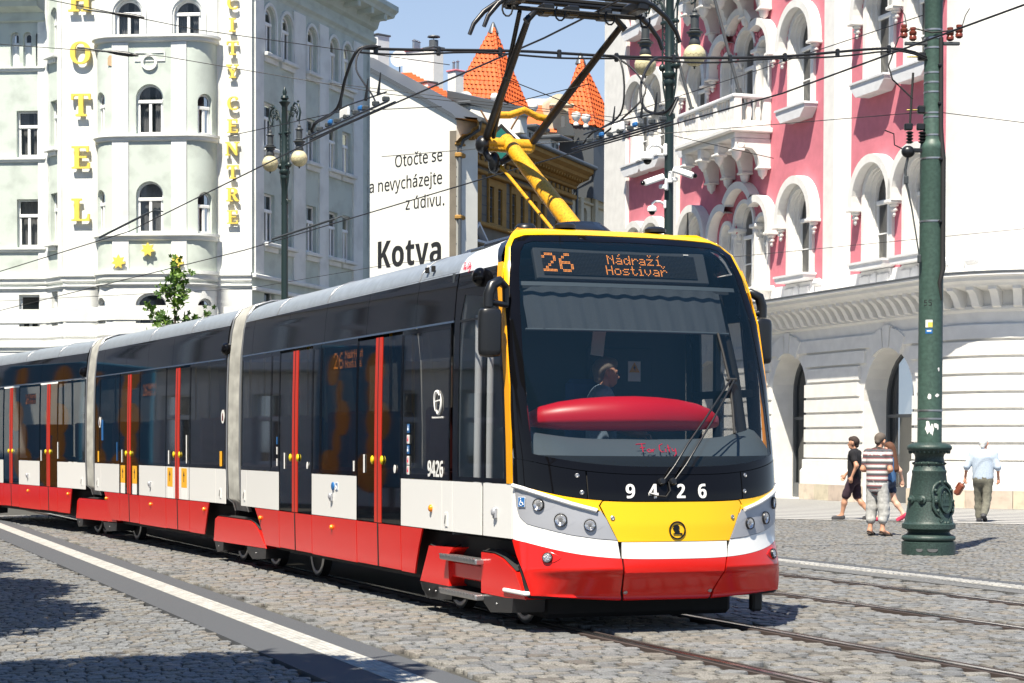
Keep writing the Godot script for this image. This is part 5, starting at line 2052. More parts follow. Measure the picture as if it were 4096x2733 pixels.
func tile_roof(parent: Node3D, a: Vector3, b_: Vector3, top: Vector3, rows: int) -> void:       # one sloping triangle of a tower roof, laid with tiles
	var mm := MultiMesh.new()
	mm.transform_format = MultiMesh.TRANSFORM_3D
	mm.use_colors = true
	var b := B.new()
	var line := []
	for z in [0.5, -.62]:
		var row := []
		for k in 7:
			var u := k / 6.0 - .5
			row.append(Vector3(u, .28 * cos(u * TAU) + (.45 if z > 0 else .0), z))
		line.append(row)
	b.sheet(line)
	for k in 6:
		var p: Vector3 = line[0][k]
		var q: Vector3 = line[0][k + 1]
		b.quad(p - Vector3(0, .5, 0), q - Vector3(0, .5, 0), q, p)
	mm.mesh = b.mesh()
	var across := (b_ - a).normalized()
	var mid := (a + b_) / 2
	var up := (top - mid)
	var n := across.cross(up).normalized()
	var places := []
	var step := up.length() / rows
	for r in rows:
		var k := (r + .5) / rows
		var half := (b_ - a).length() / 2 * (1.0 - k)
		var count := maxi(1, roundi(half * 2 / .27))
		for i in count:
			var c := mid + up * k + across * ((i + .5) / count * 2 - 1) * half
			places.append(Transform3D(Basis(across * (half * 2 / count), n * .09, -up.normalized() * step), c))
	mm.instance_count = places.size()
	for i in places.size():
		mm.set_instance_transform(i, places[i])
		var v := rng.randf_range(.82, 1.1)
		mm.set_instance_color(i, Color(.74 * v, .135 * v, .022 * v))
	var o := MultiMeshInstance3D.new()
	o.name = "roof_tiles"
	o.multimesh = mm
	o.material_override = M.roof_tile
	parent.add_child(o, true)
	stuff(o)
	var base := B.new()
	base.tri(a - n * .08, b_ - n * .08, top - n * .08)
	obj("roof_boarding", base, M.zinc, parent)


func chimney(at: Vector3, w: float, d: float, h: float, m: Material, turn: float, pots: int, label: String) -> void:
	var t := thing("chimney", label, "chimney", facing(turn, at), "chimneys over the white gable")
	var b := B.new()
	b.cbox(Vector3(0, h / 2, 0), Vector3(w, h, d), .02)
	obj("stack", b, m, t)
	b = B.new()
	b.cbox(Vector3(0, h + .04, 0), Vector3(w + .12, .09, d + .12), .02)
	obj("cap", b, M.pink_brick if pots > 1 else M.zinc, t)
	for i in pots:
		b = B.new()
		var x := (i + .5) / pots * w - w / 2
		b.lathe([Vector2(.07, 0), Vector2(.07, .42)] if pots > 1 else [Vector2(.24, 0), Vector2(.24, .36)], 10, Transform3D(Basis(), Vector3(x, h + .08, 0)))
		b.lathe([Vector2(.11, .44), Vector2(0, .52)] if pots > 1 else [Vector2(.34, .52), Vector2(.3, .58), Vector2(0, .62)], 10, Transform3D(Basis(), Vector3(x, h + .08, 0)))
		b.tube([Vector3(x, h + .4, 0), Vector3(x, h + .62, 0)], .02, 5)
		obj("flue", b, M.steel if pots > 1 else M.zinc, t)


func row_houses() -> void:
	var at := Vector3(-2.647, -.20, -95)
	var grow := Transform3D(Basis().scaled(Vector3.ONE * 1.131), Vector3.ZERO)
	# white gable with painted words
	var t := thing("gable_house", "house with a blank white gable wall carrying black painted words", "building", facing(-46, at) * grow)
	var b := B.new()
	var shape := poly([-7.2, -.5, 0, -.5, 0, 14.95, -.19, 15.05, -2.58, 16.22, -7.2, 18.45])
	b.prism(shape, -1.2, 0)
	obj("gable_wall", b, M.billboard_white, t)
	b = B.new()
	b.prism(poly([.08, 15.0, -.17, 15.22, -2.58, 16.42, -7.2, 18.65, -7.2, 18.47, -2.58, 16.24, -.19, 15.07, .05, 14.93]), -1.6, .12)
	obj("verge", b, M.zinc, t)
	b = B.new()
	b.box(Vector3(-6.35, 9, .02), Vector3(.5, 19.2, .06))
	obj("painted_shadow_strip", b, M.stucco_grey, t)  # cast shadow at the wall's left edge, put in as a grey strip
	b = B.new()
	b.tube([Vector3(-6.62, 0, .12), Vector3(-6.62, 18.2, .12)], .07, 8)
	obj("downpipe", b, M.zinc, t)
	for q in [["Otočte se", -.83, 13.34, .52], ["a nevycházejte", -.84, 12.40, .52], ["z údivu.", -.70, 11.49, .52], ["Kotva", -.80, 9.12, 1.12]]:
		text("painted_words", q[0], q[3], .012, M.letter_black, t, Transform3D(Basis(), Vector3(q[1], q[2], .006)), "Droid Sans", 700 if q[0] == "Kotva" else 400, HORIZONTAL_ALIGNMENT_RIGHT)
	b = B.new()
	b.prism(poly([-2.6, 16.2, 1.5, 15.3, 1.5, 14.5, -2.6, 14.4]), -2.6, -2.2)
	obj("attic", b, M.billboard_white, t)
	b = B.new()
	b.prism(poly([-2.9, 16.75, 1.7, 15.5, 1.72, 15.15, -2.9, 16.38]), -2.75, -2.1)
	obj("parapet", b, M.zinc, t)
	var rf := B.new()
	for i in 14:
		rf.tube([Vector3(-3.0 - i * .25, 16.22 + i * .118, -1.5), Vector3(-3.0 - i * .25, 16.44 + i * .118, -3.0)], .1, 6)
	obj("roof_tiles", rf, M.tile_plain if M.has("tile_plain") else mk("tile_plain", .62, .12, .03, .8), t)
	# ochre house in shade
	t = thing("ochre_house", "shaded ochre house with grey stonework and deep carved eaves", "building", facing(70, at) * grow)
	b = B.new()
	var wins := []
	for q in [[1.62, .62], [3.95, .5], [4.98, .5], [6.75, .5], [7.85, .5], [9.6, .5], [10.6, .5], [13.4, .6]]:
		wins.append([q[0], 11.12, q[1], 12.68])
		wins.append([q[0], 7.4, q[1], 9.2])
	var hs := []
	for q in wins:
		hs.append(arch_shape(q[0], q[1], q[2], q[3], 0))
	patch(b, rect(0, -.5, 15.2, 14.5), flat, 40, 40, 0, .3, hs)
	obj("wall", b, M.ochre_grey, t)
	for q in wins:
		window(t, Transform3D(Basis(), Vector3(q[0], q[1], 0)), q[2], q[3] - q[1], 0, .24, "side", M.window_grey)
	for q in [[1.1, 2.7], [3.55, 5.75], [6.4, 8.6], [9.2, 11.2], [12.7, 14.2]]:
		for y in [11.05, 7.35]:
			b = B.new()
			var holes := []
			for w in wins:
				if w[0] > q[0] and w[0] < q[1] and absf(w[1] - y) < .3:
					holes.append(arch_shape(w[0], w[1], w[2] + .02, w[3], 0))
			patch(b, rect(q[0], y, q[1], y + 1.95), flat, 40, 40, .09, .09, holes)
			obj("window_surround", b, M.ochre, t)
			b = B.new()
			b.cbox(Vector3((q[0] + q[1]) / 2, y + 2.05, .16), Vector3(q[1] - q[0] + .3, .14, .34), .03)
			obj("lintel_cornice", b, M.ochre, t)
	for y in [8.2, 8.75, 9.3, 9.85, 11.4, 11.8, 12.2, 12.6, 13.0]:
		b = B.new()
		b.box(Vector3(7.6, y, .0), Vector3(15.2, .035, .03))
		obj("joint_line", b, M.shade_joint_dark, t)
	for q in [[10.95, .18, "ochre"], [13.5, .2, "ochre"], [7.2, .2, "ochre"], [13.95, .12, "ochre"]]:
		b = B.new()
		b.cbox(Vector3(7.6, q[0], .08), Vector3(15.3, q[1], .3), .04)
		obj("ledge", b, M[q[2]], t)
	b = B.new()
	sweep(b, [[Vector3(-.2, 0, 0), Vector3(0, 0, 1)], [Vector3(15.6, 0, 0), Vector3(0, 0, 1)]], [Vector2(0, 15.0), Vector2(1.0, 14.85), Vector2(1.0, 14.62), Vector2(.75, 14.5), Vector2(.7, 14.36), Vector2(.25, 14.2), Vector2(.1, 14.05), Vector2(0, 14.0)])
	obj("eaves", b, M.ochre, t)
	b = B.new()
	b.tube([Vector3(-.1, 14.9, 1.06), Vector3(15.6, 14.9, 1.06)], .11, 8)
	b.tube([Vector3(.05, 14.9, 1.05), Vector3(.05, 14.5, 1.0), Vector3(.05, 14.1, .3), Vector3(.05, 13.8, .14), Vector3(.05, 0, .14)], .075, 8)
	b.tube([Vector3(15.5, 14.9, 1.05), Vector3(15.5, 14.3, .9), Vector3(15.3, 13.9, .2), Vector3(15.3, 0, .14)], .075, 8)
	obj("gutter", b, M.zinc, t)
	for k in 40:
		b = B.new()
		b.cbox(Vector3(.3 + k * .38, 14.28, .34), Vector3(.16, .2, .42), .03)
		obj("eaves_bracket", b, M.ochre, t)
	for k in 24:
		b = B.new()
		b.ball(Vector3(.45 + k * .62, 13.75, .03), Vector3(.2, .13, .07), 8, 6)
		b.ball(Vector3(.45 + k * .62, 13.68, .05), Vector3(.09, .16, .07), 6, 5)
		obj("carved_garland", b, M.ochre, t)
	b = B.new()
	ring(b, poly([.7, 10.1, 3.2, 10.1, 1.95, 10.95]), poly([1.0, 10.2, 2.9, 10.2, 1.95, 10.8]), 0, .3)
	obj("pediment", b, M.stucco_grey, t)
	b = B.new()
	b.quad(Vector3(0, 14.96, 1.0), Vector3(15.6, 14.96, 1.0), Vector3(15.6, 15.9, -3.6), Vector3(2.4, 15.9, -3.6))
	obj("roof", b, M.zinc, t)
	for q in [[3.4, 15.65], [6.9, 15.85], [10.2, 15.8], [13.5, 15.75]]:
		var d := node("dormer", t, Transform3D(Basis(), Vector3(q[0], 15.2, -.35)))
		b = B.new()
		b.box(Vector3(0, .35, -.6), Vector3(1.3, .9, 1.2))
		obj("cheeks", b, M.stucco, d)
		b = B.new()
		b.cbox(Vector3(.05, .9, -.35), Vector3(1.9, .16, 1.9), .04, Basis(Vector3.BACK, .02))
		obj("dormer_roof", b, M.zinc, d)
		for s in [-.3, .3]:
			b = B.new()
			ring(b, rect(s - .22, 0, s + .22, .72), rect(s - .17, .05, s + .17, .67), 0, .05)
			obj("frame", b, M.window_grey, d)
			b = B.new()
			b.quad(Vector3(s - .2, .02, .01), Vector3(s + .2, .02, .01), Vector3(s + .2, .7, .01), Vector3(s - .2, .7, .01))
			obj("pane", b, M.shade_joint_dark, d)
	# cream house with the orange towers
	t = thing("tower_house", "cream house behind with two steep orange tiled pyramid towers", "building", Transform3D(Basis(), Vector3(0, 0, -112)))
	var cf := facing(70, Vector3(-.8, 0, 0))
	b = B.new()
	hs = []
	var cw := [[12.2, 14.55, .85, 15.95, 0.0], [15.4, 14.2, .8, 16.3, -1.0], [9.5, 14.55, .85, 15.95, 0.0], [8.2, 17.6, .35, 18.3, 0.0], [13.0, 17.6, .35, 18.3, 0.0]]
	for q in cw:
		hs.append(arch_shape(q[0], q[1], q[2], q[3], q[4]))
	patch(b, rect(-1, -.5, 19.5, 18.9), flat, 40, 40, 0, .3, hs)
	obj("wall", b, M.cream, t, cf)
	for q in cw:
		window(t, cf * Transform3D(Basis(), Vector3(q[0], q[1], 0)), q[2], q[3] - q[1], q[4], .22, "side", M.window_grey)
	for q in [[18.85, .35, .55], [17.15, .3, .6], [14.1, .22, .3], [16.6, .16, .2]]:
		b = B.new()
		b.cbox(Vector3(9.2, q[0], q[2] / 2), Vector3(20.4, q[1], q[2]), .06)
		obj("ledge", b, M.cream, t, cf)
	for x in [11.0, 14.0, 16.9]:
		b = B.new()
		b.cbox(Vector3(x, 9.0, .16), Vector3(.55, 16, .3), .04)
		obj("pilaster", b, M.cream, t, cf)
	for k in 3:
		b = B.new()
		var y: float = [19.05, 17.35, 21.1][k]
		if k < 2:
			for i in 50:
				b.tube([Vector3(-1 + i * .4, y + .14, .1), Vector3(-1 + i * .4, y - .02, .72)], .1, 5)
			obj("tile_edge", b, M.tile_plain, t, cf)
	# curved gable between the towers
	b = B.new()
	b.prism(PackedVector2Array([Vector2(1.75, 18.7), Vector2(3.45, 18.7), Vector2(3.3, 19.2), Vector2(3.1, 19.4), Vector2(3.02, 20.15)]) + arc(2.5, 20.45, .52, 0, 180, 10) + PackedVector2Array([Vector2(1.98, 20.15), Vector2(1.92, 19.4), Vector2(1.75, 19.1)]), -1.5, 0, Transform3D(Basis(Vector3.UP, .3), Vector3(.15, 0, 0)))
	obj("curved_gable", b, M.cream, t)
	b = B.new()
	b.cbox(Vector3(2.65, 20.22, -.3), Vector3(1.35, .12, .9), .03)
	obj("gable_cornice", b, M.cream, t)
	b = B.new()
	b.box(Vector3(2.72, 19.3, .06), Vector3(.2, .6, .05))
	obj("slot_window", b, M.shade_joint_dark, t)
	for q in [[-1.0, 19.95], [1.1, 19.45], [3.42, 18.95], [3.95, 18.85]]:
		b = B.new()
		b.lathe([Vector2(.14, 0), Vector2(.16, .1), Vector2(.1, .2), Vector2(.24, .42), Vector2(.26, .55), Vector2(.2, .7), Vector2(0, .76)], 12, Transform3D(Basis(), Vector3(q[0], q[1], 1.0)))
		obj("ball_finial", b, M.stucco, t)
	# towers
	for q in [[Vector3(-1.15, 25.15, -2.5), Vector3(-.56, 20.55, -.2), Vector3(-3.4, 20.95, -1.6), Vector3(1.0, 20.2, -2.6), 17], [Vector3(3.78, 23.6, -3.2), Vector3(4.47, 19.25, -.9), Vector3(2.45, 19.6, -2.2), Vector3(6.1, 18.95, -3.4), 15]]:
		var tw := node("tower_roof", t)
		tile_roof(tw, q[2], q[1], q[0], q[4])
		tile_roof(tw, q[1], q[3], q[0], q[4])
		var far: Vector3 = q[2] + q[3] - q[1]
		tile_roof(tw, q[3], far, q[0], q[4])
		tile_roof(tw, far, q[2], q[0], q[4])
		b = B.new()
		var e: Vector3 = (q[1] - q[0])
		for i in q[4]:
			var k0: float = .06 + .94 * i / q[4]
			var k1: float = .06 + .94 * (i + 1.0) / q[4]
			b.tube([q[0] + e * k0, q[0] + e * k1], [.09, .12], 7)
		obj("hip_tiles", b, M.tile_plain, tw)
		b = B.new()
		b.lathe([Vector2(.32, -.55), Vector2(.12, -.05), Vector2(.06, .08), Vector2(0, .12)], 8, Transform3D(Basis(), q[0]))
		obj("lead_cap", b, M.zinc, tw)
		b = B.new()
		for s in [[q[2], q[1]], [q[1], q[3]]]:
			var a: Vector3 = s[0]
			var c: Vector3 = s[1]
			var ce: Vector3 = (q[1] + far) / 2
			a = ce + (a - ce) * .93
			c = ce + (c - ce) * .93
			var dn := Vector3(0, -1.0, 0)
			b.quad(a + dn, c + dn, c, a)
			b.quad(a + dn * 4, c + dn * 4, c + dn, a + dn)
		obj("tower_drum", b, M.zinc, tw)
	b = B.new()
	b.quad(Vector3(1.0, 20.6, -2.2), Vector3(2.4, 20.6, -2.6), Vector3(2.4, 18.8, -.4), Vector3(.6, 18.8, 0))
	obj("roof_slope", b, M.tile_plain, t)
	b = B.new()
	b.box(Vector3(1.9, 20.9, -6), Vector3(2.4, 1.3, .4))
	obj("back_parapet", b, M.stucco, t)
	# chimneys, dishes on the roofs
	chimney(Vector3(-6.9, 17.5, -104), .86, .8, 4.8, M.stucco_grey, -46, 0, "plain grey rendered chimney nearest the hotel eaves")
	chimney(Vector3(-4.95, 17.5, -104), .60, 1.3, 4.05, M.stucco_grey, 60, 6, "long grey chimney with a row of small flues and red brick cap")
	chimney(Vector3(-4.03, 17.5, -103), .72, .7, 4.0, M.stucco, -46, 1, "white chimney with a single round hooded flue")
	chimney(Vector3(-4.3, 17.5, -101), .85, .6, 1.9, M.stucco, -46, 0, "short white chimney stub with a red cap")
	chimney(Vector3(-3.0, 18.0, -106), .6, .6, 2.9, M.stucco, -46, 2, "far white chimney just left of the larger orange tower")
	for q in [[Vector3(-5.75, 20.95, -102.5), .43, "large round white satellite dish beside the grey chimney"], [Vector3(-2.45, 19.15, -103.5), .36, "smaller white satellite dish in front of the orange tower"]]:
		var d := thing("satellite_dish", q[2], "satellite dish", Transform3D(Basis(Vector3.UP, -.2), q[0]))
		b = B.new()
		b.lathe([Vector2(0, -.12), Vector2(q[1] * .5, -.09), Vector2(q[1], 0), Vector2(q[1] * .5, -.06), Vector2(0, -.09)], 24, rot(Vector3.RIGHT, 80))
		obj("bowl", b, M.dish_white, d)
		b = B.new()
		b.tube([Vector3(0, -q[1] * .9, .05), Vector3(0, -.1, .4)], .015, 5)
		b.tube([Vector3(0, 0, -.12), Vector3(0, -1.6, -.2)], .035, 6)
		obj("feed_arm", b, M.zinc, d)


func pink_map(p: Vector2) -> Vector3:                      # the long front, then the rounded corner turning to face the square
	var s := p.x
	if s < 0.55:
		return Vector3(s, p.y, 0)
	s -= 0.55
	var r := 2.3
	var a := minf(s / r, 1.26)
	return Vector3(.55 + sin(a) * r + cos(a) * (s - a * r), p.y, -(1 - cos(a)) * r - sin(a) * (s - a * r))


func pink_frame(s: float, y: float, out := 0.0) -> Transform3D:
	var x := (pink_map(Vector2(s + .02, y)) - pink_map(Vector2(s - .02, y))).normalized()
	var z := x.cross(Vector3.UP)
	return Transform3D(Basis(x, Vector3.UP, z), pink_map(Vector2(s, y)) + z * out)


func pink_path(s0: float, s1: float) -> Array:
	var out := []
	var at := [s0]
	for k in 19:
		var s := .55 + k * .16
		if s > s0 and s < s1:
			at.append(s)
	at.append(s1)
	for s in at:
		var f := pink_frame(s, 0)
		out.append([f.origin, f.basis.z])
	return out


func hood(t: Node3D, f: Transform3D, w: float, spring: float, r_in: float, r_out: float, left := true, right := true, a0 := 0.0, a1 := 180.0) -> void:    # the white hood over an arched window, with its two hanging drops; f: foot of the opening
	var b := B.new()
	var xf := f
	var o := arc(0, spring, r_out, a0, a1, 18)
	var i := arc(0, spring, r_in, a0, a1, 18)
	if a0 == 0.0:
		o.insert(0, Vector2(r_out, spring - .18))
		i.insert(0, Vector2(r_in, spring - .18))
	if a1 == 180.0:
		o.append(Vector2(-r_out, spring - .18))
		i.append(Vector2(-r_in, spring - .18))
	ring(b, o, i, 0, .34, xf, false)
	obj("hood", b, M.stucco, t)
	for s in [-1.0, 1.0]:
		if (s < 0 and not left) or (s > 0 and not right):
			continue
		b = B.new()
		var x: float = s * (r_in + r_out) / 2
		b.cbox(xf * Vector3(x, spring - .21, .18), Vector3(r_out - r_in + .09, .09, .42), .02, xf.basis)
		b.lathe([Vector2(0, -.62), Vector2(.05, -.58), Vector2(.06, -.52), Vector2(.04, -.48), Vector2(.10, -.44), Vector2(.10, -.39), Vector2(.06, -.36), Vector2(.13, -.31), Vector2(.13, -.25)], 10, xf * Transform3D(Basis(), Vector3(x, spring, .15)))
		obj("hood_drop", b, M.stucco, t)


func voussoirs(t: Node3D, f: Transform3D, spring: float, r0: float, r1: float, n: int, proud: float, chunky: bool) -> void:
	for k in n:
		var w := deg_to_rad(lerpf(4, 176, (k + .5) / n))
		var d := Vector3(cos(w), sin(w), 0)
		var b := B.new()
		var wide := PI * (r0 + r1) / 2 / n * (.62 if chunky else .80)
		var long := (r1 - r0) * (1.0 if not chunky or k % 2 == 0 else .72)
		b.cbox(f * (Vector3(0, spring, proud / 2) + d * (r0 + long / 2)), Vector3(wide, long, proud), .012, f.basis * Basis(Vector3.BACK, w - PI / 2))
		obj("brick", b, M.pink_brick, t)


func pink_window(t: Node3D, x: float, y0: float, upper: bool, holes: Array, left := true, right := true) -> void:
	var w := 1.46
	var h := 2.82 if upper else 2.62
	holes.append(arch_shape(x, y0, w, y0 + h))
	var f := Transform3D(Basis(), Vector3(x, y0, 0))
	window(t, f, w, h, -1.0, .30, "side", M.window_white, .66, 1)
	var o := arch_shape(0, 0, w, h)
	var b := B.new()
	ring(b, grown(o, .15), o, -.02, .09, f)
	ring(b, grown(o, .01), grown(o, -.02), -.56, .01, f)
	ring(b, o, grown(o, -.06), -.2, -.08, f)
	ring(b, o, grown(o, -.10), -.3, -.2, f)
	obj("window_surround", b, M.stucco, t)
	var spring := h - w / 2 - .12
	hood(t, f, w, spring, 1.0, 1.23, left, right)
	if upper:
		voussoirs(t, f, h - w / 2, .84, 1.06, 15, .07, true)
	else:
		voussoirs(t, f, h - w / 2, .84, 1.0, 24, .012, false)
	b = B.new()
	b.prism(poly([-.98, .0, -.98, -.10, -.66, -.36, .66, -.36, .98, -.10, .98, .0]) if upper else poly([-.98, 0, -.98, -.08, -.84, -.16, .84, -.16, .98, -.08, .98, 0]), 0, .42, f)
	b.prism(poly([-1.02, .0, 1.02, .0, 1.0, .06, -1.0, .06]), -.1, .46, f)
	obj("sill", b, M.stucco_grey, t)
	if not upper:
		b = B.new()
		b.cbox(f * Vector3(0, -.42, .05), Vector3(1.7, .5, .12), .02)
		for s in [-.52, .52]:
			b.cbox(f * Vector3(s, -.46, .14), Vector3(.58, .30, .10), .03)
		b.ball(f * Vector3(0, -.46, .15), Vector3(.2, .22, .09), 12, 8)
		obj("apron_panel", b, M.stucco_grey, t)


func triple_window(t: Node3D, x: float, y0: float, upper: bool, holes: Array) -> void:
	var h := 3.0 if upper else 2.75
	for q in [[-1.33, .86, h - .55], [0.0, 1.42, h], [1.33, .86, h - .55]]:
		holes.append(arch_shape(x + q[0], y0, q[1], y0 + q[2]))
		var f := Transform3D(Basis(), Vector3(x + q[0], y0, 0))
		window(t, f, q[1], q[2], -1.0, .28, "side", M.window_white, .62, 1)
		var o := arch_shape(0, 0, q[1], q[2])
		var b := B.new()
		ring(b, grown(o, .12), o, -.02, .07, f)
		ring(b, grown(o, .01), grown(o, -.02), -.56, .01, f)
		ring(b, o, grown(o, -.10), -.46, -.2, f)
		obj("window_surround", b, M.stucco, t)
		var r: float = q[1] / 2
		var spring: float = q[2] - r
		if upper:
			voussoirs(t, f, spring, r + .16, r + .38, 9 if q[0] != 0.0 else 13, .07, true)
		else:
			voussoirs(t, f, spring, r + .15, r + .34, 14, .012, false)
		if q[0] == 0.0:
			hood(t, f, q[1], spring, r + .44, r + .66, false, false, 38, 142)
		else:
			hood(t, f, q[1], spring, r + .42, r + .64, q[0] < 0, q[0] > 0, 0.0 if q[0] > 0 else 62.0, 180.0 if q[0] < 0 else 118.0)
	for s in [-.81, .81]:
		var b := B.new()
		b.lathe([Vector2(.19, 0), Vector2(.19, .1), Vector2(.14, .16), Vector2(.135, 1.0), Vector2(.12, h - 1.25), Vector2(.16, h - 1.2), Vector2(.13, h - 1.15), Vector2(.16, h - 1.02), Vector2(.22, h - .86)], 16, Transform3D(Basis(), Vector3(x + s, y0, -.12)))
		b.cbox(Vector3(x + s, y0 + h - .80, -.12), Vector3(.5, .12, .5), .02)
		for k in 8:
			var w := TAU * k / 8
			b.ball(Vector3(x + s + cos(w) * .17, y0 + h - 1.0, -.12 + sin(w) * .17), Vector3(.06, .09, .06), 6, 5)
		obj("column", b, M.stucco, t)


func balcony(t: Node3D, x0: float, x1: float, y: float) -> void:
	var o := node("balcony", t)
	var d := 1.22
	var b := B.new()
	b.cbox(Vector3((x0 + x1) / 2, y + .06, d / 2 + .08), Vector3(x1 - x0 + .3, .16, d + .2), .03)
	b.cbox(Vector3((x0 + x1) / 2, y - .10, d / 2), Vector3(x1 - x0, .18, d), .03)
	obj("slab", b, M.stucco, o)
	b = B.new()
	for q in [[x0 + .08, 0], [x1 - .08, 0], [(x0 + x1) / 2 - .7, 1], [(x0 + x1) / 2 + .7, 1]]:
		b.cbox(Vector3(q[0], y + .6, d - .08), Vector3(.36 if q[1] == 0 else .26, .95, .26), .02)
	for s in [x0 + .08, x1 - .08]:
		b.cbox(Vector3(s, y + .6, .14), Vector3(.26, .95, .26), .02)
	b.cbox(Vector3((x0 + x1) / 2, y + .24, d - .08), Vector3(x1 - x0, .22, .22), .02)
	for s in [x0 + .08, x1 - .08]:
		b.cbox(Vector3(s, y + .24, d / 2), Vector3(.22, .22, d), .02)
	obj("posts", b, M.stucco, o)
	b = B.new()
	b.cbox(Vector3((x0 + x1) / 2, y + 1.08, d - .08), Vector3(x1 - x0 + .24, .12, .36), .03)
	for s in [x0 + .08, x1 - .08]:
		b.cbox(Vector3(s, y + 1.08, d / 2), Vector3(.36, .12, d), .03)
	obj("handrail", b, M.stucco_grey, o)
	for k in 15:
		var x := lerpf(x0 + .38, x1 - .38, k / 14.0)
		if absf(absf(x - (x0 + x1) / 2) - .7) < .18:
			continue
		b = B.new()
		b.prism(poly([-.05, 0, .05, 0, .085, .18, .09, .32, .04, .55, .07, .66, -.07, .66, -.04, .55, -.09, .32, -.085, .18]), -.06, .06, Transform3D(Basis(), Vector3(x, y + .35, d - .08)))
		obj("baluster", b, M.stucco, o)
	for s in [x0 + .08, x1 - .08]:
		for z in [.42, .72]:
			b = B.new()
			b.prism(poly([-.05, 0, .05, 0, .085, .18, .09, .32, .04, .55, .07, .66, -.07, .66, -.04, .55, -.09, .32, -.085, .18]), -.06, .06, Transform3D(Basis(Vector3.UP, PI / 2), Vector3(s, y + .35, z)))
			obj("baluster", b, M.stucco, o)
	for k in 4:
		var x := lerpf(x0 + .14, x1 - .14, k / 3.0)
		b = B.new()                                    # bracket: an arched arm out of the wall with a drop under each end
		var arm := PackedVector2Array([Vector2(0, -.2), Vector2(d - .02, -.2), Vector2(d - .02, -.52), Vector2(d - .28, -.52)]) + arc(.28, -.98, d - .62, 50, 0, 6) + PackedVector2Array([Vector2(.36, -1.05), Vector2(0, -1.1)])
		arm = PackedVector2Array([Vector2(0, -.2), Vector2(d - .02, -.2), Vector2(d - .02, -.56), Vector2(d - .26, -.56), Vector2(d - .30, -.46), Vector2(.62, -.5), Vector2(.46, -.66), Vector2(.36, -.98), Vector2(.38, -1.08), Vector2(0, -1.08)])
		b.prism(arm, -.14, .14, Transform3D(Basis(Vector3(0, 0, 1), Vector3.UP, Vector3(-1, 0, 0)), Vector3(x, y, 0)))
		for q in [[d - .14, -.56], [.2, -1.08]]:
			b.cbox(Vector3(x, y + q[1], q[0]), Vector3(.40, .07, .40), .02)
			b.lathe([Vector2(0, -.34), Vector2(.05, -.31), Vector2(.06, -.27), Vector2(.12, -.22), Vector2(.15, -.12), Vector2(.16, -.03)], 10, Transform3D(Basis(), Vector3(x, y + q[1], q[0])))
		b.lathe([Vector2(.13, -.17), Vector2(.13, .17), Vector2(0, .17)], 14, Transform3D(Basis(Vector3.BACK, PI / 2), Vector3(x, y - .36, d - .2)))
		obj("bracket", b, M.stucco, o)


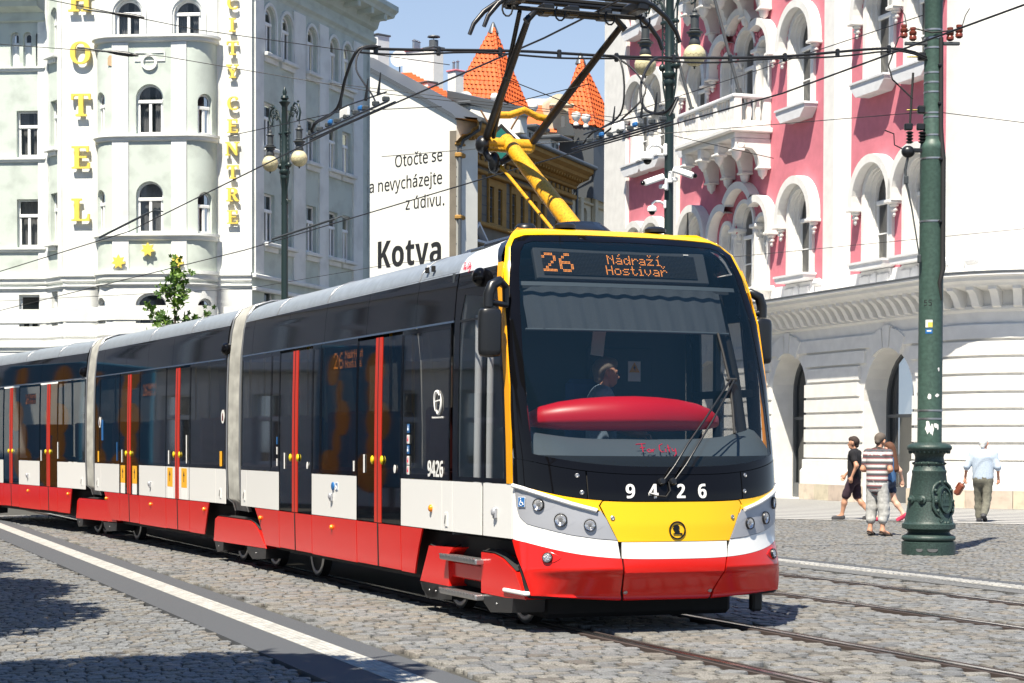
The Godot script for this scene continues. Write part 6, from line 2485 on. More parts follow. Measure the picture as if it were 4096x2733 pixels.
func pink_house() -> void:
	var pf := facing(-72, Vector3(11.121, 0, -53.128))
	var t := thing("pink_house", "pink town house with white arched hoods, balcony and a rusticated white ground floor", "building", pf)
	var holes := []
	for y in [6.62, 11.62]:
		var up: bool = y > 8.0
		pink_window(t, -21.1, y, up, holes, true, true)
		pink_window(t, -19.45, y, up, holes, false, true)
		pink_window(t, -15.95, y, up, holes)
		pink_window(t, -8.1, y, up, holes)
		pink_window(t, -3.28, y, up, holes, true, true)
		pink_window(t, -.98, y, up, holes, false, true)
		triple_window(t, -12.15, y + (-.1 if not up else .1), up, holes)
	for x in [-21.1, -19.45, -15.95, -8.1, -3.28, -.98]:
		pink_window(t, x, 16.5, true, holes)
	var b := B.new()
	patch(b, rect(-24.5, 5.4, 5.5, 21), pink_map, .45, 30, 0, .55, holes)
	obj("wall", b, M.pink, t)
	# white pilasters; the one by the street lamp side has a canted face
	for q in [[-24.55, -22.3, .16], [-18.42, -17.5, .14]]:
		b = B.new()
		b.cbox(Vector3((q[0] + q[1]) / 2, 13.2, q[2] / 2 - .02), Vector3(q[1] - q[0], 15.6, q[2]), .02)
		obj("pilaster", b, M.stucco, t)
	b = B.new()
	b.prism(poly([-6.22, 0, -6.05, -.33, -5.40, -.33, -4.97, 0]), 5.4, 21, Transform3D(Basis(Vector3.RIGHT, -PI / 2), Vector3.ZERO), .99)
	obj("pilaster", b, M.stucco, t)
	b = B.new()
	patch(b, rect(.52, 5.4, 3.45, 21), pink_map, .16, 30, .14, .15)
	obj("pilaster", b, M.stucco, t)
	# plinth zone over the cornice
	b = B.new()
	for q in [[-17.4, -6.25], [-4.95, .5]]:
		b.cbox(Vector3((q[0] + q[1]) / 2, 6.16, .03), Vector3(q[1] - q[0], .52, .08), .01)
	obj("plinth_band", b, M.stucco_grey, t)
	balcony(t, -14.5, -10.3, 11.22)
	balcony(t, -14.5, -10.3, 16.1)
	b = B.new()
	b.cbox(Vector3(-12.15, 6.42, .2), Vector3(4.4, .16, .62), .03)
	b.cbox(Vector3(-12.15, 6.16, .12), Vector3(4.1, .4, .4), .02)
	for s in [-1.9, 1.9]:
		b.cbox(Vector3(-12.15 + s, 6.15, .3), Vector3(.34, .44, .34), .03)
	obj("window_bench", b, M.stucco, t)
	# ground floor: the backing wall, its courses of long blocks, two deep arched openings
	var gates := [[-8.78, 2.34, 4.36], [-2.58, 2.84, 4.26], [-14.6, 2.34, 4.36]]
	var gh := []
	for g in gates:
		gh.append(arch_shape(g[0], .0, g[1], g[2]))
	b = B.new()
	patch(b, rect(-24.5, -.5, 5.5, 5.45), pink_map, .45, 30, .05, .82, gh)
	obj("wall", b, M.stucco, t)
	var tops := [1.20, 1.66, 2.10, 2.53, 2.96, 3.41, 3.86, 4.28, 4.70]
	for k in tops.size() - 1:
		var y0: float = tops[k] + .035
		var y1: float = tops[k + 1] - .035
		var cuts := [-24.5]
		for g in [gates[2], gates[0], gates[1]]:
			var r: float = g[1] / 2
			var spring: float = g[2] - r
			var h := clampf((y0 + y1) / 2 - spring, 0.0, r)
			var half := sqrt(maxf(0.0, r * r - h * h)) + (.12 + .34 * h if h > .05 else .0)
			half = maxf(half, .62)
			cuts.append(g[0] - half)
			cuts.append(g[0] + half)
		cuts.append(5.3)
		for i in range(0, cuts.size(), 2):
			var s0: float = cuts[i] + .03
			var s1: float = cuts[i + 1] - .03
			b = B.new()
			var slant: float = .16 if y0 > 2.9 else .0
			patch(b, poly([s0 + (slant if i > 0 else 0.0), y0, s1 - (slant if i < 6 else 0.0), y0, s1, y1, s0, y1]) if false else rect(s0, y0, s1, y1), pink_map, .4 if s1 > .6 else 3.0, 9, .13, .09)
			obj("stone_block", b, M.stucco, t)
	for g in gates:                                   # wedge stones round each arch
		var r: float = g[1] / 2
		var f := Transform3D(Basis(), Vector3(g[0], g[2] - r, 0))
		for q in [[84, 96, .62], [58, 82, .55], [98, 122, .55]]:
			b = B.new()
			var sh := arc(0, 0, r + .01, q[0], q[1], 4)
			var top := arc(0, 0, r + q[2], q[1], q[0], 4)
			b.prism(sh + top, .05, .15, f)
			obj("wedge_stone", b, M.stucco, t)
		b = B.new()                                     # glazing deep inside
		var o := arch_shape(0, 0, g[1], g[2])
		var gf := Transform3D(Basis(), Vector3(g[0], 0, -.74))
		ring(b, o, grown(o, -.09), 0, .08, gf)
		b.box(gf * Vector3(0, 2.42, .03), Vector3(g[1] - .1, .09, .07))
		b.box(gf * Vector3(.1, 1.2, .03), Vector3(.08, 2.4, .07))
		b.box(gf * Vector3(0, .22, .03), Vector3(g[1], .45, .08))
		obj("shop_frame", b, M.zinc, t)
		b = B.new()
		patch(b, grown(o, -.05), flat, 9, 9)
		obj("shop_glass", b, M.shop_glass if M.has("shop_glass") else glass("shop_glass", .012, .016, .016, .5, .03), t, gf)
		b = B.new()
		b.quad(Vector3(-g[1] / 2, .46, -.35), Vector3(g[1] / 2, .46, -.35), Vector3(g[1] / 2, 2.4, -.35), Vector3(-g[1] / 2, 2.4, -.35))
		obj("shop_blind", b, M.cream_blind if M.has("cream_blind") else mk("cream_blind", .55, .55, .47, .8), t, gf)
		b = B.new()
		b.box(Vector3(0, 2.2, -1.6), Vector3(g[1] * 2, 4.6, .1))
		obj("room_shade_sheet", b, M.shade_joint_dark, t, gf)  # dark sheet painted as the shade inside the shop
	# base: white socle over sandstone slabs
	for q in [[-24.5, -16.0], [-13.2, -9.95], [-7.61, -4.0], [-1.16, 5.3]]:
		b = B.new()
		sweep(b, pink_path(q[0], q[1]), [Vector2(.05, 1.2), Vector2(.17, 1.17), Vector2(.17, .92), Vector2(.24, .84), Vector2(.24, .46)])
		obj("socle", b, M.stucco, t)
		var s: float = q[0]
		while s < q[1] - .1:
			var e: float = minf(s + rng.randf_range(.75, 1.15), q[1])
			b = B.new()
			patch(b, rect(s + .006, -.4, e - .006, .455), pink_map, .2 if s > .3 else 2.0, 9, .27, .2)
			var m: StandardMaterial3D = M.sand_slab.duplicate()
			var v := rng.randf_range(.8, 1.12)
			m.albedo_color = Color(.62 * v, .54 * v * rng.randf_range(.93, 1.06), .42 * v).linear_to_srgb()
			obj("sandstone_slab", b, m, t)
			s = e
	# cornice with slanting brackets
	b = B.new()
	sweep(b, pink_path(-10.4, 5.3), [Vector2(0, 6.0), Vector2(.98, 5.93), Vector2(.98, 5.84), Vector2(.88, 5.80), Vector2(.86, 5.72), Vector2(.72, 5.66), Vector2(.68, 5.60), Vector2(.12, 5.50), Vector2(.12, 5.16), Vector2(.2, 5.12), Vector2(.2, 5.04), Vector2(.10, 4.98), Vector2(.05, 4.72)])
	obj("cornice", b, M.stucco, t)
	b = B.new()
	sweep(b, pink_path(-24.5, -10.4), [Vector2(0, 6.0), Vector2(.78, 5.93), Vector2(.78, 5.8), Vector2(.6, 5.66), Vector2(.12, 5.5), Vector2(.05, 4.72)])
	obj("cornice", b, M.stucco, t)
	var s := -10.15
	while s < 5.2:
		b = B.new()
		var f := pink_frame(s, 5.58)
		b.prism(poly([.10, .0, .66, .02, .66, -.07, .52, -.16, .40, -.34, .34, -.47, .10, -.52]), -.105, .105, f * Transform3D(Basis(Vector3(0, 0, 1), Vector3.UP, Vector3(-1, 0, 0)), Vector3.ZERO))
		obj("cornice_bracket", b, M.stucco, t)
		s += .475
	b = B.new()
	sweep(b, pink_path(-10.4, 5.3), [Vector2(.985, 5.95), Vector2(1.0, 5.94), Vector2(1.0, 5.90), Vector2(.985, 5.89)])
	obj("drip_edge", b, M.zinc, t)
	b = B.new()                                       # the house behind its front
	b.box(Vector3(-24.6, 10, -4.2), Vector3(.3, 21, 8))
	obj("end_wall", b, M.stucco, t)
	b = B.new()
	b.box(Vector3(-10, 21.2, -3), Vector3(32, .4, 9))
	obj("roof", b, M.zinc, t)
	# floodlights on the cornice
	for i in 3:
		var q: float = [-5.75, 1.05, 1.75][i]
		var f := pf * pink_frame(q, 6.0, .62)
		var l := thing("floodlight", "small white floodlight on the cornice, " + ["by the pilaster left of the green mast", "just right of the green mast", "farthest right of the three"][i], "floodlight", f, "floodlights on the cornice")
		b = B.new()
		b.cbox(Vector3(0, .26, 0), Vector3(.34, .20, .22), .03, Basis(Vector3.RIGHT, -.5))
		obj("lamp_head", b, M.stucco_grey, l)
		b = B.new()
		b.tube([Vector3(-.2, .26, 0), Vector3(-.2, .02, 0), Vector3(.2, .02, 0), Vector3(.2, .26, 0)], .018, 6)
		b.box(Vector3(0, .0, 0), Vector3(.14, .04, .14))
		obj("stand", b, M.stucco_grey, l)
	# flagpoles leaning out over the balcony
	for i in 2:
		var x: float = [-14.2, -10.5][i]
		var fp := thing("flagpole", ["bare grey flagpole leaning out at the balcony's left end", "bare grey flagpole leaning out at the balcony's right end"][i], "flagpole", pf, "flagpoles at the balcony")
		b = B.new()
		b.tube([Vector3(x, 12.2, .9), Vector3(x - .1, 15.0, 1.7), Vector3(x - .2, 17.8, 2.5)], [.055, .05, .04], 8)
		obj("pole", b, M.zinc, fp)
		b = B.new()
		b.tube([Vector3(x, 12.1, .9), Vector3(x + .02, 12.55, 1.02)], .10, 8)
		obj("holder", b, M.zinc, fp)


# ---------------------------------------------------------------- masts, lamps, sign, tree
func street_things() -> void:
	grain(mk("mast_green", 0.072, 0.135, 0.108, 0.5), noise(31, 0.03, 5, 0.72, 1.0), 0.9)
	grain(mk("iron_green", 0.044, 0.085, 0.074, 0.5), noise(32, 0.04, 5, 0.55, 1.0), 1.4, M.rough_bump, 0.35)
	mk("lamp_iron", 0.012, 0.026, 0.026, 0.4)
	mk("lamp_grey", 0.045, 0.052, 0.056, 0.5)
	grain(mk("globe_glass", 0.82, 0.74, 0.46, 0.3), noise(33, 0.05, 4, 0.8, 1.0), 2.0)
	M.globe_glass.backlight_enabled = true
	M.globe_glass.backlight = Color(0.5, 0.45, 0.3)
	mk("globe_line", 0.30, 0.24, 0.10, 0.6)
	mk("porcelain", 0.16, 0.035, 0.02, 0.25)
	mk("brass", 0.45, 0.36, 0.10, 0.4, 0.7)
	mk("sign_teal", 0.006, 0.115, 0.095, 0.4)
	mk("rust", 0.16, 0.075, 0.03, 0.8)
	mast()
	street_lamp(Vector3(2.98, 0, -39.0), 0.0, "ornate double street lamp with two cream globes before the pink house")
	street_lamp(Vector3(-5.94, 0, -53.0), 0.12, "ornate double street lamp with two cream globes before the hotel side wall")
	cameras()
	diamond_sign()
	young_tree()


func mast() -> void:
	var t := thing("tram_mast", "thick green iron tram mast with an ornate cast foot and crest", "mast", Transform3D(Basis(), Vector3(6.104, 0, -29.71)))
	var b := B.new()
	b.lathe([Vector2(.389, -.05), Vector2(.389, .18), Vector2(.36, .19), Vector2(.355, .196), Vector2(.385, .215), Vector2(.392, .24), Vector2(.38, .268), Vector2(.35, .284), Vector2(.315, .30), Vector2(.30, .325), Vector2(.315, .355), Vector2(.36, .372), Vector2(.387, .378), Vector2(.387, .445), Vector2(.362, .458), Vector2(.352, .48), Vector2(.325, .62), Vector2(.285, .88), Vector2(.245, 1.17), Vector2(.252, 1.19), Vector2(.252, 1.22), Vector2(.236, 1.235), Vector2(.222, 1.30), Vector2(.235, 1.315), Vector2(.235, 1.345), Vector2(.212, 1.36), Vector2(.206, 1.42), Vector2(.215, 1.46), Vector2(.25, 1.485), Vector2(.30, 1.51), Vector2(.325, 1.545), Vector2(.325, 1.575), Vector2(.30, 1.60), Vector2(.24, 1.625), Vector2(.18, 1.635)], 40)
	obj("cast_foot", b, M.iron_green, t)
	b = B.new()
	b.lathe([Vector2(.176, 1.6), Vector2(.174, 5.88), Vector2(.180, 5.90), Vector2(.172, 5.98), Vector2(.138, 6.02), Vector2(.132, 6.05), Vector2(.130, 8.02), Vector2(.138, 8.04), Vector2(.128, 8.10), Vector2(.105, 8.14), Vector2(.10, 10.4), Vector2(0, 10.45)], 28)
	obj("shaft", b, M.mast_green, t)
	for q in [[.10, 12], [.0, 14]]:
		b = B.new()
		for k in q[1]:
			var w: float = TAU * k / q[1]
			b.ball(Vector3(cos(w) * .238, 1.33 + q[0] * 0, sin(w) * .238), Vector3(.016, .016, .016), 6, 4)
		if q[0] > 0:
			b = B.new()
			for k in 28:
				var w := TAU * k / 28
				b.ball(Vector3(cos(w) * .285, 1.50, sin(w) * .285), Vector3(.018, .03, .018), 6, 4)
		stuff(obj("bead_row", b, M.iron_green, t))
	for x in [-.20, -.02]:                            # slots in the lowest drum
		b = B.new()
		var w := asin(x / .389)
		b.prism(arc(0, 0, .075 if x > -.1 else .05, 180, 360, 8, .035) + PackedVector2Array([Vector2(.075 if x > -.1 else .05, .012), Vector2(-.075 if x > -.1 else -.05, .012)]), -.02, .003, Transform3D(Basis(Vector3.UP, w), Vector3(x, .08, cos(w) * .389)))
		obj("drum_slot", b, M.shade_joint_dark, t)
	for a in [-1.15, -.52, .1]:
		b = B.new()
		var f := Transform3D(Basis(Vector3.UP, a), Vector3.ZERO) * Transform3D(Basis(Vector3.RIGHT, -.14), Vector3(0, .80, .300))
		b.lathe([Vector2(.065, 0), Vector2(.06, .02), Vector2(.035, .03), Vector2(.025, .06), Vector2(0, .065)], 12, f * rot(Vector3.RIGHT, 90))
		obj("boss", b, M.iron_green, t)
	b = B.new()
	b.lathe([Vector2(.302, .785), Vector2(.308, .79), Vector2(.305, .825), Vector2(.296, .83)], 40)
	obj("foot_band", b, M.iron_green, t)
	# crest in its cartouche
	var cf := Transform3D(Basis(Vector3.UP, .62), Vector3.ZERO) * Transform3D(Basis(Vector3.RIGHT, -.145), Vector3(0, .80, .300))
	b = B.new()
	var o := arc(0, 0, .115, 0, 360, 24, .185)
	ring(b, arc(0, 0, .13, 0, 360, 24, .20), arc(0, 0, .105, 0, 360, 24, .172), -.03, .035, cf)
	b.prism(o, -.04, .012, cf)
	obj("crest_oval", b, M.iron_green, t)
	b = B.new()
	for q in [[0, -.06, .15, .07], [-.055, .0, .03, .10], [.055, .0, .03, .10], [0, .02, .035, .14], [0, -.015, .13, .03]]:
		b.cbox(cf * Vector3(q[0], q[1], .014), Vector3(q[2], q[3], .014), .003, cf.basis)
	for x in [-.055, 0, .055]:
		b.ball(cf * Vector3(x, .07 if x != 0 else .105, .014), Vector3(.02, .022, .008), 6, 4)
	obj("castle_relief", b, M.iron_green, t)
	for s in [-1.0, 1.0]:
		b = B.new()
		var pts := []
		for q in [[.02, .27], [.09, .25], [.16, .20], [.20, .12], [.19, .02], [.21, -.08], [.17, -.18], [.10, -.24], [.07, -.30], [.11, -.33], [.12, -.29]]:
			pts.append(cf * Vector3(q[0] * s, q[1], -.012 - .14 * q[0] * q[0] * 4.0))
		b.tube(pts, [.018, .024, .026, .026, .024, .026, .026, .024, .02, .018, .014], 7)
		for q in [[.165, .14], [.175, -.02], [.15, -.16], [.05, .26], [.03, -.34]]:
			b.ball(cf * Vector3(q[0] * s, q[1], .0), Vector3(.028, .028, .022), 7, 5)
		obj("scrollwork", b, M.iron_green, t)
	# worn paint and paper scraps
	var r := RandomNumberGenerator.new()
	r.seed = 3
	for q in [[-.35, 1.86, .04, .10], [-.02, 1.82, .035, .09], [.30, 1.88, .03, .045], [.52, 1.86, .02, .05], [.42, 2.32, .04, .03], [.55, 2.7, .02, .035], [-.25, 2.3, .03, .05]]:
		b = B.new()
		var pts := PackedVector2Array()
		for k in 11:
			var w := TAU * k / 11
			pts.append(Vector2(q[0] / .18 * .0 + cos(w) * q[2] * r.randf_range(.6, 1.15), sin(w) * q[3] * r.randf_range(.7, 1.1)))
		var wrap := func(p: Vector2) -> Vector3:
			var a: float = q[0] + p.x / .1765
			return Vector3(sin(a) * .1765, q[1] + p.y, cos(a) * .1765)
		patch(b, pts, wrap, .02, .05, .0015)
		obj("paper_scrap", b, M.sticker_white, t)
	for q in [[3.36, .055, "sticker_white"], [3.345, .035, "letter_yellow"], [3.25, .035, "sticker_blue"], [3.255, .01, "sticker_white"]]:
		b = B.new()
		var wrap := func(p: Vector2) -> Vector3: return Vector3(sin(p.x) * .177, p.y, cos(p.x) * .177)
		var e: float = .0015 if q[1] != .01 else .003
		patch(b, rect(-.62 if q[1] != .01 else -.5, q[0] - q[1], -.05 if q[1] != .01 else -.15, q[0] + q[1]) if q[2] != "letter_yellow" else rect(-.42, q[0] - q[1], -.05, q[0] + q[1]), wrap, .1, .2, e if q[2] != "letter_yellow" else .003)
		obj("sticker", b, M[q[2]], t)
	text("mast_number", "55", .085, .004, M.letter_black, t, Transform3D(Basis(Vector3.UP, -.45), Vector3(sin(-.45) * .172, 3.62, cos(-.45) * .172)), "Droid Sans", 400, HORIZONTAL_ALIGNMENT_CENTER)
	for y in [1.98, 2.1, 4.85, 5.76, 6.10, 6.36, 6.42, 6.72, 6.86, 7.0, 7.36, 7.50, 7.62]:
		b = B.new()
		var rr := .131 if y > 6.0 else .1755
		b.lathe([Vector2(rr, y - .014), Vector2(rr + .005, y - .012), Vector2(rr + .005, y + .012), Vector2(rr, y + .014)], 24)
		obj("steel_strap", b, M.steel, t)
	b = B.new()
	b.tube([Vector3(.09, 7.5, .11), Vector3(.10, 6.2, .11), Vector3(.11, 6.0, .12), Vector3(.13, 5.75, .15), Vector3(.135, 4.5, .15), Vector3(.14, 4.15, .15), Vector3(.09, 3.95, .165), Vector3(.13, 3.70, .13)], [.032, .034, .036, .036, .036, .038, .03, .012], 9)
	obj("cable_bundle", b, M.rubber, t)
	for y in [7.1, 6.55, 5.74, 4.84]:
		b = B.new()
		b.cbox(Vector3(.07 if y > 6 else .09, y, .13 if y > 6 else .17), Vector3(.05, .04, .05), .01)
		obj("cable_clip", b, M.black_plastic, t)
	# arms with red porcelain insulators near the top
	for s in [-1.0, 1.0]:
		b = B.new()
		b.cbox(Vector3(.20 * s - (.06 if s < 0 else .0), 7.42, .06), Vector3(.34, .05, .05), .01)
		obj("insulator_arm", b, M.lamp_grey, t)
		for k in 2:
			b = B.new()
			b.lathe([Vector2(.03, 0), Vector2(.055, .02), Vector2(.055, .06), Vector2(.04, .075), Vector2(.055, .09), Vector2(.055, .13), Vector2(.03, .15), Vector2(.045, .155), Vector2(.045, .19), Vector2(0, .2)], 12, Transform3D(Basis(), Vector3((.28 + .13 * k) * s - (.03 if s < 0 else .05), 7.46 + .04 * k, .06)))
			obj("insulator", b, M.porcelain, t)
		b = B.new()
		b.tube([Vector3(.40 * s, 7.66, .06), Vector3(.44 * s, 7.82, .1), Vector3(.5 * s, 7.92, .1)], .007, 5)
		obj("arrester_rod", b, M.black_plastic, t)
	b = B.new()
	b.tube([Vector3(-.30, 7.64, .06), Vector3(-.05, 7.56, .16), Vector3(.25, 7.60, .12), Vector3(.36, 7.64, .06)], .012, 6)
	b.tube([Vector3(-.36, 7.62, .06), Vector3(-.52, 7.5, .06), Vector3(-.66, 7.1, .06), Vector3(-.6, 6.9, .06), Vector3(-.30, 6.62, .06)], .012, 6)
	obj("jumper_cable", b, M.rubber, t)
	for y in [7.24, 6.47]:
		b = B.new()
		b.cbox(Vector3(-.17, y, .02), Vector3(.12, .12, .10), .02)
		obj("wire_clamp", b, M.black_plastic, t)
		b = B.new()
		for z in [-.02, .02]:
			b.tube([Vector3(-.22, y, z), Vector3(-.36, y + .0, z), Vector3(-.38, y, 0)], .008, 5)
		obj("turnbuckle", b, M.brass, t)
	# switch with its stacked insulators, beside the shaft
	b = B.new()
	for x in [-.34, -.16]:
		for k in 4:
			b.lathe([Vector2(.03, 0), Vector2(.06, .02), Vector2(.03, .04)], 10, Transform3D(Basis(), Vector3(x, 5.98 + k * .045, .04)))
		b.cbox(Vector3(x - .02, 6.22, .04), Vector3(.12, .10, .08), .015)
	b.ball(Vector3(-.36, 5.86, .04), Vector3(.10, .09, .08), 10, 8)
	b.cbox(Vector3(-.26, 5.88, .04), Vector3(.36, .06, .06), .01)
	b.tube([Vector3(-.44, 5.90, .04), Vector3(-.56, 5.96, .04), Vector3(-.57, 6.12, .04), Vector3(-.70, 6.17, .04)], .010, 5)
	obj("line_switch", b, M.black_plastic, t)
	b = B.new()
	b.tube([Vector3(-.36, 5.80, .04), Vector3(-.40, 5.6, .04), Vector3(-.38, 5.4, .04), Vector3(-.30, 5.0, .08), Vector3(-.20, 4.35, .12)], [.02, .022, .018, .012, .012], 6)
	b.cbox(Vector3(-.385, 5.45, .04), Vector3(.06, .12, .05), .01)
	b.cbox(Vector3(-.20, 4.3, .12), Vector3(.05, .12, .05), .01)
	obj("switch_rod", b, M.lamp_grey, t)
	b = B.new()
	b.tube([Vector3(-.30, 7.0, .05), Vector3(-.31, 6.8, .05), Vector3(-.34, 6.26, .05)], .018, 6)
	obj("feeder_tail", b, M.rubber, t)


func street_lamp(at: Vector3, extra: float, label: String) -> void:
	var t := thing("street_lamp", label, "street lamp", Transform3D(Basis(Vector3.UP, -.85), at), "old street lamps")
	var Y := 8.93
	var b := B.new()
	b.lathe([Vector2(.22, 0), Vector2(.22, .5), Vector2(.13, .7), Vector2(.095, 2.2), Vector2(.085, 7.7), Vector2(.085, Y - .5), Vector2(.10, Y - .48), Vector2(.12, Y - .42), Vector2(.10, Y - .36), Vector2(.14, Y - .32), Vector2(.14, Y - .26), Vector2(.09, Y - .22), Vector2(.095, Y - .05), Vector2(.105, Y), Vector2(.08, Y + .05), Vector2(.075, Y + 1.4), Vector2(.09, Y + 1.43), Vector2(.15, Y + 1.52), Vector2(.06, Y + 1.56), Vector2(.11, Y + 1.62), Vector2(.09, Y + 1.68), Vector2(.045, Y + 1.70), Vector2(.06, Y + 1.78), Vector2(.03, Y + 1.88), Vector2(0, Y + 1.93)], 18)
	obj("post", b, M.lamp_iron, t)
	b = B.new()
	b.cbox(Vector3(0, Y + .72, 0), Vector3(.42, .06, .12), .015)
	b.cbox(Vector3(0, Y - .12, 0), Vector3(.4, .06, .10), .015)
	obj("cross_bar", b, M.lamp_iron, t)
	for s in [-1.0, 1.0]:
		b = B.new()
		b.ball(Vector3(.19 * s, Y - .12, 0), Vector3(.075, .075, .075), 10, 7)
		b.tube([Vector3(.0, Y - 1.15, 0), Vector3(.06 * s, Y - .95, 0), Vector3(.16 * s, Y - .5, 0), Vector3(.19 * s, Y - .12, 0), Vector3(.19 * s, Y + .72, 0), Vector3(.20 * s, Y + 1.0, 0), Vector3(.30 * s, Y + 1.30, 0), Vector3(.46 * s, Y + 1.45, 0), Vector3(.62 * s, Y + 1.38, 0), Vector3(.70 * s, Y + 1.18, 0), Vector3(.655 * s, Y + 1.0, 0), Vector3(.57 * s, Y + .98, 0), Vector3(.53 * s, Y + 1.08, 0), Vector3(.58 * s, Y + 1.16, 0)], [.016, .018, .02, .02, .018, .02, .024, .026, .028, .028, .024, .02, .018, .014], 7)
		obj("arm", b, M.lamp_iron, t)
		b = B.new()
		b.tube([Vector3(.11 * s, Y - .1, 0), Vector3(.11 * s, Y + .9, 0), Vector3(.2 * s, Y + 1.12, 0), Vector3(.34 * s, Y + 1.22, 0), Vector3(.46 * s, Y + 1.18, 0)], .012, 6)
		for k in 7:
			var y := Y + .02 + k * .12
			var pts := []
			for i in 8:
				var w := lerpf(-1.2, 4.2, i / 7.0)
				pts.append(Vector3((.15 + cos(w) * .032 * (1 - i * .08)) * s, y + sin(w) * .045 * (1 - i * .08), 0))
			b.tube(pts, .010, 5)
		for q in [[.34, 1.30, .07], [.45, 1.28, .09], [.54, 1.20, .07], [.36, 1.14, .06], [.27, 1.16, .05]]:
			var pts := []
			for i in 11:
				var w := lerpf(0, 7.5, i / 10.0)
				var rr: float = q[2] * (1 - i * .075)
				pts.append(Vector3((q[0] + cos(w) * rr) * s, Y + q[1] + sin(w) * rr, .02 * sin(w)))
			b.tube(pts, .013, 5)
			b.ball(Vector3(q[0] * s, Y + q[1] - .03, 0), Vector3(.025, .03, .02), 6, 4)
		b.ball(Vector3(.60 * s, Y + 1.47, 0), Vector3(.035, .035, .035), 7, 5)
		b.tube([Vector3(.08 * s, Y - 1.0, 0), Vector3(.13 * s, Y - 1.04, 0), Vector3(.14 * s, Y - 1.11, 0), Vector3(.10 * s, Y - 1.12, 0)], .016, 6)
		obj("scrollwork", b, M.lamp_iron, t)
		var l := node("lantern", t, Transform3D(Basis(), Vector3(.655 * s, Y, 0)))
		b = B.new()
		b.tube([Vector3(0, 1.0, 0), Vector3(0, .84, 0)], .016, 6)
		b.lathe([Vector2(.10, .19), Vector2(.115, .22), Vector2(.09, .30), Vector2(.085, .34), Vector2(.12, .36), Vector2(.12, .40), Vector2(.16, .42), Vector2(.16, .435), Vector2(.09, .46), Vector2(.11, .48), Vector2(.08, .50), Vector2(.08, .72), Vector2(.105, .735), Vector2(.10, .75), Vector2(.04, .80), Vector2(.05, .83), Vector2(.02, .87), Vector2(0, .9)], 16)
		obj("cap", b, M.lamp_grey, l)
		b = B.new()
		b.ball(Vector3.ZERO, Vector3(.212, .212, .212), 24, 16)
		obj("globe", b, M.globe_glass, l)
		b = B.new()
		b.lathe([Vector2(0, -.26), Vector2(.02, -.25), Vector2(.015, -.225), Vector2(.04, -.21), Vector2(.03, -.2)], 8)
		obj("tip", b, M.lamp_iron, l)
		b = B.new()                                     # the netting of six-sided panes on the lower half
		for row in 4:
			var n := 14 if row < 2 else 10 if row == 2 else 6
			for k in n:
				var la: float = [-.02, -.38, -.74, -1.06][row]
				var w := TAU * (k + .5 * (row % 2)) / n
				var dw := TAU / n * .5
				var P := func(a: float, c: float) -> Vector3: return Vector3(cos(c) * cos(a), sin(c), sin(a) * cos(c)) * .2125
				b.tube([P.call(w - dw, la + .06), P.call(w, la - .08), P.call(w + dw, la + .06)], .0022, 4, false)
				b.tube([P.call(w, la - .08), P.call(w, la - .30)], .0022, 4, false)
		stuff(obj("pane_lines", b, M.globe_line, l))


func cameras() -> void:
	var p := Vector3(2.98, 0, -39.0)
	for i in 2:
		var y: float = [7.22, 6.18][i]
		var k: float = [1.0, .72][i]
		var c := thing("security_camera", ["larger white dome camera on a bent arm, left side of lamp post", "smaller white dome camera low on the lamp post"][i], "security camera", Transform3D(Basis(), p + Vector3(-.08, y, .06)), "cameras on the lamp post")
		var b := B.new()
		b.cbox(Vector3(0, 0, 0), Vector3(.07, .22, .12) * k, .015)
		b.tube([Vector3(0, 0, 0), Vector3(-.12, .07, .02) * k, Vector3(-.26, .08, .03) * k, Vector3(-.33, .02, .03) * k, Vector3(-.34, -.06, .03) * k], .03 * k, 8)
		obj("arm", b, M.window_white, c)
		b = B.new()
		b.lathe([Vector2(.10, -.20), Vector2(.125, -.18), Vector2(.125, -.10), Vector2(.09, -.05), Vector2(0, -.03)], 16, Transform3D(Basis().scaled(Vector3.ONE * k), Vector3(-.34, 0, .03) * k))
		obj("housing", b, M.window_white, c)
		b = B.new()
		b.ball(Vector3(-.34, -.20, .03) * k, Vector3(.085, .09, .085) * k, 14, 8)
		obj("dome", b, M.black_gloss, c)
	for i in 2:
		var s: float = [-1.0, 1.0][i]
		var c := thing("security_camera", ["white box camera pointing left from the lamp post", "white box camera pointing right from the lamp post"][i], "security camera", Transform3D(Basis(Vector3.UP, .4 * s), p + Vector3(.16 * s - .02, 6.68 + .07 * s, .12)), "cameras on the lamp post")
		var b := B.new()
		b.cbox(Vector3(.08 * s, .02, .12), Vector3(.13, .12, .42), .025, Basis(Vector3.UP, .9 * s) * Basis(Vector3.RIGHT, .35))
		obj("housing", b, M.window_white, c)
		b = B.new()
		b.ball(Vector3(.25 * s, -.05, .26), Vector3(.05, .045, .045), 10, 7)
		obj("lens", b, M.black_gloss, c)
		b = B.new()
		b.cbox(Vector3(-.06 * s, -.10, -.02), Vector3(.16, .08, .08), .015)
		b.cbox(Vector3(-.12 * s, -.06, -.03), Vector3(.06, .22, .10), .015)
		obj("bracket", b, M.window_white, c)


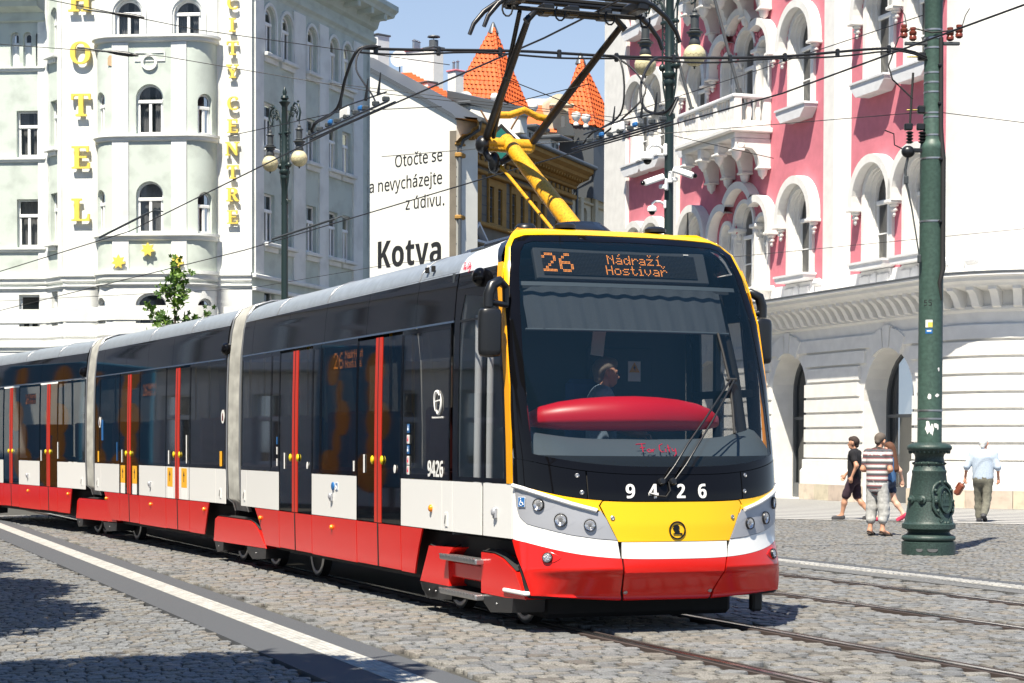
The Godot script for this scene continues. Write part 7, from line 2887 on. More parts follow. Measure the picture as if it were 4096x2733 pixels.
func diamond_sign() -> void:
	var f := Transform3D(Basis(Vector3.UP, -.08), Vector3(-.265, 8.22, -45.0))
	var t := thing("diamond_sign", "diamond-shaped teal and black tram sign with white rim and white dots", "sign", f)
	var q := func(r: float) -> PackedVector2Array: return PackedVector2Array([Vector2(-r, 0), Vector2(0, -r), Vector2(r, 0), Vector2(0, r)])
	var b := B.new()
	b.prism(q.call(.52), -.02, 0)
	obj("rim", b, M.sticker_white, t)
	b = B.new()
	b.prism(q.call(.44), 0, .006)
	obj("black_field", b, M.black_matt, t)
	b = B.new()
	b.prism(q.call(.34), .006, .012)
	obj("teal_field", b, M.sign_teal, t)
	for x in [-.20, 0, .20]:
		b = B.new()
		b.lathe([Vector2(.075, .0), Vector2(.07, .012), Vector2(0, .016)], 20, Transform3D(Basis(), Vector3(x, .03, .012)) * rot(Vector3.RIGHT, 90))
		obj("white_dot", b, M.sticker_white, t)
	for s in [-1.0, 1.0]:
		b = B.new()
		b.tube([Vector3(.2 * s, .30, -.03), Vector3(.46 * s, .74, -.03)], .022, 6)
		obj("strut", b, M.rust, t)


func leaf_mesh(points: int) -> ArrayMesh:
	var b := B.new()
	var n := points * 2
	var ring_ := []
	for k in n:
		var w := TAU * k / n - PI / 2
		var r := .5 if k % 2 == 0 else .27
		ring_.append(Vector3(cos(w) * r, .5 + sin(w) * r, -.10 * absf(cos(w))))
	for k in n:
		b.tri(Vector3(0, .45, .04), ring_[k], ring_[(k + 1) % n])
	return b.mesh()


func leaves(parent: Node3D, spots: Array, size: float, seed_: int) -> void:
	var r := RandomNumberGenerator.new()
	r.seed = seed_
	var mm := MultiMesh.new()
	mm.transform_format = MultiMesh.TRANSFORM_3D
	mm.use_colors = true
	mm.mesh = leaf_mesh(5)
	mm.instance_count = spots.size()
	for i in spots.size():
		var bs := Basis.from_euler(Vector3(r.randf_range(-1.3, .5), r.randf() * TAU, r.randf_range(-.7, .7)))
		mm.set_instance_transform(i, Transform3D(bs.scaled(Vector3.ONE * size * r.randf_range(.7, 1.25)), spots[i]))
		var v := r.randf_range(.6, 1.3)
		mm.set_instance_color(i, Color(.105 * v, .19 * v, .022 * v) if r.randf() < .6 else Color(.05 * v, .115 * v, .018 * v))
	var o := MultiMeshInstance3D.new()
	o.name = "crown"
	o.multimesh = mm
	o.material_override = M.leaf
	parent.add_child(o, true)
	stuff(o)


func young_tree() -> void:
	var m := vivid(mk("leaf", 1, 1, 1, 0.5))
	m.backlight_enabled = true
	m.backlight = Color(0.45, 0.55, 0.12)
	grain(mk("bark", 0.10, 0.08, 0.06, 0.9), noise(41, 0.06, 4, 0.5, 1.0), 2.0)
	var t := thing("young_tree", "thin young maple with sparse bright green leaves behind the tram roof", "tree", Transform3D(Basis(), Vector3(-9.95, 0, -60)))
	var r := RandomNumberGenerator.new()
	r.seed = 12
	var b := B.new()
	b.tube([Vector3(.05, 0, 0), Vector3(.0, 2, .03), Vector3(.05, 4, 0), Vector3(-.02, 5.6, .02), Vector3(-.02, 6.9, 0)], [.07, .06, .045, .03, .01], 7)
	obj("trunk", b, M.bark, t)
	var spots := []
	var limbs := [[4.2, .8, .2, 4.9, .0], [4.0, -.7, .2, 4.6, .1], [4.7, .85, .1, 5.4, -.3], [5.0, -.75, .2, 5.5, .3], [5.2, .3, .5, 6.0, .2], [5.6, -.35, .2, 6.15, -.2], [6.1, .25, .2, 6.6, .1], [4.4, .2, -.7, 5.2, .0], [4.5, -.3, .8, 5.0, .0], [3.6, -.8, .1, 4.1, .2], [3.5, .6, -.2, 4.3, .3]]
	b = B.new()
	for q in limbs:
		var a := Vector3(0, q[0], 0)
		var e := Vector3(q[1], q[3], q[2] + q[4])
		b.tube([a, a.lerp(e, .5) + Vector3(0, .06, 0), e], [.022, .015, .005], 5)
		for k in 46:
			var u := .35 + .65 * r.randf()
			spots.append(a.lerp(e, u) + Vector3(r.randfn(0, .13), r.randfn(.0, .13), r.randfn(0, .13)))
	for k in 40:
		spots.append(Vector3(r.randfn(0, .10), r.randf_range(6.0, 7.1), r.randfn(0, .1)))
	stuff(obj("branches", b, M.bark, t))
	leaves(t, spots, .21, 5)


# ---------------------------------------------------------------- overhead line
func wire(label: String, pts: Array, r: float, group := "overhead wires") -> Node3D:
	var b := B.new()
	b.tube(pts, r, 6, false)
	var o := obj("overhead_wire", b, M.wire, self)
	return tag(o, label, "overhead wire", group)


func curve(pts: Array, n: int) -> Array:
	var c := Curve3D.new()
	for i in pts.size():
		var d: Vector3 = (pts[mini(i + 1, pts.size() - 1)] - pts[maxi(i - 1, 0)]) / 6.0
		c.add_point(pts[i], -d, d)
	var out := []
	for i in n + 1:
		out.append(c.sample_baked(c.get_baked_length() * i / n, true))
	return out


func insulator_set(label: String, a: Vector3, e: Vector3) -> void:
	var t := thing("section_insulator", label, "insulator", Transform3D(), "section insulators")
	var d := (e - a)
	var side := d.normalized().cross(Vector3.UP)
	var b := B.new()
	for s in [-.05, .05]:
		b.tube([a + side * s, e + side * s], .014, 6)
	b.tube([a + Vector3(0, .16, 0) + d * .1, a + Vector3(0, .2, 0) + d * .5, a + Vector3(0, .14, 0) + d * .95], .010, 5)
	obj("runner_rails", b, M.black_plastic, t)
	b = B.new()
	for k in 9:
		var p := a + d * (k + .5) / 9.0
		b.cbox(p + Vector3(0, .06, 0), Vector3(.09, .06, .05), .012, Basis(Vector3.UP, atan2(d.x, d.z)))
	obj("clamps", b, M.lamp_grey, t)
	b = B.new()
	b.cbox(a + d * .48 + Vector3(0, .12, 0), Vector3(.04, .12, .34), .015, Basis(Vector3.UP, atan2(d.x, d.z)))
	obj("white_case", b, M.sticker_white, t)
	b = B.new()
	for k in [.30, .66]:
		b.cbox(a + d * k + Vector3(0, .09, 0), Vector3(.05, .06, .10), .015, Basis(Vector3.UP, atan2(d.x, d.z)))
	obj("blue_fitting", b, M.sticker_blue, t)
	b = B.new()
	for k in [.42, .72, .86]:
		b.tube([a + d * k + Vector3(0, .15, 0), a + d * k + Vector3(.03, .42, .0)], [.022, .008], 6)
	stuff(obj("horn", b, M.black_plastic, t))


func wires() -> void:
	mk("wire", 0.012, 0.012, 0.013, 0.5)
	var near := [Vector3(-20.5, 5.62, -64), Vector3(-12.1, 5.62, -48), Vector3(-7.3, 5.62, -38.8), Vector3(-2.2, 5.60, -25.9), Vector3(.30, 5.60, -20.2), Vector3(3.35, 5.60, -12.2), Vector3(8, 5.6, 0)]
	wire("thick contact wire the pantograph presses against", near, .010)
	wire("contact wire over the empty second track", [Vector3(-19, 5.62, -70), Vector3(-15.6, 5.62, -62), Vector3(-5.6, 5.62, -42.5), Vector3(-.03, 5.60, -29.9), Vector3(3.07, 5.60, -23.3), Vector3(4.75, 5.60, -18.3), Vector3(9, 5.6, -7)], .010)
	insulator_set("section insulator with loops over the tram's own track", Vector3(-2.75, 5.64, -27.2), Vector3(-1.45, 5.64, -24.2))
	insulator_set("section insulator with loops left of the lamp, over the second track", Vector3(.85, 5.64, -28.0), Vector3(1.95, 5.64, -25.6))
	# feeder cables along the cross span
	var span := curve([Vector3(6.0, 7.22, -29.65), Vector3(5.4, 7.30, -29.4), Vector3(3.6, 7.02, -28.6), Vector3(1.7, 6.86, -27.8), Vector3(.1, 6.78, -27.0), Vector3(-1.4, 6.66, -26.3), Vector3(-1.95, 6.62, -26.0)], 40)
	wire("thick black feeder cable strung from the green mast across both tracks", span, .020, "feeder cables")
	var t := thing("cable_clamp", "row of black clamps along the feeder cable", "clamp", Transform3D())
	for k in 10:
		var b := B.new()
		b.cbox(span[3 + k * 4] + Vector3(0, -.015, 0), Vector3(.06, .12, .06), .015)
		obj("clamp", b, M.black_plastic, t)
	var s2 := []
	for p in span:
		s2.append(p + Vector3(0, -.05 - .02 * sin(p.x * 3.0), .02))
	wire("second feeder cable hanging just under the thick one", s2, .014, "feeder cables")
	for q in [["left end, dropping to the near insulator", [Vector3(-1.75, 6.66, -26.1), Vector3(-1.98, 6.60, -26.0), Vector3(-2.15, 6.3, -26.2), Vector3(-2.3, 5.95, -26.6), Vector3(-2.62, 5.8, -26.9), Vector3(-2.68, 5.66, -27.1)], .022], ["left end, slim inner one", [Vector3(-1.7, 6.66, -26.1), Vector3(-1.93, 6.58, -25.9), Vector3(-1.98, 6.3, -25.7), Vector3(-1.75, 5.9, -25.2), Vector3(-1.66, 5.7, -24.8)], .012], ["in the middle, left of the crossing pair", [Vector3(1.28, 6.84, -27.6), Vector3(1.42, 6.75, -27.4), Vector3(1.48, 6.4, -27.3), Vector3(1.42, 6.0, -27.4), Vector3(1.05, 5.8, -27.7), Vector3(.95, 5.68, -27.8)], .014], ["in the middle, swinging right", [Vector3(1.34, 6.84, -27.6), Vector3(1.6, 6.6, -27.3), Vector3(1.75, 6.25, -27.0), Vector3(1.5, 5.95, -27.0), Vector3(1.15, 5.7, -27.4)], .014], ["by the lamp post, looping low", [Vector3(2.1, 6.88, -27.9), Vector3(1.88, 6.78, -27.6), Vector3(1.7, 6.4, -27.2), Vector3(1.72, 6.0, -26.8), Vector3(1.95, 5.86, -26.3), Vector3(2.1, 6.02, -26.0), Vector3(1.98, 5.76, -25.9)], .020]]:
		wire("looping feeder tail " + q[0], curve(q[1], 24), q[2], "feeder tails")
	# thin span wires
	for q in [["thin span wire from the top left corner past the hotel windows", [Vector3(-10.7, 11.6, -46), Vector3(-7.3, 11.1, -47), Vector3(-1.5, 10.5, -48)], .010], ["thin span wire crossing the letter O of the hotel sign", [Vector3(-12.7, 10.9, -47.5), Vector3(-7.9, 10.3, -46), Vector3(-2.8, 9.3, -45), Vector3(1.6, 9.0, -46), Vector3(6.0, 8.2, -47)], .009], ["thin wire along the gable at the diamond sign", [Vector3(-3.6, 8.65, -40), Vector3(2.0, 8.0, -40), Vector3(6.0, 7.9, -30)], .007], ["thin span wire low over the middle section of the tram", [Vector3(-16, 5.55, -58), Vector3(-7, 5.7, -54), Vector3(-3, 6.2, -52), Vector3(4, 6.6, -50)], .007], ["thin wire from the mast towards the right edge", [Vector3(-2.0, 5.95, -31), Vector3(6.1, 6.45, -29.7), Vector3(10.5, 6.55, -33)], .006], ["thin wire low before the pink house", [Vector3(1.5, 5.0, -40), Vector3(7.5, 5.6, -40), Vector3(11.5, 6.0, -40)], .006], ["pull-off wire from the near insulator towards the hotel", [Vector3(-4.2, 6.1, -30), Vector3(-2.2, 5.85, -26.2), Vector3(-.9, 5.8, -25.5)], .006]]:
		wire(q[0], q[1], q[2], "thin span wires")
	for q in [[Vector3(-8.9, 11.33, -46.5), "long black insulator on the upper span wire before the letter H"], [Vector3(-9.0, 10.43, -46.3), "long black insulator on the span wire before the letter O"]]:
		var o := thing("span_insulator", q[1], "insulator", Transform3D(Basis(Vector3.BACK, -.13), q[0]), "insulators on the span wires")
		var b := B.new()
		b.tube([Vector3(-.25, 0, 0), Vector3(.0, 0, 0), Vector3(.28, 0, 0), Vector3(.5, 0, 0)], [.02, .05, .055, .02], 8)
		obj("body", b, M.black_plastic, o)
		b = B.new()
		b.tube([Vector3(-.9, 0, 0), Vector3(-.25, 0, 0)], .022, 6)
		obj("link", b, M.lamp_grey, o)
	for q in [["steering arm above the middle section, near the hotel bay", Vector3(-8.2, 5.66, -40.4), Vector3(-6.9, 5.95, -38.6)], ["steering arm above the tram's front bellows", Vector3(-4.9, 5.75, -41.5), Vector3(-3.5, 6.0, -40.0)]]:
		var b := B.new()
		b.tube([q[1], q[2]], .022, 6)
		b.tube([q[2], q[2] + Vector3(.12, .05, 0), q[2] + Vector3(.3, .0, .2)], .014, 5)
		tag(obj("steering_arm", b, M.lamp_grey, self), "thin grey " + q[0], "steering arm", "steering arms")


# ---------------------------------------------------------------- people
# A smooth skin over tapered bones: bones [from, to, radius, radius, flatten]; tint colours a point.
func skin(b: B, bones: Array, cell: float, blend: float, tint = null) -> void:
	var lo := Vector3.INF
	var hi := -Vector3.INF
	for q in bones:
		for k in 2:
			lo = lo.min(q[k] - Vector3.ONE * (q[2 + k] + cell * 3))
			hi = hi.max(q[k] + Vector3.ONE * (q[2 + k] + cell * 3))
	var n := Vector3i(((hi - lo) / cell).ceil()) + Vector3i.ONE
	var f := PackedFloat32Array()
	f.resize(n.x * n.y * n.z)
	f.fill(0.5)
	for q in bones:
		var a: Vector3 = q[0]
		var ab: Vector3 = q[1] - a
		var ra: float = q[2]
		var dr: float = q[3] - ra
		var sq: Vector3 = q[4] if q.size() > 4 else Vector3.ONE       # >1 thins the bone along that axis
		var ll := maxf((ab * sq).length_squared(), 1e-9)
		var rm := maxf(ra, q[3]) + blend + cell * 2
		var i0 := Vector3i(((a.min(q[1]) - Vector3.ONE * rm - lo) / cell).floor()).clamp(Vector3i.ZERO, n - Vector3i.ONE)
		var i1 := Vector3i(((a.max(q[1]) + Vector3.ONE * rm - lo) / cell).ceil()).clamp(Vector3i.ZERO, n - Vector3i.ONE)
		for z in range(i0.z, i1.z + 1):
			for y in range(i0.y, i1.y + 1):
				var at := (z * n.y + y) * n.x
				for x in range(i0.x, i1.x + 1):
					var p := (lo + Vector3(x, y, z) * cell - a) * sq
					var t := clampf(p.dot(ab * sq) / ll, 0.0, 1.0)
					var d := (p - ab * sq * t).length() - ra - dr * t
					var e := f[at + x]
					var h := maxf(blend - absf(d - e), 0.0) / blend
					f[at + x] = minf(d, e) - h * h * blend * 0.25
	var ids := {}
	var V := PackedVector3Array()
	var N := PackedVector3Array()
	var step := [1, n.x, n.x * n.y]
	var edges := [[0, 1], [2, 3], [4, 5], [6, 7], [0, 2], [1, 3], [4, 6], [5, 7], [0, 4], [1, 5], [2, 6], [3, 7]]
	for z in n.z - 1:
		for y in n.y - 1:
			for x in n.x - 1:
				var at: int = (z * n.y + y) * n.x + x
				var c0 := f[at]
				if c0 > cell * 2.5 or c0 < -cell * 2.5:
					continue
				var g := [c0, f[at + 1], f[at + n.x], f[at + n.x + 1], f[at + step[2]], f[at + step[2] + 1], f[at + step[2] + n.x], f[at + step[2] + n.x + 1]]
				var mask := 0
				for k in 8:
					if g[k] < 0:
						mask |= 1 << k
				if mask == 0 or mask == 255:
					continue
				var sum := Vector3.ZERO
				var cnt := 0
				for e in edges:
					var u: float = g[e[0]]
					var w: float = g[e[1]]
					if (u < 0) != (w < 0):
						var k := u / (u - w)
						var p := Vector3(e[0] & 1, (e[0] >> 1) & 1, e[0] >> 2)
						var r := Vector3(e[1] & 1, (e[1] >> 1) & 1, e[1] >> 2)
						sum += p.lerp(r, k)
						cnt += 1
				ids[at] = V.size()
				V.append(lo + (Vector3(x, y, z) + sum / cnt) * cell)
				N.append(Vector3(g[1] + g[3] + g[5] + g[7] - g[0] - g[2] - g[4] - g[6], g[2] + g[3] + g[6] + g[7] - g[0] - g[1] - g[4] - g[5], g[4] + g[5] + g[6] + g[7] - g[0] - g[1] - g[2] - g[3]).normalized())
	for at in ids:
		for ax in 3:
			var s1: int = step[(ax + 1) % 3]
			var s2: int = step[(ax + 2) % 3]
			if (f[at] < 0) == (f[at + step[ax]] < 0) or not ids.has(at - s1) or not ids.has(at - s2) or not ids.has(at - s1 - s2):
				continue
			var q := [ids[at], ids[at - s1], ids[at - s1 - s2], ids[at - s2]]
			for tri in [[0, 1, 2], [0, 2, 3]]:
				var i: int = q[tri[0]]
				var j: int = q[tri[1]]
				var k: int = q[tri[2]]
				var was := b.v.size()
				b.trin(V[i], V[j], V[k], N[i], N[j], N[k])
				if tint != null:
					for m in range(was, was + 3):
						b.c.append(tint.call(b.v[m]))


func hand_bones(w: Vector3, dir: Vector3, palm: Vector3, s: float, curl: float) -> Array:     # w: wrist; dir: along the fingers; palm: the way the palm faces
	var side := dir.cross(palm).normalized()
	var out := [[w, w + dir * .075, .026, .034, Vector3.ONE]]
	for k in 4:
		var off := (k - 1.5) * .020
		var long: float = [.070, .082, .078, .060][k]
		var root := w + dir * .085 + side * off
		var mid := root + (dir * cos(curl * .5) + palm * sin(curl * .5)) * long * .5
		var tip := mid + (dir * cos(curl * 1.5) + palm * sin(curl * 1.5)) * long * .5
		out.append([w + dir * .05 + side * off * .8, root, .013, .011])
		out.append([root, mid, .0105, .0095])
		out.append([mid, tip, .0095, .0075])
	var tb := w + dir * .03 - side * .028 * s
	var tm := tb + (dir * .7 - side * s * .7).normalized() * .045 + palm * .012
	out.append([tb, tm, .014, .012])
	out.append([tm, tm + (dir * .95 + palm * .3).normalized() * .032, .011, .009])
	return out


# pose: joint name -> place, in metres, the person facing +z. kit: what is worn.
func person(label: String, at: Transform3D, J: Dictionary, kit: Dictionary) -> Node3D:
	var t := thing("person", label, "person", at)
	var sk: Array = kit.skin
	var sm := mk("skin_%d" % M.size(), sk[0], sk[1], sk[2], 0.55)
	var w: float = kit.get("wide", 1.0)
	var head: Vector3 = J.head
	var look: Vector3 = J.look.normalized()
	var up: Vector3 = (head - J.neck).normalized()
	up = (up - look * up.dot(look)).normalized()
	var rt := up.cross(look)
	var body := [[J.chest, J.hip, .135 * w, .13 * w, Vector3(.8, 1, 1.15)], [J.neck - Vector3(0, .05, 0), head - up * .05, .058, .052]]
	for s in ["l", "r"]:
		var sh: Vector3 = J[s + "_shoulder"]
		body.append([J.chest + Vector3(0, .13, 0), sh, .085, .06])
		body.append([sh, J[s + "_elbow"], .052 * w, .042])
		body.append([J[s + "_elbow"], J[s + "_wrist"], .041, .027])
		body.append([J[s + "_hip"], J[s + "_knee"], .085 * w, .056])
		var calf: Vector3 = J[s + "_knee"].lerp(J[s + "_ankle"], .33)
		body.append([J[s + "_knee"], calf, .052, .057])
		body.append([calf, J[s + "_ankle"], .056, .036])
		body.append([J[s + "_ankle"], J[s + "_toe"], .040, .028])
	var b := B.new()
	skin(b, body, .017, .05)
	# head with a face; hands with fingers
	skin(b, [[head + up * .035 - look * .018, head + up * .015, .088, .086, Vector3.ONE], [head - up * .02 + look * .03, head - up * .085 + look * .045, .066, .045], [head + look * .088, head + look * .108 - up * .028, .012, .017], [head + look * .083 - up * .068, head + look * .085 - up * .075, .022, .02], [head + rt * .088 + up * .008, head + rt * .090 - up * .03, .016, .011], [head - rt * .088 + up * .008, head - rt * .090 - up * .03, .016, .011], [head + up * .028 + look * .085 + rt * .03, head + up * .028 + look * .085 - rt * .03, .012, .012]], .0085, .02)
	for s in ["l", "r"]:
		skin(b, hand_bones(J[s + "_wrist"], J[s + "_hand"].normalized(), J.get(s + "_palm", Vector3(0, 0, 1)).normalized(), 1.0 if s == "l" else -1.0, kit.get("curl", .7)), .006, .012)
	obj("body", b, sm, t)
	b = B.new()
	for s in [-1.0, 1.0]:
		b.ball(head + look * .086 + rt * .032 * s + up * .006, Vector3(.011, .008, .008), 8, 6)
	obj("eyes", b, M.black_gloss, t)
	b = B.new()
	var hb := [[head + up * .055 - look * .030, head + up * .035 - look * .045, .094, .092], [head - look * .058 + up * .02, head - look * .066 - up * .055, .075, .052], [head + up * .085 + look * .035, head + up * .075, .060, .075]]
	hb.append_array(kit.get("more_hair", []))
	skin(b, hb, .010, .025)
	obj("hair", b, mk("hair_%d" % M.size(), kit.hair[0], kit.hair[1], kit.hair[2], 0.8), t)
	# upper garment
	b = B.new()
	var top := [[J.chest + Vector3(0, .06, 0), J.hip + Vector3(0, kit.get("hem", -.03), 0), .160 * w, .158 * w, Vector3(.78, 1, 1.12)], [J.chest + Vector3(0, .15, 0), J.neck - Vector3(0, .03, 0), .105, .062]]
	for s in ["l", "r"]:
		var sh: Vector3 = J[s + "_shoulder"]
		top.append([J.chest + Vector3(0, .15, 0), sh, .095, .072])
		var cut: float = kit.sleeve
		if cut > 0.0:
			top.append([sh, sh.lerp(J[s + "_elbow"], minf(cut, 1.0)), .070 * w, .062 * w])
			if cut > 1.0:
				top.append([J[s + "_elbow"], J[s + "_elbow"].lerp(J[s + "_wrist"], cut - 1.0), .060, .054])
	skin(b, top, .015, .045, kit.top_tint)
	obj("shirt", b, vivid(grain(mk("cloth_%d" % M.size(), 1, 1, 1, 0.92), M.fine, 4.0)), t)
	# trousers
	b = B.new()
	var low := [[J.hip + Vector3(0, .05, 0), J.hip - Vector3(0, .06, 0), .150 * w, .152 * w, Vector3(.82, 1, 1.1)]]
	for s in ["l", "r"]:
		var kn: Vector3 = J[s + "_knee"]
		var cut: float = kit.leg
		var r: float = kit.get("loose", 1.0)
		low.append([J[s + "_hip"], J[s + "_hip"].lerp(kn, minf(cut, 1.0)), .105 * w, .082 * r])
		if cut > 1.0:
			var e: Vector3 = kn.lerp(J[s + "_ankle"], cut - 1.0)
			var kink := Vector3(.012 if s == "l" else -.01, 0, .01)
			low.append([kn, kn.lerp(e, .5) + kink, .080 * r, .074 * r])
			low.append([kn.lerp(e, .5) + kink, e, .074 * r, .070 * r])
	skin(b, low, .015, .03)
	for i in b.v.size():                              # creases in the cloth
		var p := b.v[i]
		b.v[i] = p + b.n[i] * .0045 * sin(p.y * 41.0 + sin(p.x * 34.0 + p.z * 21.0) * 2.0)
	obj("trousers", b, grain(mk("cloth_%d" % M.size(), kit.trousers[0], kit.trousers[1], kit.trousers[2], 0.92), M.blotch, 3.0), t)
	for s in ["l", "r"]:
		b = B.new()
		var an: Vector3 = J[s + "_ankle"]
		var toe: Vector3 = J[s + "_toe"]
		var fw := (toe - an)
		var ud := J.get(s + "_sole", Vector3(0, -1, 0)).normalized() as Vector3
		if kit.get("sandals", false):
			for q in [[-.25, 1.15]]:
				skin(b, [[an + ud * .062 - fw * .25, toe + fw * .22 + ud * .018, .020, .020, Vector3(.42, 1.0, .9)]], .008, .01)
			b.tube([an + ud * .05 + Vector3(.05, 0, 0), an + ud * .01 + fw * .25, an + ud * .05 - Vector3(.05, 0, 0)], .012, 6)
			b.tube([toe + Vector3(.055, -.01, 0), toe - ud * .026 - fw * .1, toe + Vector3(-.055, -.01, 0)], .013, 6)
			b.tube([an + Vector3(.042, -.02, -.03), an + Vector3(0, .0, -.055), an + Vector3(-.042, -.02, -.03)], .010, 6)
		else:
			skin(b, [[an + ud * .035 - fw * .15, toe + ud * .004 + fw * .12, .050, .042, Vector3(.95, 1, 1)], [an + ud * .0, an + ud * .03, .047, .052], [an + ud * .068 - fw * .28, toe + ud * .026 + fw * .18, .018, .018, Vector3(.36, 1, .8)]], .011, .015)
		obj("shoe", b, mk("shoe_%d" % M.size(), kit.shoes[0], kit.shoes[1], kit.shoes[2], 0.7), t)
	return t


func people() -> void:
	var plain := func(r: float, g: float, b_: float) -> Callable: return func(p: Vector3) -> Color: return Color(r, g, b_)
	# grey-haired man in the striped shirt, seen from behind on his right, looking down
	var stripes := func(p: Vector3) -> Color:
		if p.y > 1.53:
			return Color(.07, .05, .04)
		var k := fposmod(p.y - .885, .108)
		return Color(.76, .76, .74) if k < .047 else Color(.40, .06, .07) if k < .058 or k > .102 else Color(.10, .105, .115)
	person("grey-haired man in a striped polo shirt and baggy pale shorts, looking down", Transform3D(Basis(Vector3.UP, 2.45), Vector3(6.43, 0, -35.75)), {
		"head": Vector3(0, 1.665, .10), "look": Vector3(-.1, -.62, 1), "neck": Vector3(0, 1.53, .03), "chest": Vector3(0, 1.31, 0), "hip": Vector3(0, .97, 0),
		"l_shoulder": Vector3(.205, 1.455, .02), "r_shoulder": Vector3(-.205, 1.455, .02), "l_elbow": Vector3(.27, 1.17, -.03), "r_elbow": Vector3(-.27, 1.17, -.02),
		"l_wrist": Vector3(.13, 1.10, .21), "r_wrist": Vector3(-.11, 1.12, .22), "l_hand": Vector3(-.8, .1, .5), "r_hand": Vector3(.8, .15, .5), "l_palm": Vector3(0, 1, 0), "r_palm": Vector3(0, 1, 0),
		"l_hip": Vector3(.10, .92, 0), "r_hip": Vector3(-.10, .92, 0), "l_knee": Vector3(.115, .50, .03), "r_knee": Vector3(-.12, .50, .02), "l_ankle": Vector3(.12, .085, -.03), "r_ankle": Vector3(-.13, .085, -.03), "l_toe": Vector3(.15, .035, .12), "r_toe": Vector3(-.18, .035, .12)},
		{"skin": [.52, .27, .17], "hair": [.10, .08, .065], "sleeve": .62, "hem": -.10, "top_tint": stripes, "trousers": [.58, .58, .56], "leg": 1.52, "loose": 1.25, "shoes": [.035, .025, .02], "sandals": true, "curl": .9})
	# man in black walking away to the left
	person("dark-haired man in a black T-shirt and plum shorts walking past the shop window", Transform3D(Basis(Vector3.UP, -2.0), Vector3(7.30, 0, -43.3)), {
		"head": Vector3(0, 1.64, .03), "look": Vector3(.15, -.08, 1), "neck": Vector3(0, 1.49, -.01), "chest": Vector3(0, 1.28, 0), "hip": Vector3(0, .95, 0),
		"l_shoulder": Vector3(.20, 1.42, .0), "r_shoulder": Vector3(-.20, 1.42, -.02), "l_elbow": Vector3(.27, 1.16, -.12), "r_elbow": Vector3(-.27, 1.15, .08), "l_wrist": Vector3(.28, .93, -.02), "r_wrist": Vector3(-.26, .96, .26), "l_hand": Vector3(.0, -1, .25), "r_hand": Vector3(.1, -.8, .5), "l_palm": Vector3(-1, 0, 0), "r_palm": Vector3(1, 0, 0),
		"l_hip": Vector3(.09, .90, 0), "r_hip": Vector3(-.09, .90, 0), "l_knee": Vector3(.10, .50, .16), "r_knee": Vector3(-.10, .48, -.04), "l_ankle": Vector3(.10, .09, .24), "r_ankle": Vector3(-.10, .14, -.32), "l_toe": Vector3(.11, .05, .40), "r_toe": Vector3(-.11, .05, -.20), "r_sole": Vector3(0, -.8, -.5)},
		{"skin": [.46, .24, .15], "hair": [.035, .022, .018], "sleeve": .55, "top_tint": plain.call(.014, .014, .017), "trousers": [.045, .022, .038], "leg": .92, "loose": 1.15, "shoes": [.03, .03, .035]})
	# woman in blue half hidden behind the striped shirt
	person("brown-haired woman in a blue top and pink trainers, half hidden by the striped man", Transform3D(Basis(Vector3.UP, -2.1), Vector3(7.93, 0, -42.6)), {
		"head": Vector3(0, 1.52, .03), "look": Vector3(-.2, -.1, 1), "neck": Vector3(0, 1.38, 0), "chest": Vector3(0, 1.18, 0), "hip": Vector3(0, .89, 0),
		"l_shoulder": Vector3(.17, 1.31, 0), "r_shoulder": Vector3(-.17, 1.31, 0), "l_elbow": Vector3(.24, 1.07, -.06), "r_elbow": Vector3(-.24, 1.06, -.13), "l_wrist": Vector3(.22, .90, .08), "r_wrist": Vector3(-.33, .86, -.16), "l_hand": Vector3(0, -1, .2), "r_hand": Vector3(-.2, -1, .1), "l_palm": Vector3(-1, 0, 0), "r_palm": Vector3(1, 0, 0),
		"l_hip": Vector3(.085, .84, 0), "r_hip": Vector3(-.085, .84, 0), "l_knee": Vector3(.09, .46, .12), "r_knee": Vector3(-.09, .45, -.06), "l_ankle": Vector3(.09, .09, .18), "r_ankle": Vector3(-.09, .15, -.28), "l_toe": Vector3(.10, .05, .33), "r_toe": Vector3(-.10, .05, -.16), "r_sole": Vector3(0, -.8, -.5)},
		{"skin": [.60, .36, .26], "hair": [.10, .04, .02], "wide": .86, "sleeve": 0.0, "top_tint": plain.call(.08, .20, .42), "trousers": [.03, .05, .10], "leg": .5, "shoes": [.45, .03, .08], "more_hair": [[Vector3(0, 1.5, -.04), Vector3(.0, 1.1, -.13), .085, .07]]})
	# old man with the brown bag
	var shirt := func(p: Vector3) -> Color: return Color(.56, .66, .78) if fposmod(p.y, .03) < .022 and fposmod(p.x, .03) < .022 else Color(.46, .57, .72)
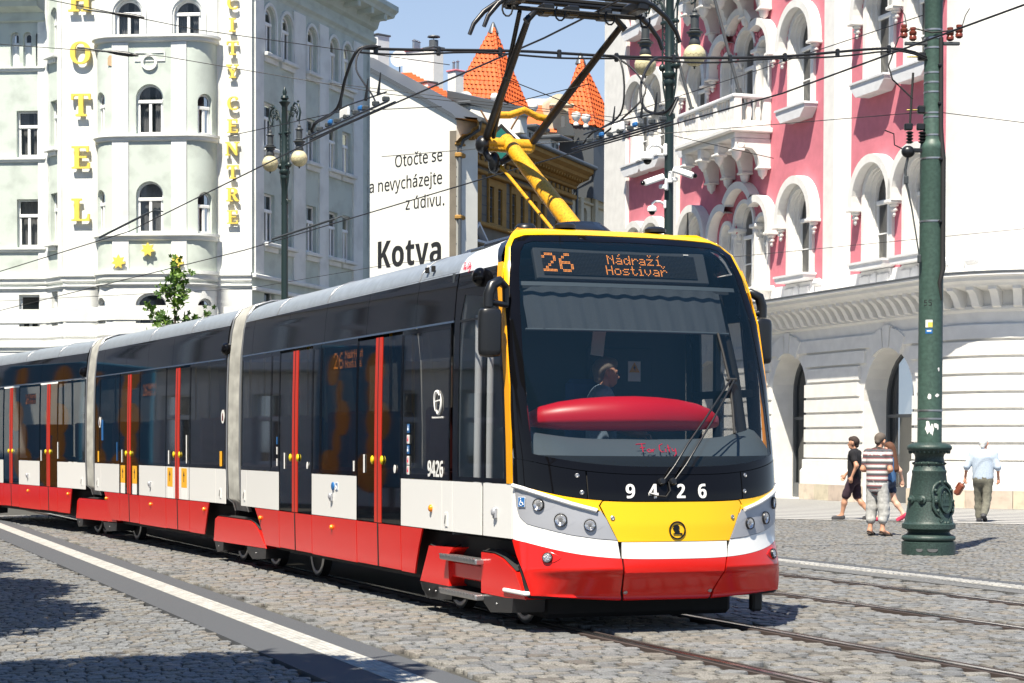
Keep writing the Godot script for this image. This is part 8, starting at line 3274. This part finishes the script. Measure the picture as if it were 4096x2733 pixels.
	var d := person("white-haired man in a pale blue shirt and grey trousers walking away", Transform3D(Basis(Vector3.UP, 2.75), Vector3(9.86, 0, -42.5)), {
		"head": Vector3(0, 1.635, .05), "look": Vector3(-.25, -.15, 1), "neck": Vector3(0, 1.49, .0), "chest": Vector3(0, 1.27, -.01), "hip": Vector3(0, .95, 0),
		"l_shoulder": Vector3(.215, 1.42, 0), "r_shoulder": Vector3(-.215, 1.42, 0), "l_elbow": Vector3(.33, 1.16, -.04), "r_elbow": Vector3(-.31, 1.15, -.04), "l_wrist": Vector3(.38, .92, .06), "r_wrist": Vector3(-.31, .91, .05), "l_hand": Vector3(.1, -1, .1), "r_hand": Vector3(0, -1, .15), "l_palm": Vector3(-1, 0, .2), "r_palm": Vector3(1, 0, .2),
		"l_hip": Vector3(.10, .90, 0), "r_hip": Vector3(-.10, .90, 0), "l_knee": Vector3(.10, .50, .10), "r_knee": Vector3(-.09, .48, -.03), "l_ankle": Vector3(.09, .09, .10), "r_ankle": Vector3(-.06, .16, -.22), "l_toe": Vector3(.10, .05, .25), "r_toe": Vector3(-.07, .06, -.09), "r_sole": Vector3(0, -.75, -.6)},
		{"skin": [.55, .27, .18], "hair": [.72, .71, .68], "wide": 1.1, "sleeve": 1.12, "hem": .0, "top_tint": shirt, "trousers": [.20, .195, .155], "leg": 1.95, "loose": 1.06, "shoes": [.045, .045, .05], "curl": 1.2})
	var b := B.new()
	b.tube([Vector3(-.16, .965, .0), Vector3(.16, .965, 0)], .012, 6)
	var bag := thing("bag", "small brown leather bag swinging from the white-haired man's left hand", "bag", d.transform * Transform3D(Basis(Vector3.BACK, .55), Vector3(.40, .80, .07)))
	b = B.new()
	b.cbox(Vector3(.02, -.16, 0), Vector3(.13, .26, .22), .03)
	var leather := grain(mk("leather", .26, .065, .030, .5), M.blotch, 4.0)
	obj("pouch", b, leather, bag)
	b = B.new()
	b.cbox(Vector3(.09, -.10, 0), Vector3(.03, .15, .21), .012)
	obj("flap", b, leather, bag)
	b = B.new()
	b.tube([Vector3(.02, -.03, -.06), Vector3(-.01, .03, 0), Vector3(.02, -.03, .06)], .010, 6)
	obj("strap", b, leather, bag)
	# the driver, in profile behind the windscreen
	person("tram driver with short greying hair and light shirt behind the windscreen", STREET * Transform3D(Basis(Vector3.UP, 1.25), Vector3(.06, .66, -1.72)), {
		"head": Vector3(0, 1.58, .05), "look": Vector3(.05, -.1, 1), "neck": Vector3(0, 1.43, 0), "chest": Vector3(0, 1.22, 0), "hip": Vector3(0, .90, 0),
		"l_shoulder": Vector3(.2, 1.36, 0), "r_shoulder": Vector3(-.2, 1.36, 0), "l_elbow": Vector3(.26, 1.10, .08), "r_elbow": Vector3(-.26, 1.10, .08), "l_wrist": Vector3(.2, 1.02, .30), "r_wrist": Vector3(-.2, 1.02, .30), "l_hand": Vector3(0, 0, 1), "r_hand": Vector3(0, 0, 1), "l_palm": Vector3(0, -1, 0), "r_palm": Vector3(0, -1, 0),
		"l_hip": Vector3(.1, .88, 0), "r_hip": Vector3(-.1, .88, 0), "l_knee": Vector3(.13, .86, .42), "r_knee": Vector3(-.13, .86, .42), "l_ankle": Vector3(.13, .42, .45), "r_ankle": Vector3(-.13, .42, .45), "l_toe": Vector3(.13, .36, .60), "r_toe": Vector3(-.13, .36, .60)},
		{"skin": [.50, .27, .18], "hair": [.16, .14, .12], "sleeve": .6, "top_tint": plain.call(.30, .42, .56), "trousers": [.03, .03, .05], "leg": 1.9, "shoes": [.02, .02, .02]})


# ---------------------------------------------------------------- what stands outside the picture: it shades the near pavement and is mirrored in the tram
func outside() -> void:
	grain(mk("buff", 0.50, 0.41, 0.26, 0.9), M.blotch, 0.3)
	mk("advert_orange", 0.80, 0.27, 0.01, 0.6)
	mk("advert_blue", 0.02, 0.16, 0.28, 0.6)
	var spec := [[-21.0, -18.0, 16.0, "buff"], [-22.0, -38.0, 17.5, "stucco"], [-22.5, -54.0, 12.0, "cream"]]
	for i in 3:
		var q: Array = spec[i]
		var t := thing("street_house", ["buff town house beside the camera, seen mirrored in the tram's doors", "white town house across the street, seen mirrored in the tram's windows", "cream town house nearest the hotel, seen mirrored in the tram's rear section"][i], "building", facing(86, Vector3(q[0], 0, q[1])))
		var hs := []
		for fl in 4:
			for k in 6:
				hs.append(arch_shape(1.6 + k * 2.7, 1.0 + fl * 3.8, 1.2, 3.2 + fl * 3.8, -1.0 if fl == 3 else 0.0))
		var b := B.new()
		patch(b, rect(0, -.5, 17.0, q[2]), flat, 40, 40, 0, .25, hs)
		obj("wall", b, M[q[3]], t)
		for fl in 4:
			for k in 6:
				window(t, Transform3D(Basis(), Vector3(1.6 + k * 2.7, 1.0 + fl * 3.8, 0)), 1.2, 2.2, -1.0 if fl == 3 else 0.0, .2, "side", M.window_white)
			b = B.new()
			b.cbox(Vector3(8.5, 4.1 + fl * 3.8, .15), Vector3(17, .3, .5), .05)
			obj("ledge", b, M.stucco, t)
		b = B.new()
		b.box(Vector3(8.5, q[2] + .15, -3), Vector3(17.4, .3, 7.5))
		obj("roof", b, M.zinc, t)
	for i in 3:
		var z: float = [-33.0, -41.0, -47.5][i]
		var f := facing(80, Vector3(-17.0, 0, z))
		var t := thing("advert_panel", ["orange and blue advertising panel on posts, first along the street", "orange and blue advertising panel on posts, middle of the three", "orange and blue advertising panel on posts, nearest the hotel"][i], "billboard", f, "advertising panels mirrored in the tram")
		var b := B.new()
		b.cbox(Vector3(0, 2.4, 0), Vector3(2.6, 3.6, .12), .03)
		obj("board", b, M.advert_blue, t)
		b = B.new()
		for k in 5:
			var w: float = [.50, .22, .38, .16, .30][k]
			b.ball(Vector3(-.55 + .12 * sin(k * 2.0 + i), .95 + k * .66, .06), Vector3(w, .48, .03), 14, 6)
			b.ball(Vector3(.62 + .2 * sin(k * 1.3 + i * 2.0), 1.1 + k * .62, .06), Vector3(w * .6, .42, .03), 12, 6)
		obj("orange_shapes", b, M.advert_orange, t)
		b = B.new()
		for s in [-1.0, 1.0]:
			b.box(Vector3(s, .3, -.05), Vector3(.1, .7, .1))
		obj("posts", b, M.zinc, t)
	# trees whose shade falls on the near pavement, left
	for i in 4:
		var at: Vector3 = [Vector3(-7.3, 0, -14.9), Vector3(-8.15, 0, -17.9), Vector3(-9.65, 0, -21.6), Vector3(-3.7, 0, -10.2)][i]
		var t := thing("street_tree", ["leafy street tree shading the small setts at the lower left corner", "second leafy street tree farther along, shading the left pavement edge", "third leafy street tree, farthest along the left pavement", "leafy street tree closest to the camera, shading the white strip"][i], "tree", Transform3D(Basis(), at), "street trees beside the camera")
		var r := RandomNumberGenerator.new()
		r.seed = 60 + i
		var b := B.new()
		b.tube([Vector3.ZERO, Vector3(.05, 2, 0), Vector3(0, 4.2, .05), Vector3(.1, 6.5, 0)], [.2, .16, .13, .06], 9)
		for k in 9:
			var w := TAU * k / 9
			b.tube([Vector3(0, 3.2 + k * .25, 0), Vector3(cos(w) * .9, 4.8 + k * .2, sin(w) * .9), Vector3(cos(w) * 1.6, 5.6 + k * .25, sin(w) * 1.6)], [.08, .05, .015], 6)
		obj("trunk", b, M.bark, t)
		var spots := []
		for k in (9000 if i < 3 else 2600):
			var d := Vector3(r.randfn(0, 1), r.randfn(0, 1), r.randfn(0, 1)).normalized() * pow(r.randf(), .36)
			spots.append(Vector3(0, 5.7 if i < 3 else 6.4, 0) + d * (Vector3(2.2, 2.1, 2.9) if i < 3 else Vector3(1.7, 1.1, 1.6)) + (Vector3.ZERO if i < 3 else Vector3(0, .0, 0)))
		leaves(t, spots, .26, 70 + i)
